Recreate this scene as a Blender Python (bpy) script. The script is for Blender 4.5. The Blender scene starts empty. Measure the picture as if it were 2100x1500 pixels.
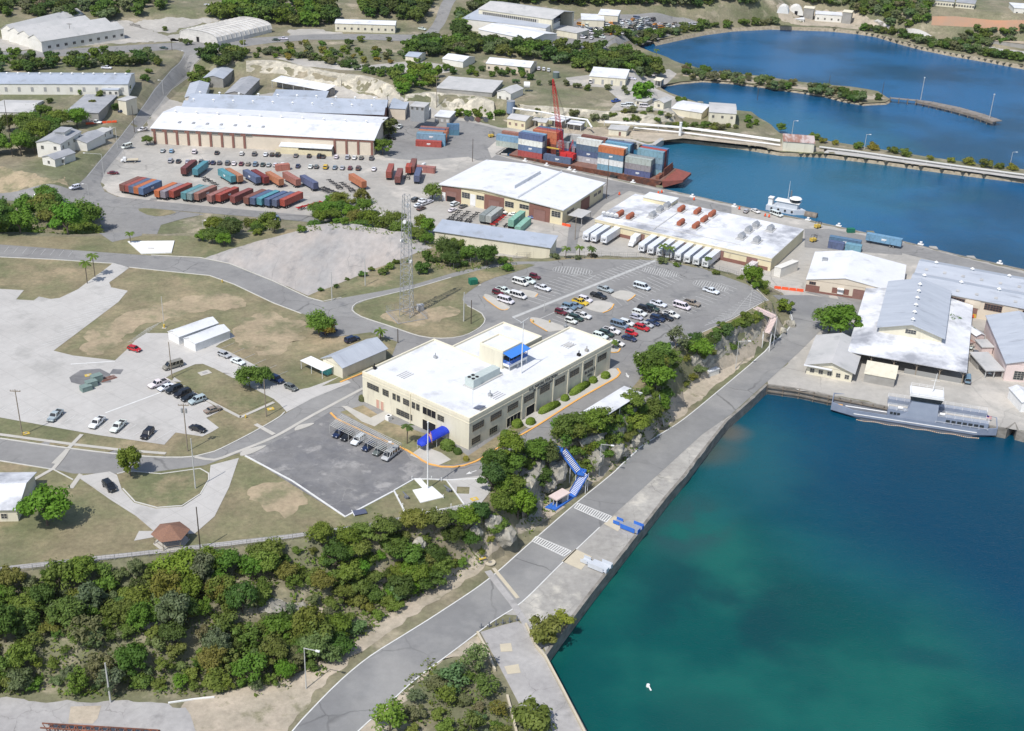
import bpy,bmesh,math,random
import numpy as np
from mathutils import Vector,Matrix,noise as mnoise
R_=math.radians
random.seed(7)
scn=bpy.context.scene
COL=scn.collection
# camera
CH,FPX,PITCH,ROLL=172.3,2524.5,R_(26.61),R_(-2.214)
_F=np.array([0,math.cos(PITCH),-math.sin(PITCH)])
_R0=np.array([1.,0,0]);_D0=np.array([0,-math.sin(PITCH),-math.cos(PITCH)])
_R=math.cos(ROLL)*_R0+math.sin(ROLL)*_D0
_D=-math.sin(ROLL)*_R0+math.cos(ROLL)*_D0
cam=bpy.data.cameras.new('camera');camo=bpy.data.objects.new('camera',cam);COL.objects.link(camo)
cam.sensor_width=36.0;cam.lens=FPX/2100*36.0;cam.clip_start=1.0;cam.clip_end=20000
M=Matrix(((_R[0],-_D[0],-_F[0]),(_R[1],-_D[1],-_F[1]),(_R[2],-_D[2],-_F[2]))).to_4x4()
M.translation=Vector((0,0,CH));camo.matrix_world=M
scn.camera=camo
# light
SUN_EL,SUN_AZ=55.0,237.0
w=bpy.data.worlds.new('World');scn.world=w;w.use_nodes=True
nt=w.node_tree;nt.nodes.clear()
o_=nt.nodes.new('ShaderNodeOutputWorld');b_=nt.nodes.new('ShaderNodeBackground');s_=nt.nodes.new('ShaderNodeTexSky')
s_.sky_type='NISHITA';s_.sun_disc=False;s_.sun_elevation=R_(SUN_EL);s_.sun_rotation=R_(90-SUN_AZ)
s_.altitude=100;s_.air_density=1.0;s_.dust_density=1.5
nt.links.new(s_.outputs[0],b_.inputs[0]);b_.inputs[1].default_value=0.125
nt.links.new(b_.outputs[0],o_.inputs[0])
sl=bpy.data.lights.new('sun','SUN');sl.energy=3.75;sl.angle=R_(0.55);sl.color=(1.0,0.965,0.91)
so=bpy.data.objects.new('sun',sl);COL.objects.link(so)
sd=Vector((math.cos(R_(SUN_EL))*math.cos(R_(SUN_AZ)),math.cos(R_(SUN_EL))*math.sin(R_(SUN_AZ)),math.sin(R_(SUN_EL))))
so.rotation_euler=(-sd).to_track_quat('-Z','Y').to_euler();so.location=(0,0,300)
scn.view_settings.view_transform='Standard';scn.view_settings.look='None'
scn.view_settings.exposure=0.16;scn.view_settings.gamma=1.0
scn.render.engine='CYCLES';scn.cycles.max_bounces=6;scn.cycles.use_denoising=True
# picture point -> world
def G(u,v,z=14.0):
    d=_F*FPX+_R*(u-1050)+_D*(v-750)
    t=(z-CH)/d[2]
    return(d[0]*t,d[1]*t)
def sdist(X,Y,poly):
    """signed distance (positive inside) of grid points to a polygon"""
    P=np.array(poly);n=len(P);dmin=np.full(X.shape,1e18);ins=np.zeros(X.shape,bool)
    for i in range(n):
        ax,ay=P[i];bx,by=P[(i+1)%n];ex,ey=bx-ax,by-ay;L=ex*ex+ey*ey+1e-12
        t=np.clip(((X-ax)*ex+(Y-ay)*ey)/L,0,1)
        d=(X-ax-t*ex)**2+(Y-ay-t*ey)**2;dmin=np.minimum(dmin,d)
        c=((ay>Y)!=(by>Y));ey_=ey if abs(ey)>1e-12 else 1e-12
        ins^=c&(X<ex*(Y-ay)/ey_+ax)
    return np.where(ins,1,-1)*np.sqrt(dmin)
GX0,GY0,GS,GNX,GNY=-540.0,100.0,3.0,387,374
gx=GX0+GS*np.arange(GNX+1);gy=GY0+GS*np.arange(GNY+1)
GXX,GYY=np.meshgrid(gx,gy,indexing='ij')
HREG=[(8.0,16,[(-900,330),(-60,330),(60,352),(105,368),(140,350),(175,320),(228,262),(255,225),(300,172),(345,130),(300,100),(-900,100)]),(12.0,14,[(-900,235),(0,215),(150,218),(230,205),(290,170),(345,120),(380,104),(425,118),(470,122),(560,124),(650,140),(700,150),(760,158),(812,176),(835,196),(900,190),(960,185),(1000,170),(1250,150),(1285,130,10),(1250,100,6),(1300,74,1),(1400,44,1),(1500,22,1),(1640,-2,1),(1760,6,1),(1850,36,1),(1960,68,1),(2100,96,1),(2400,150,1),(2400,-300,12),(-2400,-300)]),(10.0,10,[(880,188),(1000,200),(1060,210),(1150,218),(1250,226),(1340,231),(1372,224),(1350,204),(1325,182),(1300,152),(1255,112),(900,140)]),(19.0,40,[(-900,26),(120,20),(300,12),(420,16),(640,8),(860,8),(1100,-8),(1560,-6),(1600,-300),(-2400,-300)]),(21.0,34,[(1650,-34),(1800,-16),(1910,14),(2100,28),(2500,60),(2500,-300),(1450,-300)]),(9.0,8,[(-500,1330),(0,1312),(330,1300),(520,1235),(700,1165),(860,1120),(975,1085),(1035,1035),(1060,980),(700,900),(-500,1000)]),(14.0,7,[(-500,1215),(0,1180),(200,1155),(410,1132),(600,1110),(760,1088),(870,1064),(985,1042),(1012,1010),(1018,965),(1060,935),(1130,910),(1200,882),(1262,848),(1320,797),(1358,750),(1368,722),(1440,694),(1505,664),(1556,640),(1578,618),(1560,592),(1530,574),(1440,547),(1340,530),(1180,525),(1060,530),(960,518),(900,500),(840,478),(700,455),(560,470),(480,478),(300,478),(150,478),(-500,470)]),]
GH=np.full(GXX.shape,3.0)
for z_,bw_,pl_ in HREG:
    s=sdist(GXX,GYY,[G(p[0],p[1],p[2]if len(p)>2 else z_)for p in pl_])
    t=np.clip((s+bw_)/bw_,0,1);t=t*t*(3-2*t)
    GH=GH*(1-t)+z_*t
SHORE=[(1290,95),(1340,120),(1400,150),(1450,160),(1690,190),(1830,208),(1400,162),(1340,185)]
for pl_,z_,bw_ in(([(1385,125),(1470,140),(1560,158),(1700,185),(1760,198),(1835,206),(1770,218),(1690,206),(1560,188),(1440,172),(1385,180)],1.2,18),([(1585,272),(1700,292),(1900,322),(2120,352),(2400,395),(2400,410),(2100,368),(1900,342),(1700,316),(1600,318)],1.8,10),([(1290,95),(1340,87),(1440,66),(1580,54),(1700,58),(1800,70),(1900,98),(2020,120),(2100,135),(2400,180),(2400,190),(2020,130),(1900,108),(1800,80),(1700,68),(1580,64),(1440,76),(1340,97)],2.0,14)):
    s=sdist(GXX,GYY,[G(a,b,1)for a,b in pl_])
    t=np.clip((s+bw_)/bw_,0,1);t=t*t*(3-2*t)
    GH=GH*(1-t)+z_*t
def hgt(x,y):
    fx=min(max((x-GX0)/GS,0),GNX-1e-6);fy=min(max((y-GY0)/GS,0),GNY-1e-6)
    i,j=int(fx),int(fy);a,b=fx-i,fy-j
    z00,z10,z01,z11=GH[i,j],GH[i+1,j],GH[i,j+1],GH[i+1,j+1]
    return float(z00+(z10-z00)*a+(z11-z10)*b)if a>=b else float(z00+(z11-z01)*a+(z01-z00)*b)
def T(u,v):
    """world point where the line of sight through a picture point meets the terrain"""
    d=_F*FPX+_R*(u-1050)+_D*(v-750)
    z=34.0;prev=z
    while z>-0.5:
        t=(z-CH)/d[2]
        if hgt(d[0]*t,d[1]*t)>=z:break
        prev=z;z-=0.5
    lo,hi=z,prev
    for _ in range(12):
        m=(lo+hi)/2;t=(m-CH)/d[2]
        if hgt(d[0]*t,d[1]*t)>=m:lo=m
        else:hi=m
    t=(lo-CH)/d[2]
    return Vector((d[0]*t,d[1]*t,hgt(d[0]*t,d[1]*t)))
def PXM(p):
    """picture pixels (of 2100) per metre at a world point"""
    return FPX/float(np.dot(np.array([p[0],p[1],p[2]-CH]),_F))
# materials
MATS={}
def mat(name,c1,c2=None,rough=0.85,scale=0.5,metal=0.0,detail=4.0,ctr=(0.35,0.65),objcol=False,space='Object',c3=None,scale3=4.0,ctr3=(0.55,0.75),bump=0.0,bscale=8.0,spec=0.4,stretch=(1,1,1),alpha=None,emit=None,coat=0.0,rnd=0.0,crack=0.0,joint=0.0,jcol=(.25,.24,.22),ccol=(.07,.07,.07),mott=0.0,msc=1.3):
    if name in MATS:return MATS[name]
    m=bpy.data.materials.new(name);m.use_nodes=True;n=m.node_tree;bs=n.nodes['Principled BSDF'];L=n.links.new
    MATS[name]=m
    bs.inputs['Roughness'].default_value=rough;bs.inputs['Metallic'].default_value=metal
    bs.inputs['Specular IOR Level'].default_value=spec
    if coat:bs.inputs['Coat Weight'].default_value=coat;bs.inputs['Coat Roughness'].default_value=0.08
    if space=='World':
        vec=n.nodes.new('ShaderNodeNewGeometry').outputs['Position']
    else:
        vec=n.nodes.new('ShaderNodeTexCoord').outputs['Object']
    mp=n.nodes.new('ShaderNodeMapping');mp.inputs['Scale'].default_value=stretch;L(vec,mp.inputs[0]);vec=mp.outputs[0]
    def ns(sc,dt=detail):
        t=n.nodes.new('ShaderNodeTexNoise');t.inputs['Scale'].default_value=sc;t.inputs['Detail'].default_value=dt
        t.inputs['Roughness'].default_value=0.62;L(vec,t.inputs['Vector']);return t.outputs['Fac']
    def rng(f,a,b):
        r=n.nodes.new('ShaderNodeMapRange');r.inputs['From Min'].default_value=a;r.inputs['From Max'].default_value=b;L(f,r.inputs['Value']);return r.outputs[0]
    def mix(f,a,b,mode='MIX'):
        x=n.nodes.new('ShaderNodeMix');x.data_type='RGBA';x.blend_type=mode
        if isinstance(f,(int,float)):x.inputs[0].default_value=f
        else:L(f,x.inputs[0])
        for k,q in((6,a),(7,b)):
            if isinstance(q,tuple):x.inputs[k].default_value=(*q[:3],1)
            else:L(q,x.inputs[k])
        return x.outputs[2]
    if objcol:
        oi=n.nodes.new('ShaderNodeObjectInfo');base=oi.outputs['Color']
        if c2 is not None:base=mix(rng(ns(scale),*ctr),base,mix(1.0,base,c2,'MULTIPLY'))
    else:
        base=tuple(c1)
        if c2 is not None:base=mix(rng(ns(scale),*ctr),base,tuple(c2))
    if c3 is not None:base=mix(rng(ns(scale3,6),*ctr3),base,tuple(c3))
    if mott:
        mm=n.nodes.new('ShaderNodeMapRange');mm.inputs['From Min'].default_value=.3;mm.inputs['From Max'].default_value=.7;mm.inputs['To Min'].default_value=1-mott;mm.inputs['To Max'].default_value=1+mott;L(ns(msc,6),mm.inputs['Value']);base=mix(1.0,base,mm.outputs[0],'MULTIPLY')
        mm=n.nodes.new('ShaderNodeMapRange');mm.inputs['From Min'].default_value=.35;mm.inputs['From Max'].default_value=.65;mm.inputs['To Min'].default_value=1-mott*.7;mm.inputs['To Max'].default_value=1+mott*.7;L(ns(msc*.13,6),mm.inputs['Value']);base=mix(1.0,base,mm.outputs[0],'MULTIPLY')
    if crack:
        vo=n.nodes.new('ShaderNodeTexVoronoi');vo.feature='DISTANCE_TO_EDGE';vo.inputs['Scale'].default_value=crack
        dn=n.nodes.new('ShaderNodeTexNoise');dn.inputs['Scale'].default_value=crack*3;dn.inputs['Detail'].default_value=5;L(vec,dn.inputs['Vector'])
        vm=n.nodes.new('ShaderNodeVectorMath');vm.operation='MULTIPLY_ADD';L(dn.outputs['Color'],vm.inputs[0]);vm.inputs[1].default_value=(4,4,0);L(vec,vm.inputs[2]);L(vm.outputs[0],vo.inputs['Vector'])
        f_=n.nodes.new('ShaderNodeMath');f_.operation='MULTIPLY';L(rng(vo.outputs['Distance'],.012,.002),f_.inputs[0]);L(rng(ns(crack*.6),.42,.75),f_.inputs[1]);base=mix(f_.outputs[0],base,ccol)
    if joint:
        bk=n.nodes.new('ShaderNodeTexBrick');bk.offset=0;bk.inputs['Scale'].default_value=1;bk.inputs['Brick Width'].default_value=joint;bk.inputs['Row Height'].default_value=joint;bk.inputs['Mortar Size'].default_value=.09;bk.inputs['Mortar Smooth'].default_value=.5
        m3=n.nodes.new('ShaderNodeMapping');m3.inputs['Rotation'].default_value=(0,0,.665 if space=='World' else 0);L(vec,m3.inputs[0]);L(m3.outputs[0],bk.inputs['Vector'])
        f_=n.nodes.new('ShaderNodeMath');f_.operation='MULTIPLY';L(bk.outputs['Fac'],f_.inputs[0]);f_.inputs[1].default_value=.32;base=mix(f_.outputs[0],base,jcol)
    if rnd:
        oi=n.nodes.new('ShaderNodeObjectInfo');hs=n.nodes.new('ShaderNodeHueSaturation')
        v_=n.nodes.new('ShaderNodeMapRange');v_.inputs['To Min'].default_value=1-rnd;v_.inputs['To Max'].default_value=1+rnd
        L(oi.outputs['Random'],v_.inputs['Value']);L(v_.outputs[0],hs.inputs['Value'])
        if isinstance(base,tuple):hs.inputs['Color'].default_value=(*base,1)
        else:L(base,hs.inputs['Color'])
        base=hs.outputs[0]
    if isinstance(base,tuple):bs.inputs['Base Color'].default_value=(*base[:3],1)
    else:L(base,bs.inputs['Base Color'])
    if bump:
        bp=n.nodes.new('ShaderNodeBump');bp.inputs['Strength'].default_value=bump;bp.inputs['Distance'].default_value=0.3
        L(ns(bscale,5),bp.inputs['Height']);L(bp.outputs[0],bs.inputs['Normal'])
    return m
# mesh builder
class MB:
    def __init__(s):s.v=[];s.f=[];s.m=[];s.sm=[]
    def add(s,vs,fs,mi=0,sm=False):
        o=len(s.v);s.v+=[tuple(q)for q in vs]
        for f in fs:s.f.append([o+i for i in f]);s.m.append(mi);s.sm.append(sm)
        return s
    def box(s,x0,x1,y0,y1,z0,z1,mi=0,M=None):
        vs=[Vector(q)for q in((x0,y0,z0),(x1,y0,z0),(x1,y1,z0),(x0,y1,z0),(x0,y0,z1),(x1,y0,z1),(x1,y1,z1),(x0,y1,z1))]
        if M is not None:vs=[M@q for q in vs]
        return s.add(vs,[(0,3,2,1),(4,5,6,7),(0,1,5,4),(1,2,6,5),(2,3,7,6),(3,0,4,7)],mi)
    def cbox(s,c,d,mi=0,M=None):
        return s.box(c[0]-d[0]/2,c[0]+d[0]/2,c[1]-d[1]/2,c[1]+d[1]/2,c[2]-d[2]/2,c[2]+d[2]/2,mi,M)
    def tube(s,p,q,r,n=6,mi=0,r2=None,cap=True):
        p,q=Vector(p),Vector(q);d=q-p
        if d.length<1e-6:return s
        d.normalize();a=d.orthogonal().normalized();b=d.cross(a);r2=r if r2 is None else r2
        vs=[p+(a*math.cos(6.2832*i/n)+b*math.sin(6.2832*i/n))*r for i in range(n)]+[q+(a*math.cos(6.2832*i/n)+b*math.sin(6.2832*i/n))*r2 for i in range(n)]
        fs=[(i,(i+1)%n,n+(i+1)%n,n+i)for i in range(n)]
        s.add(vs,fs,mi,n>5)
        if cap:s.add(vs,[tuple(range(n))[::-1],tuple(range(n,2*n))],mi)
        return s
    def bar(s,p,q,wd,ht,mi=0):
        """rectangular bar from p to q, wd across, ht high"""
        p,q=Vector(p),Vector(q);d=(q-p)
        if d.length<1e-6:return s
        d.normalize();up=Vector((0,0,1))if abs(d.z)<0.99 else Vector((0,1,0))
        a=d.cross(up).normalized()*wd/2;b=a.cross(d).normalized()*ht/2
        vs=[p-a-b,p+a-b,p+a+b,p-a+b,q-a-b,q+a-b,q+a+b,q-a+b]
        return s.add(vs,[(0,3,2,1),(4,5,6,7),(0,1,5,4),(1,2,6,5),(2,3,7,6),(3,0,4,7)],mi)
    def prism(s,poly,z0,z1,mi=0,mtop=None):
        n=len(poly);a=sum(poly[i][0]*poly[(i+1)%n][1]-poly[(i+1)%n][0]*poly[i][1]for i in range(n))
        if a<0:poly=poly[::-1]
        vs=[(x,y,z0)for x,y in poly]+[(x,y,z1)for x,y in poly]
        s.add(vs,[(i,(i+1)%n,n+(i+1)%n,n+i)for i in range(n)]+[tuple(range(n))[::-1]],mi)
        s.add(vs[n:],[tuple(range(n))],mi if mtop is None else mtop)
        return s
    def xprism(s,prof,x0,x1,mi=0,axis='x'):
        """profile in (y, z) swept along x (or (x, z) along y)"""
        n=len(prof)
        mk=(lambda t,p:(t,p[0],p[1]))if axis=='x' else(lambda t,p:(p[0],t,p[1]))
        vs=[mk(x0,p)for p in prof]+[mk(x1,p)for p in prof]
        return s.add(vs,[(i,n+i,n+(i+1)%n,(i+1)%n)for i in range(n)]+[tuple(range(n)),tuple(range(n,2*n))[::-1]],mi)
    def mesh(s,name,mats):
        me=bpy.data.meshes.new(name);me.from_pydata(s.v,[],s.f)
        for m in(mats if isinstance(mats,(list,tuple))else[mats]):me.materials.append(m)
        if s.f:
            me.polygons.foreach_set('material_index',s.m);me.polygons.foreach_set('use_smooth',s.sm)
        bm=bmesh.new();bm.from_mesh(me);bmesh.ops.recalc_face_normals(bm,faces=bm.faces);bm.to_mesh(me);bm.free()
        return me
    def build(s,name,mats,parent=None,loc=None,rz=0,col=None):
        return obj(name,s.mesh(name,mats),parent,loc,rz,col)
def obj(name,me,parent=None,loc=None,rz=0,col=None):
    o=bpy.data.objects.new(name,me);COL.objects.link(o)
    if parent is not None:o.parent=parent
    if loc is not None:o.location=loc
    if rz:o.rotation_euler[2]=rz
    if col is not None:o.color=(*col[:3],1)
    return o
def tag(o,label=None,cat=None,group=None,kind=None):
    if label:o['label']=label
    if cat:o['category']=cat
    if group:o['group']=group
    if kind:o['kind']=kind
    return o
def thing(name,label,cat,loc=(0,0,0),rz=0,group=None):
    o=bpy.data.objects.new(name,None);COL.objects.link(o);o.location=loc;o.rotation_euler[2]=rz
    o.empty_display_size=0.5
    return tag(o,label,cat,group)
def dup(root,loc,rz,label=None,group=None,col=None,scale=None,colparts=None):
    r=root.copy();COL.objects.link(r);r.location=loc;r.rotation_euler=(0,0,rz)
    if scale:r.scale=scale if isinstance(scale,tuple)else(scale,)*3
    if label:r['label']=label
    if group:r['group']=group
    if col is not None:r.color=(*col[:3],1)
    def rec(a,b):
        for ch in list(a.children):
            c=ch.copy();COL.objects.link(c);c.parent=b
            if col is not None:c.color=(*col[:3],1)
            rec(ch,c)
    rec(root,r)
    return r
# ground sheets
def clip_half(poly,a,b,c):
    out=[];n=len(poly)
    for i in range(n):
        p,q=poly[i],poly[(i+1)%n];dp=a*p[0]+b*p[1]-c;dq=a*q[0]+b*q[1]-c
        if dp>=0:out.append(p)
        if(dp>0 and dq<0)or(dp<0 and dq>0):
            t=dp/(dp-dq);out.append((p[0]+(q[0]-p[0])*t,p[1]+(q[1]-p[1])*t))
    return out
def drape_mesh(poly,dz):
    P=[(float(a),float(b))for a,b in poly]
    xs=[p[0]for p in P];ys=[p[1]for p in P]
    i0=max(0,int((min(xs)-GX0)//GS));i1=min(GNX-1,int((max(xs)-GX0)//GS))
    j0=max(0,int((min(ys)-GY0)//GS));j1=min(GNY-1,int((max(ys)-GY0)//GS))
    X,Y=GXX[i0:i1+2,j0:j1+2],GYY[i0:i1+2,j0:j1+2]
    ins=sdist(X,Y,P)>0
    cut=np.zeros((i1-i0+1,j1-j0+1),bool)
    n=len(P)
    for k in range(n):
        ax,ay=P[k];bx,by=P[(k+1)%n];m=max(2,int(math.hypot(bx-ax,by-ay)/0.25)+1)
        t=np.linspace(0,1,m);ii=np.floor((ax+(bx-ax)*t-GX0)/GS).astype(int)-i0;jj=np.floor((ay+(by-ay)*t-GY0)/GS).astype(int)-j0
        ok=(ii>=0)&(ii<cut.shape[0])&(jj>=0)&(jj<cut.shape[1]);cut[ii[ok],jj[ok]]=True
    V={};vl=[];fl=[]
    def vid(x,y):
        k=(round(x,3),round(y,3))
        if k not in V:V[k]=len(vl);vl.append((x,y,hgt(x,y)+dz))
        return V[k]
    for i in range(cut.shape[0]):
        x0=GX0+(i0+i)*GS;x1=x0+GS
        for j in range(cut.shape[1]):
            y0=GY0+(j0+j)*GS;y1=y0+GS
            if not cut[i,j]:
                if ins[i,j]:
                    a,b,c,d=vid(x0,y0),vid(x1,y0),vid(x1,y1),vid(x0,y1)
                    fl.append((a,b,c));fl.append((a,c,d))
                continue
            q=clip_half(clip_half(clip_half(clip_half(P,1,0,x0),-1,0,-x1),0,1,y0),0,-1,-y1)
            if len(q)<3:continue
            for sg in(1,-1):
                tri=clip_half(q,sg,-sg,sg*(x0-y0))
                cl=[]
                for p in tri:
                    if not cl or abs(p[0]-cl[-1][0])+abs(p[1]-cl[-1][1])>1e-4:cl.append(p)
                if len(cl)>2 and abs(cl[0][0]-cl[-1][0])+abs(cl[0][1]-cl[-1][1])<1e-4:cl.pop()
                if len(cl)<3:continue
                ar=sum(cl[k][0]*cl[(k+1)%len(cl)][1]-cl[(k+1)%len(cl)][0]*cl[k][1]for k in range(len(cl)))
                if abs(ar)<1e-3:continue
                if ar<0:cl=cl[::-1]
                ids=[]
                for p in cl:
                    v_=vid(*p)
                    if v_ not in ids:ids.append(v_)
                if len(ids)>=3:fl.append(tuple(ids))
    return vl,fl
LAYER=[0]
def sheet(name,px,m,dz,label=None,cat=None,kind='structure',world=False,smooth=0,rag=0.0):
    pts=list(px)if world else[tuple(T(*p)[:2])for p in px]
    if smooth:
        for _ in range(smooth):
            n=len(pts);q=[]
            for i in range(n):
                a,b=pts[i],pts[(i+1)%n]
                q+=[(a[0]*.75+b[0]*.25,a[1]*.75+b[1]*.25),(a[0]*.25+b[0]*.75,a[1]*.25+b[1]*.75)]
            pts=q
    if rag:
        q=[];n=len(pts);sg=sum(pts[i][0]*pts[(i+1)%n][1]-pts[(i+1)%n][0]*pts[i][1]for i in range(n))
        for i in range(n):
            a,b=Vector(pts[i]),Vector(pts[(i+1)%n]);d=b-a;k=max(1,int(d.length/1.1));nn=Vector((-d.y,d.x)).normalized()
            for j in range(k):
                p=a+d*(j/k);e=mnoise.fractal(Vector((p.x*.22,p.y*.22,rag)),1,2,4)+.6*mnoise.noise(Vector((p.x*.06,p.y*.06,rag+9)));q.append(tuple(p+nn*e*rag))
        pts=q
    vl,fl=drape_mesh(pts,dz)
    me=bpy.data.meshes.new(name);me.from_pydata(vl,[],fl);me.materials.append(m)
    o=obj(name,me);tag(o,label,cat,None,kind)
    return o
def spline(pts,step=3.0,closed=False):
    """Catmull-Rom through 2-D points, resampled"""
    P=[Vector((p[0],p[1]))for p in pts];out=[];n=len(P)
    rng_=range(n if closed else n-1)
    for i in rng_:
        p0=P[(i-1)%n]if closed or i>0 else P[i]*2-P[i+1]
        p1,p2=P[i],P[(i+1)%n];p3=P[(i+2)%n]if closed or i+2<n else p2*2-p1
        k=max(1,int((p2-p1).length/step))
        for j in range(k):
            t=j/k;out.append(0.5*((2*p1)+(p2-p0)*t+(2*p0-5*p1+4*p2-p3)*t*t+(3*p1-p0-3*p2+p3)*t**3))
    if not closed:out.append(P[-1])
    return out
def ribbon_pts(line,wd,closed=False):
    L=[];Rr=[];n=len(line)
    for i,p in enumerate(line):
        a=line[(i-1)%n]if closed or i>0 else line[i];b=line[(i+1)%n]if closed or i<n-1 else line[i]
        d=(b-a);d=d.normalized()if d.length>1e-9 else Vector((1,0));nn=Vector((-d.y,d.x))*wd/2
        L.append(p+nn);Rr.append(p-nn)
    return L,Rr
def stripe(mb,line,wd,dz,ht=0.0,closed=False,mi=0):
    """marking or kerb following the ground (line: world 2-D points)"""
    L,Rr=ribbon_pts(line,wd,closed);n=len(line)
    base=len(mb.v);vs=[]
    for a,b in zip(L,Rr):
        vs+=[(a.x,a.y,hgt(a.x,a.y)+dz+ht),(b.x,b.y,hgt(b.x,b.y)+dz+ht)]
    if ht:
        for a,b in zip(L,Rr):vs+=[(a.x,a.y,hgt(a.x,a.y)-0.05),(b.x,b.y,hgt(b.x,b.y)-0.05)]
    fs=[];m=n if closed else n-1
    for i in range(m):
        j=(i+1)%n;fs.append((2*i,2*i+1,2*j+1,2*j))
        if ht:
            o=2*n;fs.append((2*i,2*j,o+2*j,o+2*i));fs.append((2*i+1,o+2*i+1,o+2*j+1,2*j+1))
    if ht and not closed:
        o=2*n;fs.append((0,o,o+1,1));fs.append((2*n-2,2*n-1,o+2*n-1,o+2*n-2))
    mb.add(vs,fs,mi)
def W2(pts):return[T(*p).xy for p in pts]
# GROUND
m_earth=mat('dry_earth',(.235,.205,.14),(.135,.145,.075),scale=.035,ctr=(.38,.62),space='World',c3=(.36,.31,.23),scale3=.06,ctr3=(.56,.68),bump=.3,bscale=.6,detail=12,mott=0.22,msc=0.8)
m_lawn=mat('dry_lawn',(.235,.20,.12),(.150,.158,.078),scale=.05,ctr=(.40,.62),space='World',c3=(.33,.26,.165),scale3=.045,ctr3=(.53,.68),bump=.35,bscale=1.6,detail=14,mott=0.2,msc=0.9)
m_green=mat('green_grass',(0.104,0.128,0.048),(0.152,0.148,0.072),scale=.12,space='World',bump=.3,bscale=1.5,detail=8)
m_bare=mat('bare_soil',(.38,.30,.20),(.27,.23,.145),scale=.16,space='World',detail=12,c3=(.19,.18,.10),scale3=.16,ctr3=(.50,.66),mott=0.16,msc=0.9)
m_asph=mat('old_asphalt',(.225,.22,.215),(.275,.27,.26),scale=.05,space='World',detail=12,c3=(.185,.185,.185),scale3=.16,ctr3=(.56,.70),spec=.2,crack=.07,mott=0.07,msc=0.6)
m_road=mat('road_asphalt',(.205,.205,.205),(.25,.25,.245),scale=.07,space='World',detail=12,c3=(.29,.285,.275),scale3=.035,ctr3=(.50,.66),spec=.2,crack=.045,mott=0.06,msc=0.5)
m_lot=mat('lot_asphalt',(.155,.155,.163),(.225,.22,.215),scale=.11,space='World',detail=13,c3=(.31,.30,.29),scale3=.17,ctr3=(.54,.64),spec=.2,crack=.10,ccol=(.30,.29,.28),mott=0.12,msc=0.6)
m_conc=mat('pale_concrete',(0.443,0.426,0.402),(0.492,0.476,0.451),scale=.06,space='World',detail=8,c3=(0.377,0.365,0.344),scale3=.09,ctr3=(.55,.68),joint=6.0,mott=0.05,msc=0.5)
m_yard=mat('yard_concrete',(0.420,0.399,0.361),(0.353,0.336,0.307),scale=.035,space='World',detail=9,c3=(0.504,0.470,0.420),scale3=.05,ctr3=(.54,.64),crack=.05,ccol=(.22,.21,.19),mott=0.09,msc=0.5)
m_quay=mat('quay_concrete',(0.306,0.293,0.272),(0.391,0.374,0.340),scale=.10,space='World',detail=9,c3=(0.527,0.497,0.433),scale3=.07,ctr3=(.55,.63),bump=.2,bscale=.8,crack=.09,ccol=(.12,.12,.11),mott=0.14,msc=0.6)
m_slab=mat('pier_concrete',(0.340,0.327,0.319),(0.399,0.387,0.374),scale=.12,space='World',detail=9,c3=(0.281,0.272,0.264),scale3=.2,ctr3=(.56,.68),crack=.12,ccol=(.16,.15,.14),mott=0.1,msc=0.7)
m_pink=mat('worn_concrete_lot',(0.360,0.347,0.333),(0.450,0.401,0.360),scale=.07,space='World',detail=9,stretch=(1,.35,1),c3=(0.279,0.270,0.261),scale3=.16,ctr3=(.56,.68),crack=.09,ccol=(.14,.14,.13),mott=0.12,msc=0.5)
m_sand=mat('pale_dirt',(0.451,0.385,0.303),(0.344,0.303,0.234),scale=.12,space='World',detail=9,c3=(0.221,0.205,0.131),scale3=.18,ctr3=(.58,.68),bump=.3,bscale=1.0,mott=0.16,msc=0.8)
m_rockg=mat('grey_limestone',(.36,.34,.29),(.20,.19,.16),scale=.3,space='World',detail=12,c3=(.48,.45,.37),scale3=.35,ctr3=(.52,.66),bump=.9,bscale=.9)
m_white=mat('white_marking',(0.702,0.702,0.684),(0.594,0.594,0.576),scale=.6,space='World',spec=.2)
m_faded=mat('faded_marking',(.50,.50,.48),(.40,.40,.39),scale=.5,space='World',spec=.2)
m_side=mat('sidewalk_concrete',(0.504,0.477,0.432),(0.432,0.414,0.369),scale=.3,space='World',detail=8)
m_kerb=mat('kerb_concrete',(.58,.56,.52),(.50,.49,.45),scale=.5,space='World')
m_orange=mat('orange_kerb_paint',(.80,.42,.09),(.68,.36,.12),scale=.8,space='World')
m_tan=mat('tan_concrete_pad',(0.554,0.493,0.370),(0.493,0.440,0.343),scale=.4,space='World')
m_rock=mat('limestone',(.50,.46,.38),(.33,.31,.25),scale=.14,space='World',detail=10,c3=(.60,.55,.44),scale3=.22,ctr3=(.5,.62),bump=.9,bscale=.5)
m_wall=mat('quay_wall_concrete',(.30,.28,.25),(.16,.15,.13),scale=.35,space='World',detail=8,stretch=(1,1,2.2))
m_timber=mat('wharf_timber',(.25,.21,.17),(.14,.12,.10),scale=.6,space='World')
W0=lambda x,y:('w',x,y)
def pts(lst):
    out=[]
    for p in lst:
        if p[0]=='w':out.append((p[1],p[2]))
        elif len(p)==3:out.append(G(p[0],p[1],p[2]))
        else:out.append(G(p[0],p[1],3.0))
    return out
QUAY_A=[(1300,1640),(1230,1555),(1202,1500),(1164,1428),(1120,1345),(1152,1300),(1210,1222),(1290,1120),(1368,1020),(1387,998),(1404,978),(1440,930),(1492,864),(1540,822),(1574,790)]
QUAY_B=[(1574,790),(1640,799),(1700,812),(1860,843),(2066,881)]
QUAY_R=[(2066,881),(2082,868),(2086,884),(2110,890),(2500,965)]
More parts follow.
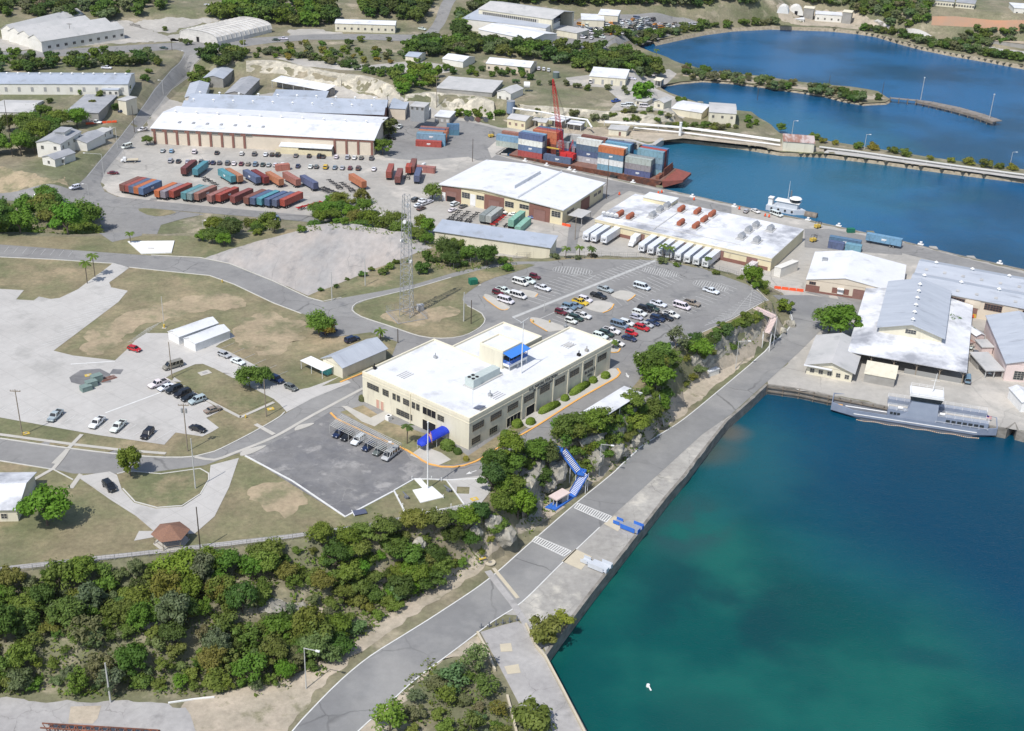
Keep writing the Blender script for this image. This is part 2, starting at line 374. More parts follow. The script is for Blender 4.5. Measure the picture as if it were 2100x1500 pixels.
QUAY_C=[(2600,668),(2300,603),(2100,553),(1960,522),(1840,492),(1660,452),(1560,432),(1370,390),(1240,362),(1100,333),(1050,322),(1018,316)]
BARGEN=[(1018,316),(1040,302),(1070,296),(1110,299),(1150,289),(1168,277)]
QUAY_D=[(1168,277),(1230,283),(1295,289),(1325,299),(1345,297),(1362,285)]
CAUS_S=[(1362,285),(1400,287),(1450,293),(1520,301),(1600,314),(1690,318),(1800,331),(1900,345),(2000,358),(2100,370),(2200,382),(2700,440)]
CAUS_N=[(2700,420),(2200,364),(2100,350),(2000,338),(1900,324),(1800,308),(1700,292),(1640,283),(1600,276),(1580,262),(1555,248),(1540,236),(1500,232),(1455,227),(1425,215),(1395,205),(1370,196),(1352,184),(1355,176)]
STRIP_S=[(1355,176),(1395,170),(1440,166),(1500,170),(1560,177),(1620,186),(1690,196),(1730,207),(1770,214),(1815,212),(1826,206)]
STRIP_N=[(1826,206),(1800,194),(1740,184),(1690,178),(1620,168),(1560,158),(1500,152),(1450,148),(1420,138),(1395,132),(1370,122),(1340,116),(1310,104),(1290,93),(1300,90),(1340,87)]
FAR_S=[(1340,87),(1400,74),(1440,66),(1500,58),(1580,54),(1640,56),(1700,58),(1760,64),(1800,70),(1850,85),(1900,98),(1960,110),(2020,120),(2100,135),(2300,165),(2900,240)]
def at(l,z):return[(p[0],p[1],z)for p in l]
main=pts([W0(-540,100)]+at([(1300,1750)],3)+at(QUAY_A,3)+at(QUAY_B[1:],3)+at(QUAY_R[1:],3)+at(QUAY_C,3)+at(BARGEN[1:],3)+at(QUAY_D[1:],3)+at(CAUS_S[1:],1.2)+at(CAUS_N,1.2)+at(STRIP_S[1:],.6)+at(STRIP_N[1:],.6)+at(FAR_S[1:],2.0))+[(620,1230),(-540,1230)]
sheet('ground',main,m_earth,0.0,world=True)
# water, with the green of the shallows and weed beds seen through it
mw=bpy.data.materials.new('sea_water');mw.use_nodes=True;n=mw.node_tree;bs=n.nodes['Principled BSDF'];L=n.links.new
geo=n.nodes.new('ShaderNodeNewGeometry').outputs['Position']
def nmap(f,a,b,c=0.,d=1.):
    r=n.nodes.new('ShaderNodeMapRange');r.interpolation_type='SMOOTHSTEP'
    for k,q in zip(('From Min','From Max','To Min','To Max'),(a,b,c,d)):r.inputs[k].default_value=q
    L(f,r.inputs['Value']);return r.outputs[0]
def nnoise(sc,dt=4,st=None,dist=0.):
    t=n.nodes.new('ShaderNodeTexNoise');t.inputs['Scale'].default_value=sc;t.inputs['Detail'].default_value=dt;t.inputs['Distortion'].default_value=dist
    if st:
        mp=n.nodes.new('ShaderNodeMapping');mp.inputs['Scale'].default_value=st;mp.inputs['Rotation'].default_value=(0,0,.5);L(geo,mp.inputs[0]);L(mp.outputs[0],t.inputs['Vector'])
    else:L(geo,t.inputs['Vector'])
    return t.outputs['Fac']
def nmath(op,a,b):
    t=n.nodes.new('ShaderNodeMath');t.operation=op
    for k,q in enumerate((a,b)):
        if isinstance(q,(int,float)):t.inputs[k].default_value=q
        else:L(q,t.inputs[k])
    return t.outputs[0]
def nmix(f,a,b):
    x=n.nodes.new('ShaderNodeMix');x.data_type='RGBA';L(f,x.inputs[0])
    for k,q in((6,a),(7,b)):
        if isinstance(q,tuple):x.inputs[k].default_value=(*q,1)
        else:L(q,x.inputs[k])
    return x.outputs[2]
def near(u,v,r0,r1,sq=1.0,ang=0.):
    x,y=G(u,v,0);t=n.nodes.new('ShaderNodeVectorMath');t.operation='SUBTRACT';L(geo,t.inputs[0]);t.inputs[1].default_value=(x,y,0)
    mp=n.nodes.new('ShaderNodeMapping');mp.vector_type='POINT';mp.inputs['Rotation'].default_value=(0,0,ang);L(t.outputs[0],mp.inputs[0])
    m2=n.nodes.new('ShaderNodeVectorMath');m2.operation='MULTIPLY';m2.inputs[1].default_value=(1,sq,0);L(mp.outputs[0],m2.inputs[0])
    ln=n.nodes.new('ShaderNodeVectorMath');ln.operation='LENGTH';L(m2.outputs[0],ln.inputs[0])
    d=nmath('ADD',ln.outputs['Value'],nmath('MULTIPLY',nmath('SUBTRACT',nnoise(.05,5),.5),(r1-r0)*1.3))
    return nmap(d,r0,r1,1.,0.)
sp=n.nodes.new('ShaderNodeSeparateXYZ');L(geo,sp.inputs[0])
ax,ay=G(1500,960,0);bx,by=G(2100,1330,0);ex,ey=bx-ax,by-ay;el=math.hypot(ex,ey);nx,ny=ey/el,-ex/el
side=nmath('ADD',nmath('MULTIPLY',nmath('SUBTRACT',sp.outputs[0],ax),nx),nmath('MULTIPLY',nmath('SUBTRACT',sp.outputs[1],ay),ny))
side=nmath('ADD',side,nmath('MULTIPLY',nmath('SUBTRACT',nnoise(.02,5),.5),34.))
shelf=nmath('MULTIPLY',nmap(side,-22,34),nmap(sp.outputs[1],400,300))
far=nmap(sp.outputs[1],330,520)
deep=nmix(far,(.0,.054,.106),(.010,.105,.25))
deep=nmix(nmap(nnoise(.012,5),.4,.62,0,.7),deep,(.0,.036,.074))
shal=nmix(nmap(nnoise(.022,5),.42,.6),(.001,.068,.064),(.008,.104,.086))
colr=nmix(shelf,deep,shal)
def blot(c,f,colour,amt):return nmix(nmath('MULTIPLY',f,amt),c,colour)
colr=blot(colr,near(1450,920,5,42,1.0),(.012,.095,.11),.7)
weed=nmap(nnoise(.03,5,dist=.4),.50,.57)
colr=blot(colr,nmath('MULTIPLY',near(1480,1225,8,30,.75,-.5),nmap(nnoise(.03,4),.36,.5)),(.002,.042,.050),.75)
colr=blot(colr,nmath('MULTIPLY',near(1400,1075,6,16,.8,.4),nmap(nnoise(.05,4),.36,.5)),(.02,.07,.075),.8)
colr=blot(colr,near(1900,1350,3,12,2.2,.1),(.004,.060,.068),.7)
colr=blot(colr,near(1450,1480,5,16,1.2),(.006,.065,.062),.6)
colr=blot(colr,near(1448,930,3,15,1.5,-.75),(.075,.085,.07),.7)
colr=blot(colr,near(1490,885,1,8),(.13,.11,.085),.7)
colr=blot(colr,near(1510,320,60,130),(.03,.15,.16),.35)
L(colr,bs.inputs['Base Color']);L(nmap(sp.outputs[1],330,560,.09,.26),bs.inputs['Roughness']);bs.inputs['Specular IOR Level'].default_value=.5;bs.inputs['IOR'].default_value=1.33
bp=n.nodes.new('ShaderNodeBump');bp.inputs['Strength'].default_value=.6;bp.inputs['Distance'].default_value=.25
L(nmath('ADD',nnoise(1.3,5,(1,2.2,1)),nmath('MULTIPLY',nnoise(.22,3,(1,1.8,1)),.8)),bp.inputs['Height']);L(bp.outputs[0],bs.inputs['Normal'])
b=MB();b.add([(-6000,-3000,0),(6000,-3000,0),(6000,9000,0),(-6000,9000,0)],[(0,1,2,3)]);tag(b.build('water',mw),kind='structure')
b=MB()
for q in(((-6000,-3000),(-538,-3000),(-538,8000),(-6000,8000)),((-538,-600),(60,-600),(60,101),(-538,101)),((-538,1219),(900,1219),(900,8000),(-538,8000))):
    b.add([(x,y,6 if y>1000 or x<-500 else 2.9)for x,y in q],[(0,1,2,3)])
tag(b.build('land',m_earth),kind='structure')
# sea walls
def seawall(name,line,z,m,wd,out,label,cat,zb=-3.0,ztop=None,sgn=1):
    P=[Vector(G(p[0],p[1],z))for p in line];b=MB();n_=len(P);zt=z+.12 if ztop is None else ztop;vs=[]
    for i,p in enumerate(P):
        a=P[max(i-1,0)];c=P[min(i+1,n_-1)];d=(c-a).normalized();nn=Vector((d.y,-d.x))*sgn
        q0=p-nn*wd;q1=p+nn*.05;q2=p+nn*(.05+out)
        vs+=[(q0.x,q0.y,zt-.6),(q0.x,q0.y,zt),(q1.x,q1.y,zt),(q2.x,q2.y,zb)]
    fs=[]
    for i in range(n_-1):
        o=4*i
        for k in range(3):fs.append((o+k,o+k+1,o+k+5,o+k+4))
    b.add(vs,fs);o=b.build(name,m);tag(o,label,cat);return o
seawall('sea_wall',QUAY_A,3.0,m_wall,.7,.25,'long concrete sea wall along the road above the green water','sea wall')
seawall('wharf_edge',QUAY_B,3.0,m_wall,.6,.1,'concrete wharf edge where the grey landing ferry is moored','wharf')
seawall('wharf_edge',QUAY_R,3.0,m_wall,.6,.1,'broken wharf corner right of the moored ferry','wharf')
seawall('harbour_quay',QUAY_C,3.0,m_wall,.9,.1,'long straight harbour quay behind the white roofed warehouses','quay')
seawall('berth_wall',BARGEN,3.0,m_wall,.6,.1,'short quay at the inner end of the barge berth','quay')
seawall('berth_wall',QUAY_D,3.0,m_conc,2.2,.1,'pale concrete quay with black fenders across from the barge','quay')
m_bank=mat('stony_bank',(.36,.31,.23),(.20,.17,.12),scale=.6,space='World',detail=8,bump=.5,bscale=2)
seawall('causeway_bank',CAUS_S,1.2,m_bank,.3,3.0,'stony south bank of the pipeline causeway','bank',ztop=1.3)
seawall('causeway_bank',CAUS_N,1.2,m_bank,.3,2.5,'north bank of the pipeline causeway facing the middle bay','bank',ztop=1.3)
seawall('spit_bank',STRIP_S,.6,m_bank,.3,2.5,'low bank of the mangrove spit toward the middle bay','bank',ztop=.7,zb=-1)
seawall('spit_bank',STRIP_N,.6,m_bank,.3,2.5,'low bank of the mangrove spit toward the upper bay','bank',ztop=.7,zb=-1)
seawall('bay_shore',FAR_S,2.0,m_bank,.3,3.0,'curved far shore of the upper bay','bank',ztop=2.1,zb=-1)
# broad areas (layer heights 3, 6, 9 ... cm so that no two lie in one plane)
sheet('yard_ground',[(300,262),(318,205),(335,188),(380,214),(600,186),(640,170),(700,172),(770,196),(836,206),(900,226),(960,244),(1030,262),(1090,262),(1180,276),(1166,279),(1150,291),(1110,301),(1070,298),(1040,304),(1020,317),(1052,325),(1100,335),(1240,364),(1370,392),(1560,434),(1660,455),(1840,495),(2100,557),(2200,590),(2220,900),(2110,888),(2068,879),(1860,841),(1700,810),(1576,788),(1640,716),(1604,600),(1546,571),(1440,546),(1340,529),(1180,524),(1060,529),(960,516),(900,498),(840,470),(760,448),(640,452),(450,438),(330,425),(255,408),(216,392),(206,350),(245,300)],m_yard,.03,rag=1.2)
sheet('plateau_lawn',[(-260,1200),(0,1172),(200,1148),(410,1127),(600,1106),(760,1084),(870,1060),(960,1044),(1000,1010),(1010,960),(1060,930),(1130,905),(1200,880),(1262,846),(1318,796),(1360,750),(1372,716),(1440,690),(1512,660),(1560,640),(1580,618),(1566,590),(1540,576),(1440,549),(1340,533),(1180,528),(1060,533),(960,522),(900,506),(840,484),(700,460),(560,474),(480,484),(300,484),(150,486),(-260,482)],m_lawn,.03)
sheet('grass_slope',[(0,345),(60,352),(105,372),(135,362),(150,390),(0,396),(-60,396),(-60,340)],m_bare,.03,rag=2.5)
sheet('quay_apron',[(1000,1260),(1050,1232),(1090,1218),(1150,1155),(1230,1080),(1330,990),(1385,940),(1440,890),(1500,850),(1560,800),(1574,789),(1540,821),(1492,863),(1440,929),(1404,977),(1388,996),(1368,1018),(1290,1118),(1210,1220),(1152,1298),(1120,1343),(1100,1300),(1070,1262)],m_quay,.06,rag=.35)
sheet('pier_slab',[(985,1297),(1030,1283),(1062,1275),(1085,1290),(1120,1344),(1164,1426),(1202,1498),(1236,1560),(1110,1560),(1062,1440),(1020,1360)],m_slab,.07)
sheet('sandy_verge',[(540,1560),(590,1500),(660,1410),(720,1350),(800,1296),(900,1230),(990,1165),(1060,1105),(1040,1090),(960,1150),(880,1205),(790,1260),(700,1320),(640,1365),(560,1400),(470,1420),(380,1440),(330,1500),(300,1560)],m_sand,.04,rag=1.1)
sheet('sandy_verge',[(740,1500),(790,1452),(850,1398),(930,1338),(990,1300),(1000,1340),(960,1340),(900,1350),(860,1400),(800,1480),(780,1560),(700,1560)],m_sand,.04,rag=1.1)
sheet('sandy_verge',[(1050,1110),(1120,1060),(1180,1020),(1260,958),(1330,900),(1410,842),(1480,784),(1540,735),(1600,685),(1618,655),(1590,640),(1560,650),(1530,690),(1480,740),(1410,790),(1350,850),(1290,900),(1220,950),(1120,1030),(1040,1090)],m_sand,.04,rag=1.1)
sheet('dirt_lot',[(-60,1560),(-60,1440),(0,1432),(110,1438),(200,1442),(310,1440),(380,1452),(400,1500),(380,1560)],m_slab,.05,rag=1.0)
sheet('dirt_patch',[(145,1450),(208,1448),(200,1475),(190,1485),(140,1484)],m_sand,.08)
# roads
road_l=[(560,1560),(600,1500),(640,1455),(700,1395),(760,1346),(830,1302),(900,1258),(1000,1190),(1090,1112),(1180,1034),(1250,977),(1330,907),(1400,862),(1480,797),(1540,747),(1600,692),(1624,660),(1616,630),(1584,606)]
road_r=[(1660,606),(1760,620),(1800,622),(1830,640),(1760,648),(1694,665),(1672,690),(1640,722),(1575,782),(1500,850),(1440,892),(1385,942),(1330,992),(1230,1082),(1150,1158),(1070,1236),(1010,1276),(930,1336),(850,1396),(790,1451),(735,1500),(680,1560)]
sheet('shore_road',road_l+road_r,m_road,.09)
sheet('hill_road',[(146,392),(176,364),(215,318),(250,276),(290,222),(330,168),(352,142),(372,122),(378,108),(360,102),(200,112),(0,122),(-60,126),(-60,110),(0,107),(200,97),(360,88),(440,84),(520,78),(640,71),(760,70),(860,72),(872,68),(894,36),(910,0),(930,-40),(950,-40),(936,0),(920,32),(902,62),(898,74),(980,82),(1120,90),(1240,92),(1290,74),(1400,58),(1400,64),(1290,84),(1240,102),(1120,100),(980,92),(760,82),(640,82),(560,88),(440,104),(420,116),(396,136),(352,182),(318,226),(280,272),(240,322),(216,352),(206,376),(216,396)],m_asph,.06)
sheet('yard_road',[(-60,398),(0,397),(146,390),(216,394),(240,404),(330,414),(450,426),(560,436),(645,444),(700,446),(700,456),(640,457),(560,449),(450,440),(330,430),(210,424),(0,411),(-60,412)],m_asph,.09)
sheet('asphalt_patch',[(204,424),(330,430),(420,440),(380,448),(330,462),(290,484),(230,497),(204,480)],m_asph,.075)
sheet('asphalt_patch',[(100,395),(150,391),(216,396),(206,420),(160,414),(80,408)],m_asph,.12)
sheet('wharf_asphalt',[(1650,470),(1700,470),(1860,500),(2150,574),(2150,590),(2100,580),(1850,520),(1850,524),(1650,508)],m_asph,.06)
sheet('wharf_asphalt',[(770,218),(840,216),(960,250),(1010,262),(1040,270),(1000,305),(1010,330),(980,330),(960,322),(860,330),(790,324),(760,300),(780,260)],m_asph,.06)
sheet('wharf_asphalt',[(1018,318),(1052,328),(1100,338),(1240,367),(1370,396),(1500,425),(1500,440),(1340,402),(1290,392),(1240,420),(1190,470),(1180,520),(1160,520),(1170,440),(1245,378),(1000,330)],m_asph,.065)
sheet('wharf_asphalt',[(1650,600),(1700,596),(1760,606),(1860,640),(1900,655),(2020,680),(2020,720),(1990,700),(1900,690),(1820,650),(1770,630)],m_asph,.07)
north_edge=[(-260,500),(-60,500),(0,502),(210,518),(310,525),(410,530),(470,542),(560,578),(632,612),(665,620),(700,612),(780,598),(850,584),(930,560),(1000,544),(1060,537),(1120,537),(1180,531),(1340,534),(1440,551),(1536,586),(1574,616),(1502,655),(1402,700),(1345,737),(1302,790),(1262,830),(1230,850),(1150,905),(1060,950),(1010,968),(990,985),(940,984),(860,990)]
sheet('plateau_asphalt',north_edge+[(800,1010),(708,1062),(600,990),(503,936),(490,930),(420,955),(290,972),(150,972),(110,963),(0,945),(-260,935),(-260,888),(0,900),(140,920),(250,933),(340,939),(400,937),(440,927),(520,887),(580,852),(630,822),(640,815),(700,783),(745,765),(800,740),(815,702),(760,682),(700,690),(655,692),(664,656),(620,644),(560,622),(480,584),(430,566),(340,557),(265,549),(232,541),(213,539),(110,532),(0,527),(-260,524)],m_asph,.06)
sheet('parking_lot',[(503,935),(545,916),(605,885),(640,868),(676,846),(700,856),(830,925),(846,950),(870,960),(866,975),(852,984),(800,1010),(708,1062)],m_lot,.09)
sheet('concrete_lot',[(-260,586),(-60,590),(49,596),(33,615),(69,617),(80,609),(104,614),(122,612),(160,594),(190,571),(213,555),(232,540),(250,545),(265,550),(248,563),(224,580),(228,590),(262,597),(243,620),(110,720),(150,730),(236,740),(262,716),(278,698),(300,684),(343,684),(372,700),(400,708),(420,716),(440,706),(470,680),(482,691),(452,705),(442,712),(470,722),(520,748),(580,780),(612,800),(634,796),(700,772),(720,785),(640,818),(588,846),(574,830),(562,820),(440,757),(416,747),(400,748),(352,768),(340,776),(380,800),(455,842),(423,858),(449,878),(432,888),(415,896),(360,888),(337,913),(200,893),(0,857),(-260,812)],m_conc,.09)
sheet('worn_lot',[(418,531),(470,512),(540,492),(620,472),(705,459),(760,461),(830,479),(886,508),(850,522),(740,564),(632,607),(560,576),(470,541)],m_pink,.06,rag=.4)
sheet('asphalt_patch',[(142,775),(165,760),(205,757),(226,768),(228,785),(200,787),(172,792),(146,785)],m_lot,.12)
sheet('driveway',[(157,978),(225,968),(240,975),(250,1005),(275,1032),(320,1044),(375,1040),(412,1015),(428,985),(432,955),(490,940),(470,1000),(440,1060),(400,1095),(330,1100),(275,1110),(285,1090),(315,1090),(280,1060),(225,1025),(190,1000)],m_conc,.10)
sheet('grass_patch',[(722,637),(732,622),(800,604),(850,592),(925,570),(1010,548),(1110,540),(1060,558),(1000,574),(965,596),(945,612),(958,628),(988,644),(995,656),(985,672),(950,690),(905,695),(860,690),(800,670),(740,650)],m_lawn,.12,smooth=1)
sheet('bare_ground',[(775,650),(840,628),(900,625),(950,640),(930,655),(860,672),(800,665)],m_bare,.15,smooth=2,rag=3.2)
sheet('bare_ground',[(150,716),(180,690),(260,640),(330,620),(420,600),(500,610),(520,625),(420,640),(330,655),(250,690),(220,728),(170,730)],m_bare,.06,smooth=2,rag=3.2)
sheet('bare_ground',[(470,680),(500,650),(560,640),(620,655),(640,685),(600,715),(560,735),(500,712)],m_bare,.06,smooth=2,rag=3.2)
sheet('bare_ground',[(505,1000),(560,985),(640,1010),(625,1050),(560,1060),(520,1040)],m_bare,.06,smooth=2,rag=3.2)
sheet('grass_patch',[(352,771),(402,749),(416,748),(440,757),(563,820),(491,850),(420,815)],m_lawn,.13)
sheet('grass_patch',[(240,975),(262,968),(330,972),(395,960),(420,965),(427,985),(411,1014),(374,1038),(322,1042),(277,1030),(252,1003)],m_lawn,.13,smooth=1)
sheet('grass_patch',[(698,846),(745,832),(800,868),(905,900),(960,936),(1060,868),(1090,872),(1030,910),(975,946),(930,955),(880,952),(835,925),(770,885)],m_lawn,.12)
sheet('grass_patch',[(808,1008),(850,985),(915,985),(952,1036),(835,1060)],m_lawn,.12)
sheet('grass_patch',[(660,793),(745,747),(800,720),(800,735),(760,760),(700,785)],m_lawn,.12)
sheet('grass_patch',[(278,430),(300,427),(368,434),(345,443),(310,445)],m_lawn,.13,smooth=1)
sheet('monument_plaza',[(918,985),(990,976),(1012,968),(1005,1010),(985,1035),(953,1040)],m_conc,.13)
sheet('sidewalk',[(1062,866),(1105,850),(1250,757),(1263,757),(1270,765),(1264,774),(1183,821),(1097,876),(1085,880)],m_side,.17)
sheet('sidewalk',[(840,935),(868,915),(905,930),(925,944),(895,958)],m_side,.17)
sheet('sidewalk',[(700,834),(712,834),(760,858),(790,844),(805,852),(768,876),(742,866)],m_side,.17)
sheet('sidewalk',[(480,1450),(480,1451)]if 0 else[(140,1002),(162,972),(170,975),(150,1003)],m_side,.12)
for q in([(1238,1075),(1260,1059),(1283,1072),(1267,1091)],[(1152,1152),(1180,1127),(1214,1143),(1192,1170)],[(1025,1322),(1048,1320),(1051,1337),(1027,1338)],[(1034,1368),(1063,1363),(1068,1381),(1041,1384)]):
    sheet('concrete_pad',q,m_tan,.13)
# upper country
sheet('hill_clearing',[(90,96),(60,84),(0,80),(-80,84),(-80,112),(0,106),(120,96),(250,90),(370,84),(300,60),(262,42),(215,44),(255,62),(250,78)],m_yard,.05,rag=2.5)
sheet('hill_clearing',[(350,70),(420,74),(460,88),(380,90),(345,84)],m_yard,.05,rag=2.5)
sheet('hill_clearing',[(592,62),(650,60),(700,68),(640,78),(600,76)],m_yard,.05,rag=2.5)
sheet('hill_clearing',[(262,48),(330,38),(440,38),(470,40),(440,46),(370,58),(350,70),(300,62)],m_yard,.05,rag=2.5)
sheet('storage_yard',[(1120,92),(1150,60),(1200,30),(1300,30),(1400,36),(1440,48),(1400,56),(1290,72),(1240,90)],m_asph,.05)
sheet('hill_clearing',[(1590,12),(1620,8),(1760,20),(1800,44),(1840,70),(1800,66),(1700,54),(1640,52),(1600,40)],m_sand,.05,rag=2.5)
sheet('terrace_ground',[(1160,160),(1240,150),(1330,150),(1372,142),(1388,152),(1368,172),(1344,182),(1400,206),(1440,222),(1380,236),(1250,228),(1270,205),(1240,180),(1170,175)],m_yard,.05)
sheet('terrace_ground',[(560,118),(640,122),(760,134),(840,126),(930,136),(940,146),(860,150),(800,148),(700,144),(620,136)],m_yard,.05)
sheet('pipeline_ground',[(1030,246),(1150,258),(1300,266),(1440,272),(1560,286),(1700,306),(1690,312),(1600,310),(1400,284),(1330,292),(1290,286),(1180,276),(1060,262)],m_sand,.05)
sheet('causeway_track',[(1690,306),(1760,314),(1900,334),(2100,362),(2300,388),(2300,394),(2100,368),(1900,340),(1760,322),(1690,314)],m_conc,.05)
sheet('spit_track',[(1400,140),(1460,158),(1560,166),(1690,184),(1790,198),(1820,203),(1770,205),(1690,190),(1560,172),(1460,164),(1400,156)],m_sand,.05)
sheet('red_bank',[(1912,34),(1960,34),(2100,42),(2200,50),(2200,66),(2100,62),(1990,56),(1910,52)],mat('red_soil',(.42,.22,.13),(.33,.22,.15),scale=.08,space='World',detail=8),.06)
sheet('causeway_track',[(1800,40),(1840,62),(1930,84),(2100,106),(2200,118),(2200,122),(2100,110),(1930,89),(1830,68),(1790,44)],m_conc,.05)
# MARKINGS AND KERBS (thin sheets following the ground)
def mark(name,lines,wd,m,dz=.15,ht=0.,closed=False,world=False,sp=False):
    b=MB()
    for l in lines:
        q=l if world else W2(l)
        q=spline(q,2.5,closed)if sp else resample(q,2.0)
        stripe(b,q,wd,dz,ht,closed)
    o=b.build(name,m);tag(o,kind='structure');return o
def resample(q,st=2.0):
    out=[]
    for a,b in zip(q[:-1],q[1:]):
        k=max(1,int((b-a).length/st));out+=[a+(b-a)*(i/k)for i in range(k)]
    out.append(q[-1]);return out
mark('road_marking',[road_l[:-1]],.28,m_white,.13,sp=True)
mark('road_marking',[road_r[13:]],.28,m_white,.13,sp=True)
mark('road_marking',[[(380,112),(352,144),(330,170),(290,224),(250,278),(215,320),(178,364)],[(420,118),(396,138),(352,184),(318,228),(280,274),(240,324)]],.2,m_faded,.10)
mark('road_kerb',[[(265,549),(340,557),(430,566),(480,584),(560,622),(618,644)]],.3,m_kerb,.09,.1)
mark('road_kerb',[[(-100,526),(0,528),(110,533),(213,540),(232,541)],[(310,524),(410,529),(470,541),(560,577),(632,611),(662,619),(700,611)]],.3,m_kerb,.09,.1)
mark('road_kerb',[[(0,900),(140,920),(250,933),(340,939),(400,937),(440,927),(520,887),(575,855),(584,846)]],.35,m_kerb,.09,.12,sp=True)
mark('road_kerb',[[(-100,935),(0,946),(110,964),(150,985)],[(240,973),(262,967),(330,973),(410,962),(428,972),(428,985),(411,1014),(374,1038),(322,1042),(277,1030),(252,1003)]],.3,m_kerb,.09,.1)
mark('sidewalk_strip',[[(-100,880),(0,892),(140,911),(250,924),(340,931)]],1.1,m_side,.13)
mark('sidewalk_strip',[[(140,921),(168,892)],[(60,990),(110,962),(128,940),(140,922)],[(493,857),(562,826)],[(493,857),(340,778)]],1.0,m_side,.16)
mark('gutter_strip',[[(400,938),(440,944),(480,930),(560,898),(640,853),(745,797)]],1.0,m_side,.12,sp=True)
mark('gutter_strip',[[(524,871),(562,892)],[(110,952),(140,922)]],1.2,m_side,.14)
mark('lot_kerb',[[(503,936),(600,988),(708,1061),(806,1009)]],.45,m_white,.12,.1)
mark('plaza_kerb',[[(808,1008),(850,984),(915,986),(952,1037),(835,1061),(808,1008)]],.35,m_white,.14,.2)
mark('plaza_kerb',[[(850,984),(915,986),(985,983),(1005,968)]],.35,m_white,.15,.1)
mark('orange_kerb',[[(678,848),(690,860),(760,893),(835,925),(880,953),(930,959),(975,948),(1030,915),(1097,877),(1183,822),(1265,775),(1272,766),(1266,757)]],.5,m_orange,.12,.14,sp=True)
mark('orange_kerb',[[(698,785),(745,766),(760,762)]],.5,m_orange,.12,.14)
mark('lane_marking',[[(1052,652),(1345,535)]],1.3,m_faded,.10)
mark('lane_marking',[[(1095,660),(1140,640)],[(1195,580),(1222,565)],[(1210,564),(1170,566)]],.3,m_faded,.10)
mark('road_kerb',[[(722,637),(732,622),(800,604),(850,592),(925,570)],[(722,637),(740,650),(800,670),(860,690),(905,695),(950,690),(985,672),(995,656),(988,644),(958,628)]],.3,m_kerb,.12,.1,sp=True)
mark('lot_border',[[(1186,529),(1340,532),(1440,549),(1540,586),(1576,617),(1502,655),(1402,700),(1345,737)]],.25,m_kerb,.09,.1)
def lerp2(a,b,t):return(a[0]+(b[0]-a[0])*t,a[1]+(b[1]-a[1])*t)
def stalls(a0,a1,b0,b1,n_,wd=.12,m=m_white,dz=.10):
    """n lines: from the row a0-a1 to the row b0-b1"""
    b=MB();A0,A1,B0,B1=[T(*p).xy for p in(a0,a1,b0,b1)]
    for i in range(n_):
        t=i/(n_-1);stripe(b,resample([A0.lerp(A1,t),B0.lerp(B1,t)]),wd,dz)
    tag(b.build('parking_bay_lines',m),kind='structure')
stalls((1224,563),(1310,520+12),(1262,578),(1360,548),12)
stalls((1262,600),(1366,552),(1304,620),(1408,570),14)
stalls((1304,620),(1408,570),(1262,600),(1366,552),2)
stalls((1382,632),(1478,582),(1420,645),(1512,594),12)
stalls((1098,588),(1180,556),(1150,605),(1232,572),10)
stalls((1132,655),(1178,630),(1180,672),(1216,650),6)
stalls((1062,610),(1100,590),(1110,625),(1150,603),5)
stalls((1240,640),(1300,622),(1222,622),(1282,604),6,m=m_faded)
stalls((1300,650),(1400,610),(1340,668),(1430,626),10)
stalls((1445,668),(1545,600),(1500,652),(1570,616),16)
stalls((1545,596),(1540,590),(1500,650),(1572,617),3,m=m_faded)
stalls((130,700),(262,600),(78,716),(205,612),16,.12,m_white,.13)
stalls((0,843),(200,880),(22,828),(222,866),10,.12,m_white,.13)
stalls((205,882),(320,903),(232,864),(352,884),6,.12,m_white,.13)
stalls((290,695),(330,662),(262,703),(300,676),8,.12,m_white,.13)
stalls((300,778),(420,844),(345,770),(455,836),7,.12,m_white,.13)
stalls((150,535-20),(0,505),(140,527),(-10,517),9,.12,m_faded,.10)
stalls((455,715),(560,775),(480,704),(590,762),6,.12,m_faded,.13)
mark('lot_marking',[[(216,848),(330,806)],[(145,748),(236,742)]],.5,m_white,.13)
def hatch(c,ax_,bx_,n_):
    b=MB();C0=T(*c).xy;A=T(*ax_).xy-C0;B=T(*bx_).xy-C0
    ring=[C0+A*math.copysign(abs(math.cos(t))**.7,math.cos(t))+B*math.copysign(abs(math.sin(t))**.7,math.sin(t))for t in[k*.2618 for k in range(24)]]
    stripe(b,ring,.15,.10,closed=True)
    for i in range(1,n_):
        t=-1+2*i/n_;h=(1-abs(t)**2.6)**.5;stripe(b,[C0+A*t-B*h*.95-A*.03,C0+A*t+B*h*.95+A*.03],.28,.105)
    tag(b.build('painted_island',m_faded),kind='structure')
hatch((1174,556),(1214,560),(1170,563),14);hatch((1355,559),(1392,566),(1350,566),16);hatch((1457,587),(1492,595),(1451,594),14)
def crosswalk(a,b_,c,d,n_):
    b=MB();A,B_,C_,D=[T(*p).xy for p in(a,b_,c,d)]
    stripe(b,resample([A,B_]),.25,.14);stripe(b,resample([D,C_]),.25,.14)
    for i in range(n_+1):
        t=i/n_;stripe(b,[A.lerp(B_,t),D.lerp(C_,t)],.33,.15)
    tag(b.build('crosswalk',m_white),kind='structure')
crosswalk((1186,1033),(1254,1060),(1243,1072),(1178,1043),15)
crosswalk((1100,1101),(1171,1131),(1156,1142),(1091,1111),15)
b=MB()
for tip,tail in(((955,974),(977,966)),((1289,776),(1284,766))):
    A,B_=T(*tip).xy,T(*tail).xy;d=(B_-A).normalized();nn=Vector((-d.y,d.x));z=14.11
    P=[A,A+d*1.6+nn*.6,A+d*1.4+nn*.15,B_+nn*.15,B_-nn*.15,A+d*1.4-nn*.15,A+d*1.6-nn*.6]
    b.add([(p.x,p.y,hgt(p.x,p.y)+.11)for p in P],[(0,1,2),(0,2,3,4,5),(0,5,6)])
tag(b.build('painted_arrow',m_white),kind='structure')
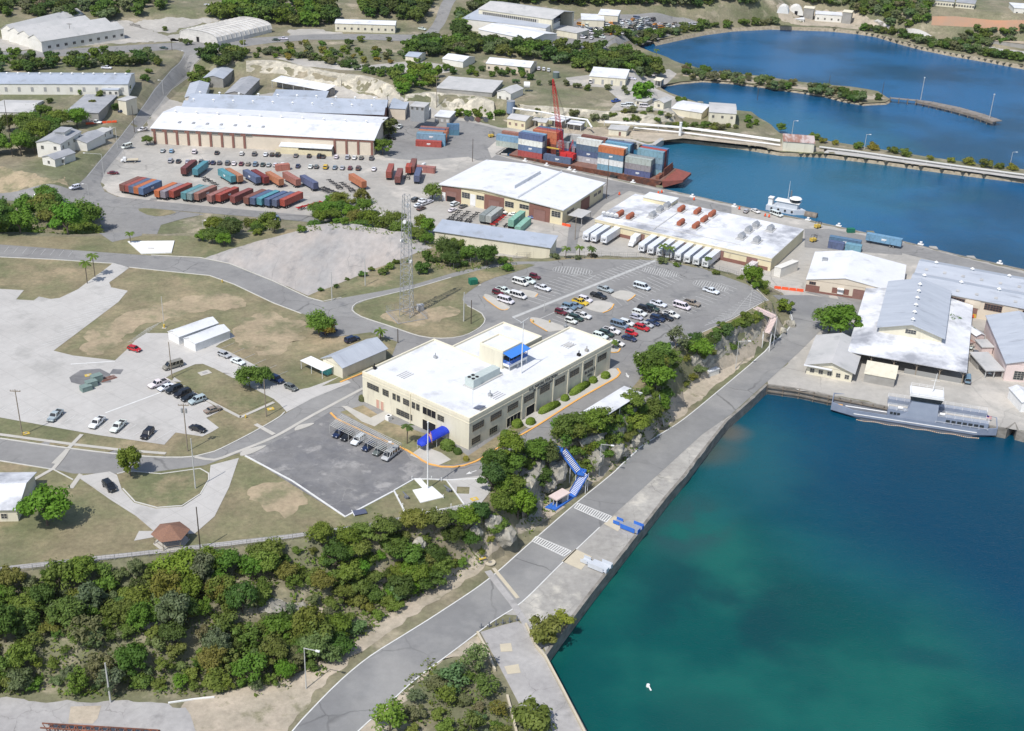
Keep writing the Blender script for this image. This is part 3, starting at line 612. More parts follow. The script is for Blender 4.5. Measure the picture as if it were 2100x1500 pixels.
mark('concrete_strip',[[(1012,1166),(1062,1228)]],.9,m_tan,.15)
mark('concrete_strip',[[(1000,1172),(1050,1236),(1110,1330)]],1.6,m_slab,.14)
def island(px,label,edge=None):
    P=W2(px);Q=spline(P,.8,True);t=thing('parking_island',label,'traffic island',(0,0,0),0,'raised islands in the parking lot')
    b=MB();z=14.06;b.prism([(p.x,p.y)for p in Q],z-.1,z+.16);b.build('island_slab',m_side,t)
    if edge:
        b=MB();q=spline(W2(edge),.8);stripe(b,q,.4,.24);b.build('painted_edge',m_orange,t)
island([(992,606),(1003,606),(1035,625),(1046,632),(1040,637),(1028,636),(1000,617)],'long concrete island beside the two white vans nearest the tower lawn',[(991,610),(1002,620),(1028,637),(1042,635)])
island([(1070,595),(1098,600),(1103,606),(1095,611),(1065,602)],'concrete island behind the row of white vans',[(1103,604),(1098,610)])
island([(1088,657),(1100,653),(1150,668),(1162,676),(1140,680),(1122,680)],'rounded concrete island with a yellow hydrant behind the naval building',[(1090,656),(1090,662),(1122,681)])
island([(1222,618),(1258,624),(1250,634),(1235,642),(1200,631)],'square concrete island just behind the blue pickup row',[(1259,625),(1252,636),(1236,643)])
island([(1275,597),(1302,604),(1295,612),(1285,617),(1253,607)],'square concrete island next to the silver pickup',[(1303,606),(1296,613),(1286,619)])
island([(1252,704),(1271,716),(1266,722),(1248,722),(1245,712)],'half round concrete island at the right end of the naval building',[(1272,716),(1266,724),(1250,724)])
island([(605,884),(612,874),(645,869),(628,878)],'small pale concrete island at the lot entrance nearest the carport')
island([(494,936),(500,925),(546,915),(520,930)],'small pale concrete island at the lower lot entrance')
# BUILDINGS
m_cream=mat('cream_stucco',(.69,.65,.52),(.62,.58,.46),scale=.5,detail=8,c3=(.50,.46,.37),scale3=.8,ctr3=(.55,.75),stretch=(1,1,.16))
m_cream2=mat('pale_yellow_wall',(.70,.62,.42),(.64,.57,.39),scale=.3,detail=6,c3=(.45,.38,.27),scale3=.4,ctr3=(.62,.75),stretch=(1,1,.35))
m_beige=mat('beige_wall',(.66,.58,.47),(.60,.53,.43),scale=.3,detail=6)
m_offw=mat('off_white_wall',(.74,.72,.67),(.66,.64,.58),scale=.3,detail=6)
m_pinkw=mat('pale_pink_wall',(.70,.58,.55),(.64,.53,.50),scale=.3,detail=6)
m_greyw=mat('grey_block_wall',(.34,.33,.31),(.28,.27,.25),scale=.4,detail=6)
m_brown=mat('red_brown_paint',(.24,.115,.09),(.20,.10,.08),scale=.5,detail=6)
m_brownd=mat('brown_roller_door',(.27,.15,.13),(.23,.13,.11),scale=.6)
m_wroof=mat('white_roof',(.71,.72,.735),(.64,.65,.67),scale=.14,detail=12,c3=(.46,.47,.49),scale3=.16,ctr3=(.56,.74),joint=3.2,jcol=(.60,.61,.63))
m_wroofd=mat('stained_white_roof',(.72,.73,.75),(.58,.59,.62),scale=.12,detail=12,c3=(.30,.31,.34),scale3=.09,ctr3=(.48,.66),ctr=(.42,.60))
m_metal=mat('grey_metal_roof',(.46,.49,.54),(.39,.42,.47),scale=.12,detail=6,stretch=(.6,3,1),rough=.55,spec=.5,c3=(.32,.34,.38),scale3=.2,ctr3=(.58,.7))
m_metalb=mat('bluish_metal_roof',(.41,.45,.52),(.35,.39,.45),scale=.15,detail=6,rough=.5,spec=.5,c3=(.29,.31,.34),scale3=.2,ctr3=(.55,.72))
m_groof=mat('weathered_grey_roof',(.30,.31,.33),(.38,.385,.40),scale=.2,detail=8,c3=(.24,.25,.27),scale3=.3,ctr3=(.55,.7))
m_lroof=mat('light_grey_roof',(.52,.51,.50),(.44,.44,.43),scale=.15,detail=8,c3=(.36,.36,.36),scale3=.2,ctr3=(.58,.7))
m_rust=mat('rusty_metal_roof',(.30,.16,.12),(.50,.42,.40),scale=.35,detail=8,stretch=(1,.3,1),ctr=(.42,.56))
m_glass=mat('dark_window_glass',(.025,.03,.035),(.05,.055,.06),scale=2,rough=.12,spec=.6)
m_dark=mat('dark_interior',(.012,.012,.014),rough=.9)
m_frame=mat('window_frame_paint',(.45,.43,.38))
m_frameb=mat('brown_window_frame',(.26,.14,.11))
m_wpaint=mat('white_paint',(.78,.78,.77),(.70,.70,.69),scale=.8)
m_steel=mat('galvanised_steel',(.45,.46,.47),(.38,.39,.40),scale=2,rough=.5,metal=.4)
m_blue=mat('bright_blue_paint',(.03,.13,.52),(.04,.16,.55),scale=1)
m_bluec=mat('blue_canvas',(.012,.035,.42),(.016,.05,.50),scale=1.2,rough=.7)
m_blueaw=mat('light_blue_canvas',(.05,.22,.66),(.05,.20,.60),scale=1.2,rough=.7)
m_yel=mat('yellow_door',(.62,.44,.08),(.54,.38,.08),scale=1)
m_red=mat('red_paint',(.55,.03,.03),(.45,.03,.03),scale=.8)
m_orangeb=mat('orange_barrier_plastic',(.85,.13,.04),(.75,.11,.04),scale=1,rough=.5)
m_pole=mat('pale_grey_pole',(.52,.52,.50),(.44,.44,.42),scale=1)
m_wood=mat('dark_wood_pole',(.10,.075,.055),(.065,.05,.04),scale=2)
m_wood2=mat('weathered_wood',(.30,.25,.19),(.22,.18,.14),scale=1.5)
m_black=mat('black_rubber',(.02,.02,.02))
m_aqua=mat('aqua_paint',(.10,.42,.42))
m_tarpg=mat('green_bin_paint',(.01,.17,.10),(.015,.12,.08),scale=1)
m_hedge=None
class Bld:
    """rectangular building: origin at the corner A (front left), x along the front, y into the depth, z up"""
    def __init__(s,name,label,cat,A,B,C,h,zr=None,z0=None,group=None,depth=None,hang=False):
        g=z0 if z0 is not None else T(*A).z
        for _ in range(0 if 'shelter' in name and g<4 else 3):
            k=[Vector(G(p[0],p[1],g+h))for p in(A,B,C)];m_=(k[0]+k[2])/2;f_=(k[0]+k[1])/2;gz=min(hgt(m_.x,m_.y),hgt(f_.x,f_.y)+.3)
            if abs(gz-g)>.7:g=gz
        ze=g+h
        a,b,c=[Vector(G(p[0],p[1],ze))for p in(A,B,C)]
        ex=(b-a);s.w=ex.length;ex.normalize();ey=Vector((-ex.y,ex.x))
        if hang:ey=(c-a).normalized();ex=Vector((ey.y,-ey.x));s.w=(b-a).dot(ex)
        s.d=(c-a).dot(ey)if depth is None else depth
        s.h=h;s.z0=g;s.rz=math.atan2(ex.y,ex.x);s.a=a;s.ex=ex;s.ey=ey
        s.t=thing(name,label,cat,(a.x,a.y,g),s.rz,group)
        s.cache={}
    def part(s,mb,name,mats,parent=None):return mb.build(name,mats,parent if parent is not None else s.t)
    def walls(s,m,m2=None,base=None,inset=0.35,top=0.0,zb=-5):
        b=MB();i=inset;b.box(i,s.w-i,i,s.d-i,zb,s.h-top-.01)
        s.inset=i;return s.part(b,'wall',m)
    def flat(s,m,parapet=.0,pm=None,th=.35,pw=.4):
        b=MB()
        if parapet:
            b.box(0,s.w,0,s.d,s.h-th-.02,s.h);s.part(b,'roof',m)
            b=MB();z1=s.h+parapet
            b.box(-.02,s.w+.02,-.02,pw,s.h-th,z1);b.box(-.02,s.w+.02,s.d-pw,s.d+.02,s.h-th,z1)
            b.box(-.02,pw,pw,s.d-pw,s.h-th,z1);b.box(s.w-pw,s.w+.02,pw,s.d-pw,s.h-th,z1);s.part(b,'parapet',pm)
        else:
            b.box(0,s.w,0,s.d,s.h-th,s.h);s.part(b,'roof',m)
            if pm:
                b=MB();b.box(-.06,s.w+.06,-.06,s.d+.06,s.h-th-.1,s.h-.08);s.part(b,'fascia',pm)
    def gable(s,m,rise,axis='x',over=.5,th=.15,off=.5,mw=None,x0=0,x1=None,y0=0,y1=None,name='roof',z=None):
        """ridge along axis; off = ridge position across (0..1)"""
        x1=s.w if x1 is None else x1;y1=s.d if y1 is None else y1;h=s.h if z is None else z
        b=MB()
        if axis=='x':
            r=y0+(y1-y0)*off;prof=[(y0,h),(r,h+rise),(y1,h),(y1,h-th),(r,h+rise-th),(y0,h-th)];b.xprism(prof,x0,x1,0,'x')
        else:
            r=x0+(x1-x0)*off;prof=[(x0,h),(r,h+rise),(x1,h),(x1,h-th),(r,h+rise-th),(x0,h-th)];b.xprism(prof,y0,y1,0,'y')
        ro=s.part(b,name,m)
        if mw is not None:
            i=getattr(s,'inset',.3)
            if axis=='x':
                for xx in(x0+i,x1-i-.15):s.part(MB().add([(xx,y0+i,h-th-.01),(xx,y1-i,h-th-.01),(xx,r,h+rise-th-.03),(xx+.15,y0+i,h-th-.01),(xx+.15,y1-i,h-th-.01),(xx+.15,r,h+rise-th-.03)],[(0,1,2),(3,5,4),(0,3,4,1),(1,4,5,2),(2,5,3,0)]),'gable_wall',mw)
            else:
                for yy in(y0+i,y1-i-.15):s.part(MB().add([(x0+i,yy,h-th-.01),(x1-i,yy,h-th-.01),(r,yy,h+rise-th-.03),(x0+i,yy+.15,h-th-.01),(x1-i,yy+.15,h-th-.01),(r,yy+.15,h+rise-th-.03)],[(0,1,2),(3,5,4),(0,3,4,1),(1,4,5,2),(2,5,3,0)]),'gable_wall',mw)
        return ro
    def hip(s,m,rise,th=.2,ins=None):
        k=min(s.w,s.d)/2 if ins is None else ins;h=s.h;b=MB()
        if s.w>=s.d:r0,r1=(k,s.d/2,h+rise),(s.w-k,s.d/2,h+rise)
        else:r0,r1=(s.w/2,k,h+rise),(s.w/2,s.d-k,h+rise)
        vs=[(0,0,h),(s.w,0,h),(s.w,s.d,h),(0,s.d,h),r0,r1,(0,0,h-th),(s.w,0,h-th),(s.w,s.d,h-th),(0,s.d,h-th)]
        fs=[(0,1,5,4),(1,2,5),(2,3,4,5),(3,0,4)]if s.w>=s.d else[(0,1,4),(1,2,5,4),(2,3,5),(3,0,4,5)]
        fs+=[(0,6,7,1),(1,7,8,2),(2,8,9,3),(3,9,6,0),(6,9,8,7)]
        b.add(vs,fs);return s.part(b,'roof',m)
    def shed(s,m,rise,th=.15,axis='y'):
        h=s.h;b=MB()
        if axis=='y':b.xprism([(0,h),(s.d,h+rise),(s.d,h+rise-th),(0,h-th)],0,s.w,0,'x')
        else:b.xprism([(0,h),(s.w,h+rise),(s.w,h+rise-th),(0,h-th)],0,s.d,0,'y')
        return s.part(b,'roof',m)
    def op(s,side,a,bb,z0,z1,kind='window',mats=None,nx=2,ny=2,label=None,proud=.0,off=None):
        """an opening in a wall: frame, glass and glazing bars, or a door leaf"""
        i=getattr(s,'inset',.35)if off is None else off
        w_,h_=bb-a,z1-z0;key=(kind,round(w_,2),round(h_,2),nx,ny,str([m.name for m in mats]if mats else 0))
        if key not in s.cache:
            b=MB();fr=.08
            fm,gm=mats if mats else(m_frame,m_glass)
            if kind=='window':
                b.box(0,w_,-.04,.05,0,h_,1)
                b.box(-fr,w_+fr,-.10,-.041,-fr,0);b.box(-fr,w_+fr,-.10,-.041,h_,h_+fr)
                b.box(-fr,0,-.10,-.041,0,h_);b.box(w_,w_+fr,-.10,-.041,0,h_)
                for k in range(1,nx):b.box(w_*k/nx-.035,w_*k/nx+.035,-.08,-.041,0,h_)
                for k in range(1,ny):b.box(0,w_,-.075,-.041,h_*k/ny-.03,h_*k/ny+.03)
            else:
                b.box(0,w_,-.05,.05,0,h_,1);b.box(-fr,w_+fr,-.12,-.051,h_,h_+fr);b.box(-fr,0,-.12,-.051,0,h_);b.box(w_,w_+fr,-.12,-.051,0,h_)
                for k in range(1,ny):b.box(0,w_,-.07,-.051,h_*k/ny-.025,h_*k/ny+.025,1)
            s.cache[key]=b.mesh(kind,[fm,gm])
        o=bpy.data.objects.new(kind,s.cache[key]);COL.objects.link(o);o.parent=s.t
        if side=='f':o.location=(a,i-proud,z0)
        elif side=='b':o.location=(bb,s.d-i+proud,z0);o.rotation_euler[2]=math.pi
        elif side=='r':o.location=(s.w-i+proud,a,z0);o.rotation_euler[2]=math.pi/2
        else:o.location=(i-proud,bb,z0);o.rotation_euler[2]=-math.pi/2
        if label:o['label']=label
        return o
    def X(s,u,v,z):
        """local x of a picture point seen on the plane of height z (above the base)"""
        p=Vector(G(u,v,s.z0+z))-s.a;return p.dot(s.ex),p.dot(s.ey)
# the naval station headquarters
HH=8.6
B=Bld('headquarters_building','long two storey cream naval station building with white flat roof','office building',(743,765),(962.5,862),(1250,702),HH,z0=14.0)
B.inset=0.0
LW,LD=B.w,B.d
p_notch=B.X(892,698,HH);p_w0=B.X(1017,659,HH);p_w1=B.X(1157,690,HH);p_br=B.X(1161,671,HH);p_t0=B.X(1076,708,HH)
ND=p_notch[1]
WX0=6.5
WY1=p_w0[1]+1
BX0=p_br[0]
poly=[(0,0),(LW,0),(LW,LD),(BX0+1.0,LD),(BX0+1.0,ND+(LD-ND)*.38),(BX0-1.0,ND+(LD-ND)*.38),(BX0-1.0,WY1),(WX0,WY1),(WX0,ND),(0,ND)]
b=MB();b.prism(poly,-1,HH-.4);B.part(b,'wall',m_cream)
b=MB();b.prism([(.42,.42),(LW-.42,.42),(LW-.42,LD-.42),(BX0+1.42,LD-.42),(BX0+1.42,ND-.42),(.42,ND-.42)],HH-.41,HH-.12)
b.prism([(WX0+.42,ND+.05),(BX0-1.42,ND+.05),(BX0-1.42,WY1-.42),(WX0+.42,WY1-.42)],HH-.81+.4,HH-.6+.3);B.part(b,'roof',m_wroof)
m_cope=mat('cream_coping',(.76,.71,.56),(.70,.64,.50),scale=.5)
b=MB();z0,z1=HH-.42,HH+.42
def wallseg(b,p,q,w_=.42,z0=z0,z1=z1):
    x0,x1=sorted((p[0],q[0]));y0,y1=sorted((p[1],q[1]));b.box(x0,x1,y0,y1,z0,z1)
c=.42
wallseg(b,(0,0),(LW,c));wallseg(b,(LW-c,c),(LW,LD-c));wallseg(b,(BX0+1,LD-c),(LW,LD));wallseg(b,(BX0+1,ND-c),(BX0+1+c,LD-c));wallseg(b,(0,c),(c,ND-c));wallseg(b,(0,ND-c),(BX0+1,ND))
wallseg(b,(WX0,ND),(WX0+c,WY1),z1=HH+.2);wallseg(b,(WX0+c,WY1-c),(BX0-1,WY1),z1=HH+.2);wallseg(b,(BX0-1-c,ND),(BX0-1,WY1-c),z1=HH+.2)
B.part(b,'parapet',m_cope)
b=MB()
for z in(HH-1.15,):
    b.box(-.06,LW+.06,-.06,-.001,z,z+.18);b.box(LW+.001,LW+.06,0,LD+.06,z,z+.18)
B.part(b,'string_course',m_cope)
mw_=[mat('dark_olive_window_frame',(.22,.20,.15)),m_glass]
def fx(u):return None
k=LW/218.0
def hx(u):return(u-744)/218*LW*1.0
for(u0,u1,z0_,z1_,nx)in((755,779,5.0,6.5,4),(788,800,4.9,6.6,2),(809,815,4.9,6.6,1),(818,824,4.9,6.6,1),(831,843,4.9,6.5,2),(849,855,4.9,6.6,1),(858,864,4.9,6.6,1),(901,913,4.8,6.3,2),(817,849,1.0,2.6,4)):
    B.op('f',hx(u0),hx(u1),z0_,z1_,'window',mw_,nx,2 if nx==1 else 3)
B.op('f',hx(871),hx(897),4.6,6.7,'window',[m_cope,m_dark],3,1)
B.op('f',hx(871),hx(897),0.1,3.0,'door',[m_cope,m_dark],1,1)
mdoor=mat('salmon_door',(.55,.32,.25))
for u in(774,783.5):B.op('f',hx(u),hx(u+5.6),0.05,2.6,'door',[m_cope,mdoor],1,2)
b=MB();b.box(hx(845),hx(846.3),-.25,-.001,-.2,HH+.1);B.part(b,'downpipe',m_cope)
def hy(u):
    lo,hi=0.0,LD
    for _ in range(30):
        m_=(lo+hi)/2;p=B.a+B.ex*LW+B.ey*m_;v3=np.array([p.x,p.y,14+5.5-CH]);uu=1050+FPX*float(v3@_R)/float(v3@_F)
        if uu<u:lo=m_
        else:hi=m_
    return(lo+hi)/2
for(u0,u1)in((969,992),(1006,1028),(1041,1062),(1075,1095),(1107.5,1127),(1138.5,1158),(1169,1187),(1198,1215.5),(1226,1243)):
    B.op('r',hy(u0),hy(u1),4.7,6.5,'window',mw_,5,3)
B.op('r',hy(968),hy(985),.9,2.7,'window',mw_,4,3);B.op('r',hy(1004.5),hy(1020),.9,2.7,'window',mw_,4,3)
B.op('r',hy(1040),hy(1068),.2,2.9,'window',[m_cope,m_dark],4,1);B.op('r',hy(1080),hy(1097),.1,3.0,'door',[m_cope,m_dark],2,1)
b=MB()
for u in(1071,1100,1135,1165,1195,1222):
    b=MB();b.box(LW+.001,LW+.18,hy(u)-.2,hy(u)+.2,-.5,HH-1.2);B.part(b,'pilaster',m_cream)
b=MB();b.box(LW,LW+2.2,hy(1078),hy(1100),-.3,.22);b.box(LW+2.2,LW+2.9,hy(1079),hy(1099),-.3,.1);B.part(b,'entrance_step',m_side)
def text3d(body,size,mat_,parent,loc,rot,name='lettering',ext=.03,al='LEFT'):
    cu=bpy.data.curves.new(name,'FONT');cu.body=body;cu.size=size;cu.extrude=ext;cu.align_x=al;cu.offset=.012*size
    o=bpy.data.objects.new(name,cu);COL.objects.link(o)
    dg=bpy.context.evaluated_depsgraph_get();me=bpy.data.meshes.new_from_object(o.evaluated_get(dg));bpy.data.objects.remove(o)
    me.materials.clear();me.materials.append(mat_);o=obj(name,me,parent);o.location=loc;o.rotation_euler=rot
    return o
m_letter=mat('dark_letter_paint',(.03,.03,.04))
rot=(math.pi/2,0,math.pi/2)
text3d('U.S. NAVAL STATION',1.28,m_letter,B.t,(LW+.05,hy(1084),HH-1.05),rot)
text3d('GUANTANAMO BAY',.92,m_letter,B.t,(LW+.05,hy(1093),HH-2.0),rot)
text3d('BULKELEY',1.25,m_letter,B.t,(LW+.05,hy(1200),3.0),rot)
text3d('HALL',1.0,m_letter,B.t,(LW+.05,hy(1206),1.8),rot)
tx0,ty0=B.X(983,718,HH+4.6);tx1,ty1=B.X(1031,725.5,HH+4.6);tx2,ty2=B.X(1070,706,HH+4.6)
TW=8.2;X1=tx1;Y0=ty1;X0=X1-TW;Y1=ty2
TH=5.2
b=MB();b.box(X0,X1,Y0,Y1,HH-.3,HH+TH-.5);tw=B.part(b,'roof_tower',m_cream)
b=MB();zt0,zt1=HH+TH-.52,HH+TH
for q in((X0,X1,Y0,Y0+.35),(X0,X1,Y1-.35,Y1),(X0,X0+.35,Y0+.35,Y1-.35),(X1-.35,X1,Y0+.35,Y1-.35)):b.box(q[0]-.05 if q[0]==X0 else q[0],q[1]+.05 if q[1]==X1 else q[1],q[2],q[3],zt0,zt1)
B.part(b,'parapet',m_cope,tw)
b=MB();b.box(X0+.3,X1-.3,Y0+.3,Y1-.3,zt0-.1,zt0+.06);B.part(b,'tower_roof',m_wroof,tw)
t=thing('lookout_balcony','white balcony with blue rails and blue awning on the roof tower','balcony',tuple(B.a)+(14.0,),B.rz)
by0,by1,bx1=Y0+.25,Y1-.2,X1+2.3
b=MB();b.box(X1+.01,bx1,by0,by1,HH+1.0,HH+1.25);b.box(X1+.01,bx1,by0,by0+.06,HH+1.25,HH+1.75);b.box(bx1-.06,bx1,by0+.06,by1-.06,HH+1.25,HH+1.75);b.box(X1+.01,bx1,by1-.06,by1,HH+1.25,HH+1.75)
for yy in(by0+.2,(by0+by1)/2,by1-.2):b.box(bx1-.3,bx1-.1,yy-.1,yy+.1,HH-.2,HH+1.0)
b.build('deck',m_wpaint,t)
b=MB()
for z in(HH+1.85,HH+2.2,HH+2.55):
    b.box(X1+.01,bx1+.03,by0-.03,by0+.06,z,z+.16);b.box(bx1-.06,bx1+.03,by0,by1,z,z+.16);b.box(X1+.01,bx1+.03,by1-.06,by1+.03,z,z+.16)
for k_ in range(6):yy=by0+(by1-by0)*k_/5;b.box(bx1-.07,bx1-.01,yy-.05,yy+.05,HH+1.25,HH+4.1)
b.build('railing',m_blue,t)
b=MB();b.xprism([(X1+.01,HH+4.75),(bx1+.7,HH+4.15),(bx1+.7,HH+4.07),(X1+.01,HH+4.67)],by0-.2,by1+.5,0,'y');b.build('awning',m_blueaw,t)
b=MB();b.box(X1,X1+.05,by0+.1,by1-.1,HH+1.25,HH+3.6);b.build('window_band',m_glass,t)
def roof_thing(name,label,cat,u,v,hz=HH-.1,group=None):
    x,y=B.X(u,v,hz);p=B.a+B.ex*x+B.ey*y
    return thing(name,label,cat,(p.x,p.y,14+hz),B.rz,group),x,y
t,x,y=roof_thing('air_conditioner','large pale green rooftop air conditioner with four round fans','air conditioner',962,795)
b=MB();b.box(-1.5,1.5,0,3.2,.25,2.5);b.build('condenser_box',mat('pale_green_metal',(.50,.56,.54),(.44,.50,.48),scale=1,rough=.5),t)
b=MB();b.box(-1.3,1.3,3.22,11,.25,2.3);b.build('duct_box',MATS['pale_green_metal'],t)
b=MB()
for i in(-.7,.7):
    for j in(.8,2.3):b.tube((i,j,2.5),(i,j,2.62),.48,14)
b.build('fan',m_dark,t)
b=MB();b.box(-1.9,1.9,-.4,11.6,0,.24);b.build('plinth',m_lroof,t)
t,x,y=roof_thing('radio_mast','white flagpole shaped radio mast with crossarm on the roof','mast',1069,766)
b=MB();b.tube((0,0,0),(0,0,15.5),.17,8,0,.09);b.build('pole',m_wpaint,t)
b=MB();b.bar((-1.6,-2.8,17),(0,0,14.8),.12,.12);b.bar((0,-1.2,15.2),(0,2.2,15.6),.1,.1);b.build('crossarm',m_wpaint,t)
t,x,y=roof_thing('roof_antenna','thin whip antenna on a dark base at the front roof corner','antenna',969,838)
b=MB();b.tube((0,0,0),(0,0,6.0),.06,6);b.build('pole',m_wpaint,t)
for(u,v,lab)in((768,757,'small grey siren on the left roof corner'),(1160,672,'small dark camera mast on the far roof corner'),(1187,730,'black roof box beside the right parapet'),(1203,721,'brown roof box nearest the right end of the parapet'),(1005,812,'low grey vent standing near the long parapet'),(893,735,'brown frame box behind the left parapet')):
    t,x,y=roof_thing('roof_equipment',lab,'roof box',u,v)
    b=MB();b.box(-.5,.5,-.35,.35,0,.7);b.box(-.1,.1,-.1,.1,.7,1.6);b.build('housing',random.choice([m_steel,m_dark,m_greyw]),t)
t,x,y=roof_thing('solar_collector','grey solar panel lying on the front roof corner','solar panel',983,838)
b=MB();b.xprism([(-1.2,.1),(1.2,.8),(1.2,.7),(-1.2,0)],-1.1,1.1,0,'y');b.build('panel',mat('solar_cells',(.10,.11,.16),rough=.3),t)
b=MB();b.box(.9,1.1,-1,1,-.1,.68);b.build('stand',m_steel,t)
for i,(u,v)in enumerate(((1167,709),(1020,812),(832,770))):
    t,x,y=roof_thing('roof_hatch',('square roof vent grille near the far corner','small row of pipe stubs by the long parapet','flat conduit loops on the left half of the roof')[i],'roof vent',u,v)
    b=MB()
    for q in range(4):b.box(-1.5+q*.8,-1.3+q*.8,-2.0,2.0,0,.12)
    if i==0:b.box(-1,1,-1,1,.12,.4)
    b.build('pipes' if i else 'grille',m_lroof,t)
# warehouse one: white roofed, brown bays
B=Bld('transit_warehouse','broad white roofed warehouse with brown door bays beside the barge quay','warehouse',(899,378),(1156,431),(1243,375),6.8,z0=3.0)
B.walls(m_cream2,inset=.7);B.gable(m_wroof,1.7,'y',off=.36,th=.4,mw=m_cream2)
Wd=B.w
b=MB();b.xprism([(Wd*.64-1.0,B.h+1.0),(Wd*.64,B.h+1.65),(Wd*.64+.3,B.h+1.2),(Wd*.64+.3,B.h+.4),(Wd*.64-1.0,B.h+.4)],0.1,B.d-.1,0,'y');B.part(b,'roof_ridge_parapet',m_wroof)
b=MB();b.xprism([(Wd*.41,B.h+1.0),(Wd*.53,B.h+2.7),(Wd*.53+.3,B.h+2.6),(Wd*.53+.3,B.h+.6)],B.d*.22,B.d*.80,0,'y');B.part(b,'roof_monitor',m_wroof)
f=Wd/252.0
mwb=[m_frame,m_glass]
for(u0,u1)in((908,948),(996,1036),(1086,1127)):
    b=MB();b.box((u0-902)*f,(u1-902)*f,.55,.69,-.5,B.h-.45);B.part(b,'bay_panel',m_brown)
    B.op('f',(u0-902+9)*f,(u1-902-9)*f,0,4.6,'door',[m_brown,m_brownd],1,6,proud=.17)
b=MB();b.box(17*f,35*f,.36,.44,0,2.4);B.part(b,'open_doorway',m_dark)
for(u0,u1,z_,n_)in((950,966,3.0,3),(980,995,3.6,3),(1038,1055,3.0,3),(1067,1085,3.6,3),(1130,1147,3.0,3)):B.op('f',(u0-902)*f,(u1-902)*f,z_,5.3,'window',mwb,n_,2 if z_>3.2 else 3)
b=MB();b.box((967-902)*f,(978-902)*f,.6,.69,0,5.2);B.part(b,'white_panel',m_wpaint);b=MB();b.box((909-902)*f,(916-902)*f,.4,.5,0,3.6);B.part(b,'white_panel',m_wpaint)
b=MB();b.box(0,B.w-.7,.60,.69,-.1,.5);B.part(b,'plinth',m_cream2)
for a_ in(.12,.2,.75,.85):B.op('r',B.d*a_,B.d*a_+3,3.2,4.4,'window',mwb,3,1)
b=MB();b.box(B.w-.69,B.w-.5,B.d*.44,B.d*.64,0,5.2);B.part(b,'bay_panel',m_brown)
b=MB();b.box(B.w+.4,B.w+6.5,3.5,13,3.6,3.75)
for yy in(4,12.5):b.box(B.w+6.2,B.w+6.35,yy,yy+.15,0,3.6)
B.part(b,'side_canopy',m_lroof)
# warehouse two: pale yellow with stained flat roof
B=Bld('cold_store_warehouse','long pale yellow warehouse with stained flat roof and rows of coolers','warehouse',(1220,449),(1583,530),(1648,470),5.2,z0=3.0)
B.walls(m_cream2,inset=.05);B.flat(m_wroofd,.0,m_cope,th=.3)
b=MB()
for z in(B.h-1.5,):b.box(-.02,B.w+.02,-.12,.04,z,z+.15)
B.part(b,'string_course',m_greyw)
b=MB();b.box(B.w*.15,B.w*.985,-.06,.04,-.4,1.4);B.part(b,'brown_dado',m_brown)
f=B.w/363.0
for(u0,u1,z1_,kk)in((1316,1328,3.2,0),(1342,1361,3.6,1),(1378,1390,3.1,0),(1405,1424,3.6,0),(1440,1452,3.1,0),(1470,1490,3.7,0),(1536,1556,3.7,0)):
    B.op('f',(u0-1220)*f,(u1-1220)*f,.7,z1_,'door',[m_brown,m_dark if kk else m_brownd],1,4,proud=.08)
for u in range(1236,1580,22):
    b=MB();b.box((u-1220)*f,(u-1220)*f+.12,-.04,.04,1.5,B.h-1.55);B.part(b,'wall_rib',m_cream2)
b=MB();b.box(B.w*.20-8,B.w*.20+4.5,B.d-6.5,B.d+.3,B.h-.4,B.h+1.6);hb=B.part(b,'roof_house',m_cream2)
b=MB();b.box(B.w*.20-8.3,B.w*.20+4.8,B.d-6.8,B.d+.6,B.h+1.6,B.h+1.9);B.part(b,'roof',m_wroof,hb)
b=MB();b.box(B.w*.02,B.w*.17,B.d*.35,B.d*.38,B.h,B.h+.25);b.box(B.w*.33,B.w*.335,2,B.d*.85,B.h,B.h+.2);b.box(4,B.w*.8,5.8,6.1,B.h,B.h+.18);B.part(b,'roof_pipe',m_lroof)
COOL=B
m_orc=mat('rust_orange_metal',(.40,.12,.06),(.30,.10,.06),scale=1)
def cooler(u,v,orange,lab,grp):
    x,y=COOL.X(u,v,COOL.h+.5);p=COOL.a+COOL.ex*x+COOL.ey*y
    t=thing('roof_cooler',lab,'roof cooler',(p.x,p.y,3+COOL.h),COOL.rz,grp)
    b=MB()
    if orange:
        b.tube((0,-2.3,1.25),(0,2.3,1.25),.95,8);b.box(-.8,.8,-2.2,2.2,.3,1.3)
    else:
        b.box(-1.1,1.1,-1.5,1.5,.3,1.6);b.xprism([(-1.1,1.6),(0,2.3),(1.1,1.6)],-1.4,1.4,0,'y')
    b.build('casing',m_orc if orange else m_steel,t)
    b=MB();b.box(-1.6,1.6,-2.9,2.9,0,.3);b.build('plinth',m_lroof,t)
for i,(u,v)in enumerate(((1271,441),(1292,446),(1397,431),(1430,436),(1460,441),(1444,452),(1396,459),(1427,465))):cooler(u,v,True,('rust orange round roof cooler nearest the left end of the pale yellow warehouse','second rust orange roof cooler from the left end of the pale yellow warehouse','rust orange cooler behind the others, left of centre on the stained roof','rust orange cooler at the back, centre of the stained roof','rust orange cooler at the far end of the diagonal trio','middle rust orange cooler of the diagonal trio','rust orange cooler alone in front of the back pair','rust orange cooler at the near end of the diagonal trio')[i],'rust orange roof coolers')
for i,(u,v)in enumerate(((1338,442),(1353,431),(1368,423),(1521,486),(1535,473),(1550,463),(1580,470),(1552,494))):cooler(u,v,False,('grey roof cooler nearest the front in the left trio','middle grey roof cooler of the left trio','grey roof cooler at the back of the left trio','grey roof cooler nearest the front in the right trio','middle grey roof cooler of the right trio','grey roof cooler at the back of the right trio','grey roof cooler alone near the back right corner','grey roof cooler alone near the front right')[i],'grey roof coolers')
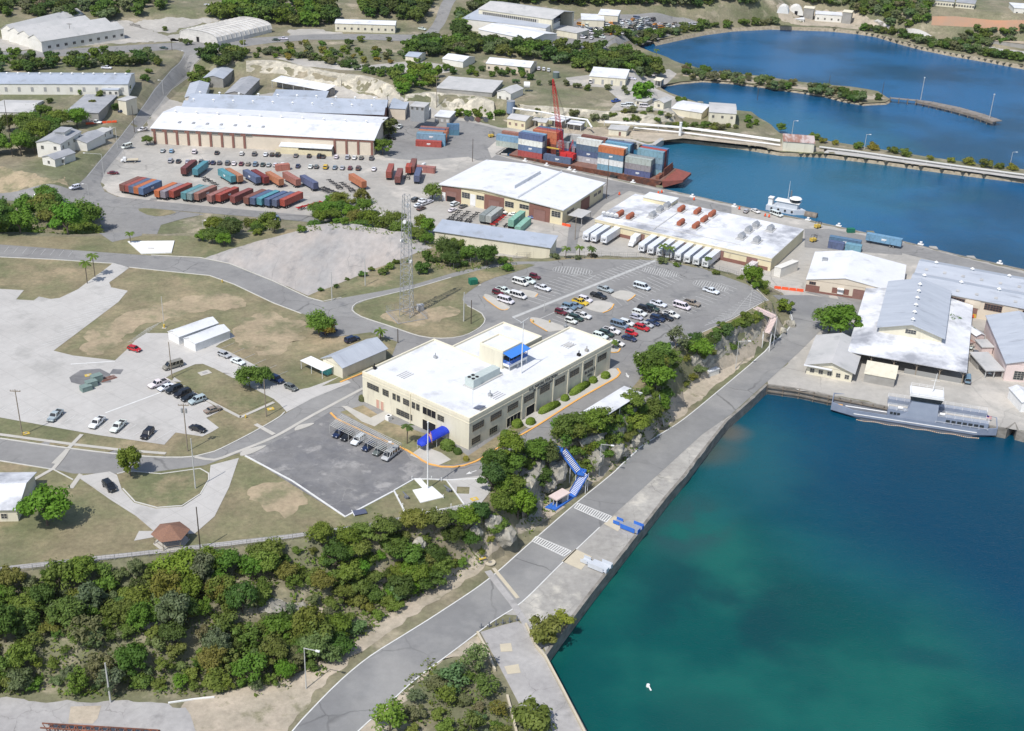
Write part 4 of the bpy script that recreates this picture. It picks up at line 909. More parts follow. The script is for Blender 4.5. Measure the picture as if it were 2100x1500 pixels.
for i in range(4):
    hl=('white round exhaust hood at the left corner of the stained roof','white exhaust hood, second from the left roof corner','white exhaust hood, third from the left roof corner','white exhaust hood nearest the orange coolers')[i]
    x,y=COOL.X(1238+i*8.5,441+i*1.6,COOL.h+.8);p=COOL.a+COOL.ex*x+COOL.ey*y
    t=thing('exhaust_hood',hl,'roof hood',(p.x,p.y,3+COOL.h),COOL.rz+.5,'round hoods at the left roof end')
    b=MB();b.tube((0,0,0),(0,0,1.2),.12,6);b.build('stand',m_steel,t);b=MB();b.tube((0,-.3,1.4),(0,.3,1.9),1.0,12,0,.7);b.build('hood',m_wpaint,t)
B=Bld('lean_to_shed','small cream lean-to shed at the right end of the pale yellow warehouse','shed',(1588,547),(1602,552),(1618,530),3.6,z0=3.0)
B.walls(m_offw,inset=.1);B.shed(m_offw,.3,axis='x')
# long white roofed shed below the plateau
B=Bld('long_store_shed','long narrow pale metal roofed shed behind the parking fence','shed',(888,474),(1130,509),(1147,491),5.2,z0=3.0)
B.walls(m_cream,inset=.5);B.shed(m_metalb,1.4)
# white gabled warehouse right of the store
B=Bld('gabled_warehouse','white gabled warehouse with brown doors beside the orange barrier','warehouse',(1653,573),(1851,603),(1841,541),4.7,z0=3.0)
B.walls(m_beige,inset=.3);B.gable(m_wroof,2.6,'y',off=.40,th=.2,mw=m_beige)
f=B.w/199.
for(u0,u1,z0_,z1_,md)in((1654,1682,0,2.6,m_brown),(1752,1776,0,3.6,m_brownd),(1709,1719,1.0,3.0,m_brown),(1734,1743,1.0,3.0,m_brown)):
    B.op('f',(u0-1652)*f,(u1-1652)*f,z0_,z1_,'door',[m_brown,md],1,2)
B.op('f',(1660-1652)*f,(1673-1652)*f,3.0,4.0,'window',[m_brown,m_glass],3,1)
b=MB();b.box((1720-1652)*f,(1732-1652)*f,.0,.29,1.0,3.0);b.box((1719-1652)*f,(1733-1652)*f,-.9,.29,3.0,3.2);B.part(b,'entrance',m_wpaint)
b=MB();b.box(3.5,5.5,B.d*.62,B.d*.7,B.h+.7,B.h+1.6);B.part(b,'roof_vent',m_steel)
b=MB();b.box((1682-1652)*f,(1752-1652)*f,.2,.29,-.2,.8);B.part(b,'brown_dado',m_brown)
# long grey roofed warehouse at the right
B=Bld('ridged_warehouse','long grey metal roofed warehouse with yellow and brown doors at the right edge','warehouse',(1862,588),(2104,634),(2104,560),7.0,z0=3.0,depth=30)
B.w+=60
B.walls(m_beige,inset=.5)
B.gable(m_metal,1.6,'x',y1=B.d*.5,th=.2,off=.55,mw=m_beige);B.gable(m_metal,1.6,'x',y0=B.d*.5+.05,th=.2,off=.55,mw=m_beige,name='roof')
bay=B.w/(B.w/12.2)
for k_ in range(int(B.w/12.2)):
    x=.8+k_*12.2
    B.op('f',x+.6,x+6.2,B.h-3.1,B.h-1.0,'window',[m_frameb,m_glass],6,3)
    b=MB();b.box(x,x+.4,.36,.49,0,B.h-.5)if 0 else None
    b=MB();b.box(x+6.9,x+10.9,.40,.49,1.6,4.1);b.box(x+6.9,x+10.9,.40,.49,0,0.02);B.part(b,'door_lintel',m_brownd)
    B.op('f',x+6.9,x+10.9,0,1.9 if 0 else 1.6,'door',[m_brownd,m_yel],1,3)if k_!=5 else None
for k_ in range(int(B.w/12.2)):
    b=MB();b.box(.8+k_*12.2+6.6,.8+k_*12.2+11.3,.3,.49,B.h-3.3,B.h-.4);B.part(b,'wall_panel',m_beige)
for rr,y_ in((0,B.d*.275),(1,B.d*.775)):
    for k_ in range(int(B.w/13)):
        t=MB();x=4+k_*12.5+rr*2;t.tube((x,y_,B.h+1.4),(x,y_,B.h+2.2),.35,8);t.tube((x,y_,B.h+2.2),(x,y_,B.h+2.7),.8,8,0,.15);B.part(t,'roof_ventilator',m_wpaint)
for rr,y_ in((0,B.d*.12),(1,B.d*.62)):
    for k_ in range(int(B.w/6.4)):
        x=3+k_*6.3;zz=B.h+1.6*((y_%(B.d*.5))/(B.d*.275))+.02
        t=MB();t.box(x,x+1.1,y_-1.2,y_+1.2,zz-.12,zz+.06);B.part(t,'skylight',m_lroof)
# open wharf shed with raised gable
B=Bld('wharf_shed','wide white roofed open shed with raised gable beside the landing ferry','wharf shed',(1737,720),(1983,764),(1905,612),4.7,z0=3.0,depth=None)
B.inset=1.0
W_,D_=B.w,B.d
b=MB();hh=B.h
cx0,cx1=W_*.22,W_*.76
mid=hh+1.5
b.add([(0,0,hh),(W_,0,hh),(cx1,D_*.28,mid),(cx0,D_*.28,mid)],[(0,1,2,3)]);b.add([(0,0,hh),(cx0,D_*.28,mid),(cx0,D_,mid),(0,D_,hh)],[(0,1,2,3)]);b.add([(W_,0,hh),(W_,D_,hh),(cx1,D_,mid),(cx1,D_*.28,mid)],[(0,1,2,3)])
b.add([(0,0,hh-.25),(W_,0,hh-.25),(W_,D_,hh-.25),(0,D_,hh-.25)],[(0,1,2,3)])
b.box(0,W_,-.02,.15,hh-.3,hh-.01);b.box(-.02,.12,0,D_,hh-.3,hh-.01);b.box(W_-.12,W_+.02,0,D_,hh-.3,hh-.01)
B.part(b,'canopy_roof',m_wroofd)
b=MB();b.box(cx0,cx1,D_*.28,D_,mid-1.6,mid+2.0);B.part(b,'upper_wall',m_cream)
B.inset=.3
B.gable(m_metal,3.0,'y',x0=cx0-.9,x1=cx1+.9,y0=D_*.28-1.2,y1=D_+1,th=.2,mw=None,z=mid+2.0)
b=MB();yy=D_*.28-.0;b.add([(cx0,yy,mid+1.99),(cx1,yy,mid+1.99),((cx0+cx1)/2,yy,mid+4.7),(cx0,yy+.2,mid+1.99),(cx1,yy+.2,mid+1.99),((cx0+cx1)/2,yy+.2,mid+4.7)],[(0,1,2),(3,5,4),(0,3,4,1)]);B.part(b,'gable_wall',m_cream)
B.op('f',(cx0+cx1)/2-1.6,(cx0+cx1)/2+1.6,mid+1.3,mid+2.6,'window',[m_frame,m_glass],4,2,off=D_*.28)
for k_ in range(6):
    t=MB();y_=D_*.28+2+k_*(D_*.72-2)/6;t.tube(((cx0+cx1)/2,y_,mid+4.8),((cx0+cx1)/2,y_,mid+5.6),.35,8);t.tube(((cx0+cx1)/2,y_,mid+5.6),((cx0+cx1)/2,y_,mid+6.1),.75,8,0,.15);B.part(t,'roof_ventilator',m_wpaint)
npost=6
for k_ in range(npost):
    x=.8+(W_-1.6)*k_/(npost-1);t=MB();t.box(x-.15,x+.15,.8,1.1,0,hh-.3);t.bar((x,.95,hh-1.8),(x-1.4,.95,hh-.35),.15,.15);t.bar((x,.95,hh-1.8),(x+1.4,.95,hh-.35),.15,.15);B.part(t,'post',m_wood2)
b=MB();b.box(.5,W_-.5,D_*.32,D_-.5,0,hh-.3);B.part(b,'rear_wall',m_greyw)
b=MB();b.box(W_*.5,W_-.6,.9,1.0,0,1.9);B.part(b,'wire_screen',mat('wire_mesh_grey',(.28,.28,.27)))
b=MB();b.box(W_*.4,W_-.2,.3,.8,0,.35);B.part(b,'floor_kerb',m_side)
WS=B
B=Bld('wharf_booth','low cream roofed booth under the front of the open wharf shed','booth',(1772,766),(1837,778),(1838,757),3.0,z0=3.0)
B.walls(m_greyw,inset=.2);B.shed(m_cream,1.2)
B=Bld('wharf_office','cream cottage with pale grey gabled roof beside the wharf shed','cottage',(1649,748),(1754,768),(1722,696),3.4,z0=3.0)
B.walls(m_cream,inset=.9)
B.gable(m_lroof,2.4,'y',th=.15,off=.52,mw=m_cream)
for k_ in range(5):B.op('f',2+k_*B.w*.17,2+k_*B.w*.17+1.2,.9,2.2,'window',[m_frame,m_glass],2,2)
b=MB();b.box(0,B.w*.55,-.6,.5,B.h-.1,B.h+.05);B.part(b,'porch_roof',m_wroof)
B=Bld('pink_building','pink walled building with pale metal roof at the right edge','building',(2063,746),(2180,715),(2021,647),6.0,z0=3.0,hang=True)
B.walls(m_pinkw,inset=.5);B.gable(m_metal,2.8,'y',th=.2,off=.5,mw=m_pinkw)
B.op('f',3.2,6.2,.8,3.6,'window',[m_frame,m_glass],3,4)
def simple(name,label,cat,A,Bp,C,h,wallm,roofm,roof='gable',rise=1.2,axis='x',inset=.3,z0=None,wins=0,wz=(1.0,2.2),doors=0,depth=None,side_wins=0,grp=None,over=.0,off=.5,vents=0,wfm=None,openf=False):
    q=Bld(name,label,cat,A,Bp,C,h,z0=z0,depth=depth,group=grp)
    if openf:
        b=MB();b.box(inset,q.w-inset,q.d*.85,q.d-inset,-1,h-.2);q.part(b,'wall',wallm);q.inset=inset
        for k_ in range(max(2,int(q.w/7))+1):
            x=inset+(q.w-2*inset)*k_/max(2,int(q.w/7));t=MB();t.box(x-.12,x+.12,inset,inset+.24,-.5,h-.15);q.part(t,'post',m_pole)
        b=MB();b.box(inset+.1,q.w-inset-.1,q.d*.5,q.d*.84,0,h-.4);q.part(b,'stored_goods',m_greyw)
    else:q.walls(wallm,inset=inset)
    if roof=='gable':q.gable(roofm,rise,axis,th=.15,mw=None if openf else wallm,off=off)
    elif roof=='hip':q.hip(roofm,rise)
    elif roof=='shed':q.shed(roofm,rise)
    elif roof=='parapet':q.flat(roofm,.5,wallm)
    else:q.flat(roofm,0)
    wf=wfm or[m_frame,m_glass]
    for k_ in range(wins):
        cx=q.w*(k_+.5+(0.0))/wins;q.op('f',cx-.55,cx+.55,wz[0],wz[1],'window',wf,2,2)
    for k_ in range(side_wins):
        cy=q.d*(k_+.5)/side_wins;q.op('r',cy-.5,cy+.5,wz[0],wz[1],'window',wf,2,2)
    for k_ in range(doors):
        cx=q.w*(k_+.5)/doors+1.2;q.op('f',cx-.5,cx+.5,0,2.1,'door',[m_frame,m_brown],1,1)
    if vents:
        for k_ in range(vents):
            t=MB();x,y_,z_=(q.w*(k_+.5)/vents,q.d*off,h+rise)if axis=='x' else(q.w*off,q.d*(k_+.5)/vents,h+rise)
            t.tube((x,y_,z_-.2),(x,y_,z_+.5),.3,6);t.tube((x,y_,z_+.5),(x,y_,z_+.95),.7,8,0,.15);q.part(t,'roof_ventilator',m_wpaint)
    return q
simple('open_carport','grey flat roofed open carport beside the pink building','carport',(2022,760),(2062,760),(2044,722),3.0,m_greyw,m_lroof,'flat',z0=3.0,inset=.4,openf=True)
simple('garden_shed','small white gabled shed left of the pink building','shed',(2002,690),(2022,688),(2012,664),3.2,m_pinkw,m_wroof,'gable',.8,'y',z0=3.0)
simple('storage_hut','low brown roofed hut behind the blue van','hut',(1980,705),(2000,702),(1996,690),2.6,m_beige,m_rust,'flat',z0=3.0)
simple('storage_hut','grey walled hut between white shed and pink building','hut',(2014,712),(2040,712),(2036,696),2.8,m_pinkw,m_lroof,'flat',z0=3.0)
simple('dock_shed','white dock shed cut by the right edge of the picture','shed',(2096,826),(2130,826),(2110,795),3.4,m_wpaint,m_wroof,'gable',1,'y',z0=3.0)
B=Bld('long_yard_warehouse','very long white roofed warehouse with red brown piers behind the container yard','warehouse',(307,263),(768,288),(786,240),7.4,z0=3.0)
B.walls(m_beige,inset=.5)
B.gable(m_wroof,2.4,'x',th=.2,off=.5,mw=m_beige)
f=B.w/461.
for k_ in range(9):
    b=MB();x=(313+k_*23.2-307)*f;b.box(x,x+1.0,.1,.49,-1,B.h-.2);B.part(b,'brown_pier',m_brown)
b=MB();b.box(.5,B.w*.43,.25,.49,B.h-1.5,B.h-.2);b.box(B.w*.43,B.w-.5,.3,.49,B.h-1.2,B.h-.2);B.part(b,'brown_band',m_brown)
for k_ in range(9):B.op('f',(319+k_*23.2-307)*f,(331+k_*23.2-307)*f,B.h-1.4,B.h-.5,'window',[m_frame,m_glass],5,1,off=.25)
for u in(684,708,732,760):
    b=MB();x=(u-307)*f;b.box(x,x+1.0,.1,.49,-1,B.h-.2);B.part(b,'brown_pier',m_brown)
for k_ in range(7):
    t=MB();x=(355+k_*29-307)*f;t.box(x,x+1.2,B.d*.18,B.d*.24,B.h+.6,B.h+1.25);B.part(t,'skylight',m_groof)
for k_ in range(10):
    t=MB();x=B.w*(k_+.6)/10.3;t.tube((x,B.d*.5,B.h+2.2),(x,B.d*.5,B.h+3.2),.35,6);t.tube((x,B.d*.5,B.h+3.2),(x,B.d*.5,B.h+3.6),.75,8,0,.2);B.part(t,'roof_ventilator',m_wpaint)
b=MB();x0=(576-307)*f;x1=(684-307)*f;b.xprism([(-4.2,3.4),(.5,4.0),(.5,3.85),(-4.2,3.25)],x0,x1,0,'x');B.part(b,'front_canopy',m_wroof)
b=MB();b.box(x0+1,x0+9,-4,.5,-1,3.2);b.box(x1-26,x1,-4.2,-4.0,-1,2.2);B.part(b,'porch_wall',m_cream2)
B=Bld('second_yard_warehouse','long bluish metal roofed warehouse just behind the white yard warehouse','warehouse',(371,222),(788,236),(800,206),6.8,z0=3.4)
B.walls(m_brown,inset=.5)
for yy in(0,.5):B.gable(m_metalb,2.0,'x',y0=B.d*yy+(.05 if yy else 0),y1=B.d*(yy+.5),th=.2,off=.5,mw=m_brown)
for rr in(.25,.75):
    for k_ in range(10):
        t=MB();x=B.w*(k_+.5)/10.2;t.tube((x,B.d*rr,B.h+1.8),(x,B.d*rr,B.h+2.8),.35,6);t.tube((x,B.d*rr,B.h+2.8),(x,B.d*rr,B.h+3.2),.75,8,0,.2);B.part(t,'roof_ventilator',m_wpaint)
for k_ in range(12):B.op('f',B.w*(k_+.2)/12,B.w*(k_+.7)/12,B.h-2.0,B.h-.9,'window',[m_brown,m_glass],5,1)
S=simple
S('annex_building','small metal roofed annex with cream walls right of the bluish warehouse','annex',(796,222),(832,224),(834,198),4.4,m_beige,m_metalb,'gable',1.2,'x',z0=3.0)
S('open_shed','white roofed open shed below the limestone cut','open shed',(556,166),(668,187),(676,178),4.0,m_greyw,m_wroof,'shed',1.2,z0=4.0,openf=True)
S('gabled_shed','grey gabled shed nearest the hill road','shed',(378,200),(420,200-0),(442,164),4.2,m_offw,m_metal,'gable',1.4,'y',z0=4.0,depth=30)
S('open_gabled_shed','open sided grey gabled shed behind the bluish warehouse','shed',(416,160),(458,162),(496,134),5.0,m_greyw,m_metal,'gable',1.5,'y',z0=4.0,depth=34)
S('gabled_shed','dark grey gabled shed in the middle behind the bluish warehouse','shed',(460,192),(502,194),(526,162),4.2,m_greyw,m_groof,'gable',1.4,'y',z0=4.0,depth=34)
S('low_shed','low pale metal roofed shed behind the middle of the bluish warehouse','shed',(558,198),(668,202),(670,190),3.6,m_greyw,m_metalb,'shed',.8,z0=4.0)
S('block_hut','grey block hut with white roof, left of the pair','hut',(845,231),(876,233),(898,222),3.6,m_greyw,m_wroof,'flat',z0=3.0,wins=3,wfm=[m_wpaint,m_lroof])
S('block_hut','grey block hut with white roof, right of the pair','hut',(890,238),(923,241),(942,229),3.6,m_greyw,m_wroof,'flat',z0=3.0,wins=3,wfm=[m_wpaint,m_lroof])
S('office_trailer','grey mobile office trailer below the cliff','trailer',(840,217),(871,220),(873,210),2.8,m_steel,m_lroof,'flat',z0=3.6,wins=3)
S('long_white_building','long white building with bluish metal roof at the far left','warehouse',(-30,172),(263,173),(274,150),5.4,m_offw,m_metalb,'gable',2.0,'x',z0=8.0,wins=11,wz=(1.6,3.6),vents=13,wfm=[m_frame,m_groof])
S('porch_building','small white porch on the front of the long white building','porch',(207,184),(243,185),(243,178),3.2,m_offw,m_metalb,'shed',.6,z0=8.0,wins=3)
S('flat_grey_building','wide grey roofed building behind the bright green trees','building',(133,230),(202,232),(238,195),4.4,m_greyw,m_groof,'hip',.6,z0=7.5,wins=1)
S('small_shed','small grey shed on the corner of the grey roofed building','shed',(240,204),(258,207),(262,196),3.0,m_cream,m_lroof,'flat',z0=7.5)
S('pale_roof_house','pale metal roofed house at the left edge above the trees','house',(-20,230),(66,231),(84,206),4.2,m_offw,m_lroof,'gable',1.6,'x',z0=7.5)
B=S('white_villa','two storey white villa with grey roofs beside the hill road','villa',(72,292),(124,296),(148,268),6.6,m_offw,m_groof,'gable',1.4,'y',z0=5.0,wins=2,wz=(3.8,5.2),side_wins=4)
b=MB();b.box(B.w*.35,B.w*.75,B.d*.5,B.d*.8,B.h+.6,B.h+2.2);q=B.part(b,'cupola',m_offw);b=MB();b.box(B.w*.31,B.w*.79,B.d*.46,B.d*.84,B.h+2.2,B.h+2.4);B.part(b,'roof',m_groof,q)
S('villa_porch','low grey gabled porch wing in front of the white villa','porch',(84,322),(112,328),(122,306),3.4,m_offw,m_groof,'gable',1.2,'y',z0=5.0,wins=1)
S('villa_wing','small white flat roofed wing right of the villa porch','wing',(114,325),(132,325),(136,314),3.0,m_offw,m_wroof,'flat',z0=5.0,wins=2)
S('roadside_house','grey roofed house with open side between villa and road','house',(140,290),(178,294),(198,272),3.8,m_offw,m_groof,'gable',1.3,'y',z0=5.5)
S('roadside_annex','low white annex nearest the hill road','annex',(174,277),(198,280),(216,262),3.0,m_offw,m_lroof,'flat',z0=6.0,side_wins=3)
for i,(a_,b_,c_,ll)in enumerate((((0,60),(28,64),(180,30),'rear bay of the white ribbed workshop at the top left'),((14,64),(44,71),(175,42),'third bay from the front of the white ribbed workshop'),((34,70),(64,78),(238,52),'second bay of the white ribbed workshop'),((56,78),(84,86),(252,58),'front bay of the white ribbed workshop with small windows'))):
    q=Bld('workshop_bay',ll,'workshop',a_,b_,c_,5.5,z0=12.5,group='bays of the ribbed workshop');q.walls(m_offw,inset=.3);q.gable(m_lroof,3.0,'y',th=.15,mw=m_offw)
    if i==3:
        for k_ in range(10):q.op('r',4+k_*q.d/10.3,5.8+k_*q.d/10.3,1.2,2.6,'window',[m_frame,m_glass],2,1)
q=Bld('ribbed_hangar','wide white hangar with ribbed barrel roof at the top','hangar',(368,62),(445,76),(592,56),5.0,z0=13.0)
b=MB();n_=9;prof=[(q.w/2-q.w/2*math.cos(math.pi*k_/n_),q.h-3+4.6*math.sin(math.pi*k_/n_)**.55)for k_ in range(n_+1)]+[(q.w,-1),(0,-1)]
b.xprism([(x,z)for x,z in prof],0,q.d,0,'y');q.part(b,'shell',mat('ribbed_hangar_skin',(.66,.64,.60),(.50,.485,.46),scale=.25,stretch=(1,.4,2),detail=8))
for k_ in range(13):
    b=MB();y_=q.d*k_/12;pr=[(q.w/2-(q.w/2+.2)*math.cos(math.pi*j/n_),q.h-3+4.8*math.sin(math.pi*j/n_)**.55+.15)for j in range(n_+1)]
    for p_,r_ in zip(pr[:-1],pr[1:]):b.bar((p_[0],y_,p_[1]),(r_[0],y_,r_[1]),.5,.3)
    q.part(b,'roof_rib',MATS['ribbed_hangar_skin'])
q.inset=0;q.op('f',q.w*.45,q.w*.52,0,3.0,'door',[m_frame,m_dark],1,1,proud=.05)
S('grey_hut','long dark roofed hut among trees at the top','hut',(410,16),(490,22),(494,12),3.2,m_beige,m_groof,'gable',1.2,'x',z0=19.0)
S('white_hut','thin white roofed building at the top behind the big trees','hut',(610,9),(666,13),(668,7),3.0,m_offw,m_wroof,'flat',z0=19.0)
B=S('cream_hall','long cream building with white roof and blue lean-to','hall',(686,48),(811,52),(813,43),4.6,m_cream,m_wroof,'gable',1.0,'x',z0=12.5,wins=9)
S('lean_to','small grey lean-to on the cream hall','lean-to',(770,58),(800,59),(800,52),2.8,m_offw,m_lroof,'shed',.5,z0=12.0,wins=3)
B=Bld('maintenance_hangar','huge pale hangar with open dark mouth above the storage yard','hangar',(980,18),(1133,40),(1190,26),10.5,z0=12.5)
B.w,B.d=B.w,B.d
b=MB();b.box(.4,B.w-9,.4,B.d-.4,-1,B.h-.3);B.part(b,'wall',m_cream)
B.gable(m_lroof,2.6,'x',th=.3,off=.5)
for y_ in(.4,B.d-2.6):b=MB();b.box(B.w-9,B.w-.5,y_,y_+2.2,-1,B.h-.3);B.part(b,'door_pier',m_cream)
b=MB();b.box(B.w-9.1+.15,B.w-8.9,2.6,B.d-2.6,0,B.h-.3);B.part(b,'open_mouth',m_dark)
b=MB();b.box(3,B.w-10,.2,.39,B.h-3.4,B.h-1.4);B.part(b,'clerestory_band',m_frame)
for k_ in range(26):
    b=MB();x=4+k_*(B.w-15)/26;b.box(x,x+.9,.1,.19,B.h-3.2,B.h-1.6);B.part(b,'window',m_glass)
S('hangar_annex','grey roofed annex along the front of the huge hangar','annex',(946,38),(1120,58),(1124,40),7.0,m_offw,m_metal,'shed',1.5,z0=12.0)
S('hangar_annex','white gabled annex lowest on the slope before the huge hangar','annex',(980,60),(1090,82),(1137,68),5.5,m_offw,m_wroof,'gable',1.8,'x',z0=12.0,wins=6)
S('yard_office','cream flat building in front of the hangar mouth','office',(1126,58),(1184,68),(1194,58),4.0,m_cream,m_lroof,'flat',z0=12.0)
S('yard_shed','long cream shed right of the hangar mouth','shed',(1192,40),(1240,42),(1244,30),4.5,m_cream,m_wroof,'flat',z0=12.0)
S('yard_shed','white stepped shed behind the storage yard','shed',(1226,30),(1268,33),(1268,24),5.0,m_cream,m_wroof,'shed',1,z0=12.5)
S('cream_shed','long cream shed at the right end of the storage yard','shed',(1346,40),(1405,46),(1412,36),4.5,m_cream,m_cope,'flat',z0=8.0,wins=3)
S('white_cottage','small bluish roofed cottage alone on the grass','cottage',(830,115),(858,118),(866,108),3.2,m_cream,m_metalb,'gable',1.2,'x',z0=12.0)
S('white_roof_house','white hipped roof house among trees','house',(906,120),(950,127),(978,118),3.6,m_offw,m_wroof,'gable',1.6,'x',z0=12.0)
S('long_cottage','long white roofed cottage with verandah above the grey tanks','cottage',(996,130),(1088,139),(1104,127),4.0,m_beige,m_wroof,'gable',1.8,'x',z0=12.0,wins=7)
q=S('flat_reservoir','broad grey roofed reservoir on the left above the cliff','reservoir',(894,180),(1010,190),(1060,168),2.6,m_greyw,m_lroof,'flat',z0=10.0)
q=S('flat_reservoir','broad grey roofed reservoir on the right with a dark seam','reservoir',(1062,200),(1206,219),(1266,194),3.2,m_greyw,m_lroof,'flat',z0=10.0)
b=MB();b.box(2,q.w-2,q.d*.55,q.d*.58,q.h,q.h+.3);q.part(b,'roof_seam',m_groof)
S('pump_house','white gabled pump house between the two grey reservoirs','pump house',(1018,188),(1048,193),(1066,180),4.4,m_offw,m_lroof,'gable',1.6,'y',z0=10.0,wins=2)
S('garage_building','cream garage with four grey doors and scalloped white roof','garage',(1208,156),(1284,162),(1291,146),4.2,m_cream,m_wroof,'shed',.9,z0=10.0,wins=4,wz=(.1,2.6),wfm=[m_frame,m_groof])
S('square_house','square two storey cream house on the shore by the pipeline','house',(1454,230),(1511,234),(1516,214),7.0,m_cream,m_lroof,'gable',.8,'x',z0=4.0,wins=3,wz=(4.2,5.4))
S('shore_shed','white metal roofed shed left of the square cream house','shed',(1376,222),(1440,232),(1452,214),3.6,m_cream,m_wroof,'gable',1.2,'x',z0=5.0)
S('shore_cottage','small white gabled cottage by the shore shed','cottage',(1340,208),(1362,212),(1368,202),3.4,m_cream,m_lroof,'gable',1.2,'y',z0=7.5,wins=1)
S('shore_hut','small cream hut under the round green tree','hut',(1302,205),(1326,209),(1330,200),3.0,m_cream,m_lroof,'flat',z0=9.5,wins=2)
S('boat_shelter','small cream roofed shelter over the water edge','shelter',(1340,164),(1356,166),(1360,160),3.6,m_greyw,m_cope,'flat',z0=2.5,openf=True)
S('rust_roof_hut','cream hut with rusty roof on the pipeline causeway','hut',(1606,290),(1672,295),(1674,284),4.2,m_cream,m_rust,'shed',1.2,z0=2.4)
S('quay_hut','cream hut with dark door on the pipeline quay','hut',(1247,264),(1286,268),(1288,258),3.2,m_cream,m_lroof,'flat',z0=4.4,doors=1)
S('customs_house','cream house with three shutters at the head of the quay','house',(1039,243),(1078,249),(1090,238),4.0,m_cream2,m_lroof,'gable',1.2,'x',z0=3.6,wins=3,wfm=[m_frame,m_brown])
S('customs_annex','little grey roofed annex right of the shuttered house','annex',(1088,245),(1106,248),(1110,242),3.0,m_greyw,m_lroof,'flat',z0=3.6,openf=True)
S('customs_annex','small cream annex with one shutter','annex',(1102,250),(1120,252),(1122,245),3.0,m_cream2,m_lroof,'shed',.6,z0=3.6,wins=1,wfm=[m_frame,m_brown])
S('pump_shelter','white roofed pump shelter behind the crane boom','shelter',(1121,244),(1152,250),(1164,239),4.2,m_greyw,m_wroof,'flat',z0=4.0,openf=True)
S('pump_shelter','lower white roofed pump shelter right of the crane boom','shelter',(1162,253),(1192,257),(1194,249),3.4,m_greyw,m_wroof,'flat',z0=4.0,openf=True)
q=Bld('arched_shelter','white arched hangar tent on the far shore','tent',(1618,22),(1648,24),(1652,14),3.0,z0=5.0)
b=MB();b.xprism([(q.w/2-q.w/2*math.cos(math.pi*j/8),6.5*math.sin(math.pi*j/8))for j in range(9)],0,10,0,'y');q.part(b,'shell',m_offw);q.inset=0;q.op('f',q.w*.4,q.w*.6,0,3,'door',[m_frame,m_dark],1,1,proud=.06)
q=Bld('arched_shelter','smaller white arched tent at the left on the far shore','tent',(1594,18),(1618,20),(1622,12),3.0,z0=5.0)
b=MB();b.xprism([(q.w/2-q.w/2*math.cos(math.pi*j/8),5.0*math.sin(math.pi*j/8))for j in range(9)],0,10,0,'y');q.part(b,'shell',m_offw)
S('far_blockhouse','tall grey block with pale roof left of the far white shed','blockhouse',(1648,16),(1670,18),(1674,10),8,m_greyw,m_cope,'flat',z0=5.0,depth=9)
S('far_blockhouse','tall grey block with pale roof right of the far white shed','blockhouse',(1728,24),(1748,26),(1752,20),8,m_greyw,m_cope,'flat',z0=5.0,depth=9)
S('far_white_shed','long bluish white shed on the far shore','shed',(1672,28),(1728,32),(1730,26),5,m_offw,m_wroof,'flat',z0=5.0,wins=4,wfm=[m_frame,m_glass])
S('far_trailer','white trailer on the far shore','trailer',(1622,38),(1650,40),(1652,36),3.4,m_offw,m_wroof,'flat',z0=4.0,wins=3)
S('hilltop_barracks','cream two storey barracks on the far hilltop','barracks',(1912,0),(1958,4),(1960,-3),4,m_cream,m_groof,'flat',z0=21,wins=8)
S('hilltop_barracks','second cream barracks right of the first on the hilltop','barracks',(1960,4),(2000,8),(2002,1),4,m_cream,m_groof,'flat',z0=21,wins=7)
S('hilltop_building','white building at the top right corner','building',(2080,16),(2140,20),(2142,10),5,m_offw,m_wroof,'flat',z0=21,wins=4)
S('long_bunker','long low earth coloured bunker on the far right shore','bunker',(1924,70),(2140,94),(2142,80),3.5,m_greyw,mat('sandy_roof',(.46,.38,.28),(.38,.32,.24),scale=.2,detail=6),'flat',z0=5.0,depth=16)
q=S('white_twin_shed','left one of two joined white gabled sheds with white roofs','shed',(343,680),(366,692),(431,654),2.6,m_wpaint,m_wroof,'gable',1.2,'y',z0=14.0,inset=.15)
q=S('white_twin_shed','right one of two joined white gabled sheds, nearer the road','shed',(375,694),(400,706),(465,675),2.6,m_wpaint,m_wroof,'gable',1.2,'y',z0=14.0,inset=.15)
B=Bld('metal_roof_house','cream house with rounded grey metal roof left of the headquarters','house',(657,735),(702,756),(798,716),3.6,z0=14.0)
B.walls(m_cream,inset=.5)
B.gable(m_metal,2.2,'y',th=.15,off=.5,mw=m_cream)
b=MB();b.box(-4.5,B.w*.55,-3.6,.4,2.5,2.62);
for x in(-4.3,0,B.w*.5):b.box(x,x+.12,-3.5,-3.38,0,2.5)
B.part(b,'porch',m_wpaint)
b=MB();b.box(B.w*.12,B.w*.45,-1.2,.45,0,2.3);B.part(b,'entrance_box',m_aqua)
q=Bld('bungalow','cream bungalow with pale metal roof at the left edge','bungalow',(-90,1048),(37,1046),(98,972),3.4,z0=14.0,depth=16)
q.walls(m_cream,inset=.5);q.gable(m_wroofd,2.0,'x',th=.15,mw=m_cream)
for x in(q.w-9,q.w-4):q.op('f',x,x+1.2,.9,2.1,'window',[m_frame,m_glass],2,2)
c=T(352,1112);t=thing('gazebo','brown shingled hexagonal gazebo at the cliff edge','gazebo',tuple(c),.3)
b=MB();ring=[(4.2*math.cos(R_(60*k)),4.2*math.sin(R_(60*k)),2.7)for k in range(6)];b.add(ring+[(0,0,4.6)],[(k,(k+1)%6,6)for k in range(6)]+[tuple(range(5,-1,-1))]);b.build('roof',mat('brown_shingles',(.26,.14,.09),(.20,.11,.08),scale=3),t)
for k_ in range(6):
    b=MB();x,y=3.6*math.cos(R_(60*k_)),3.6*math.sin(R_(60*k_));b.box(x-.08,x+.08,y-.08,y+.08,0,2.75);b.build('post',m_wood2,t)
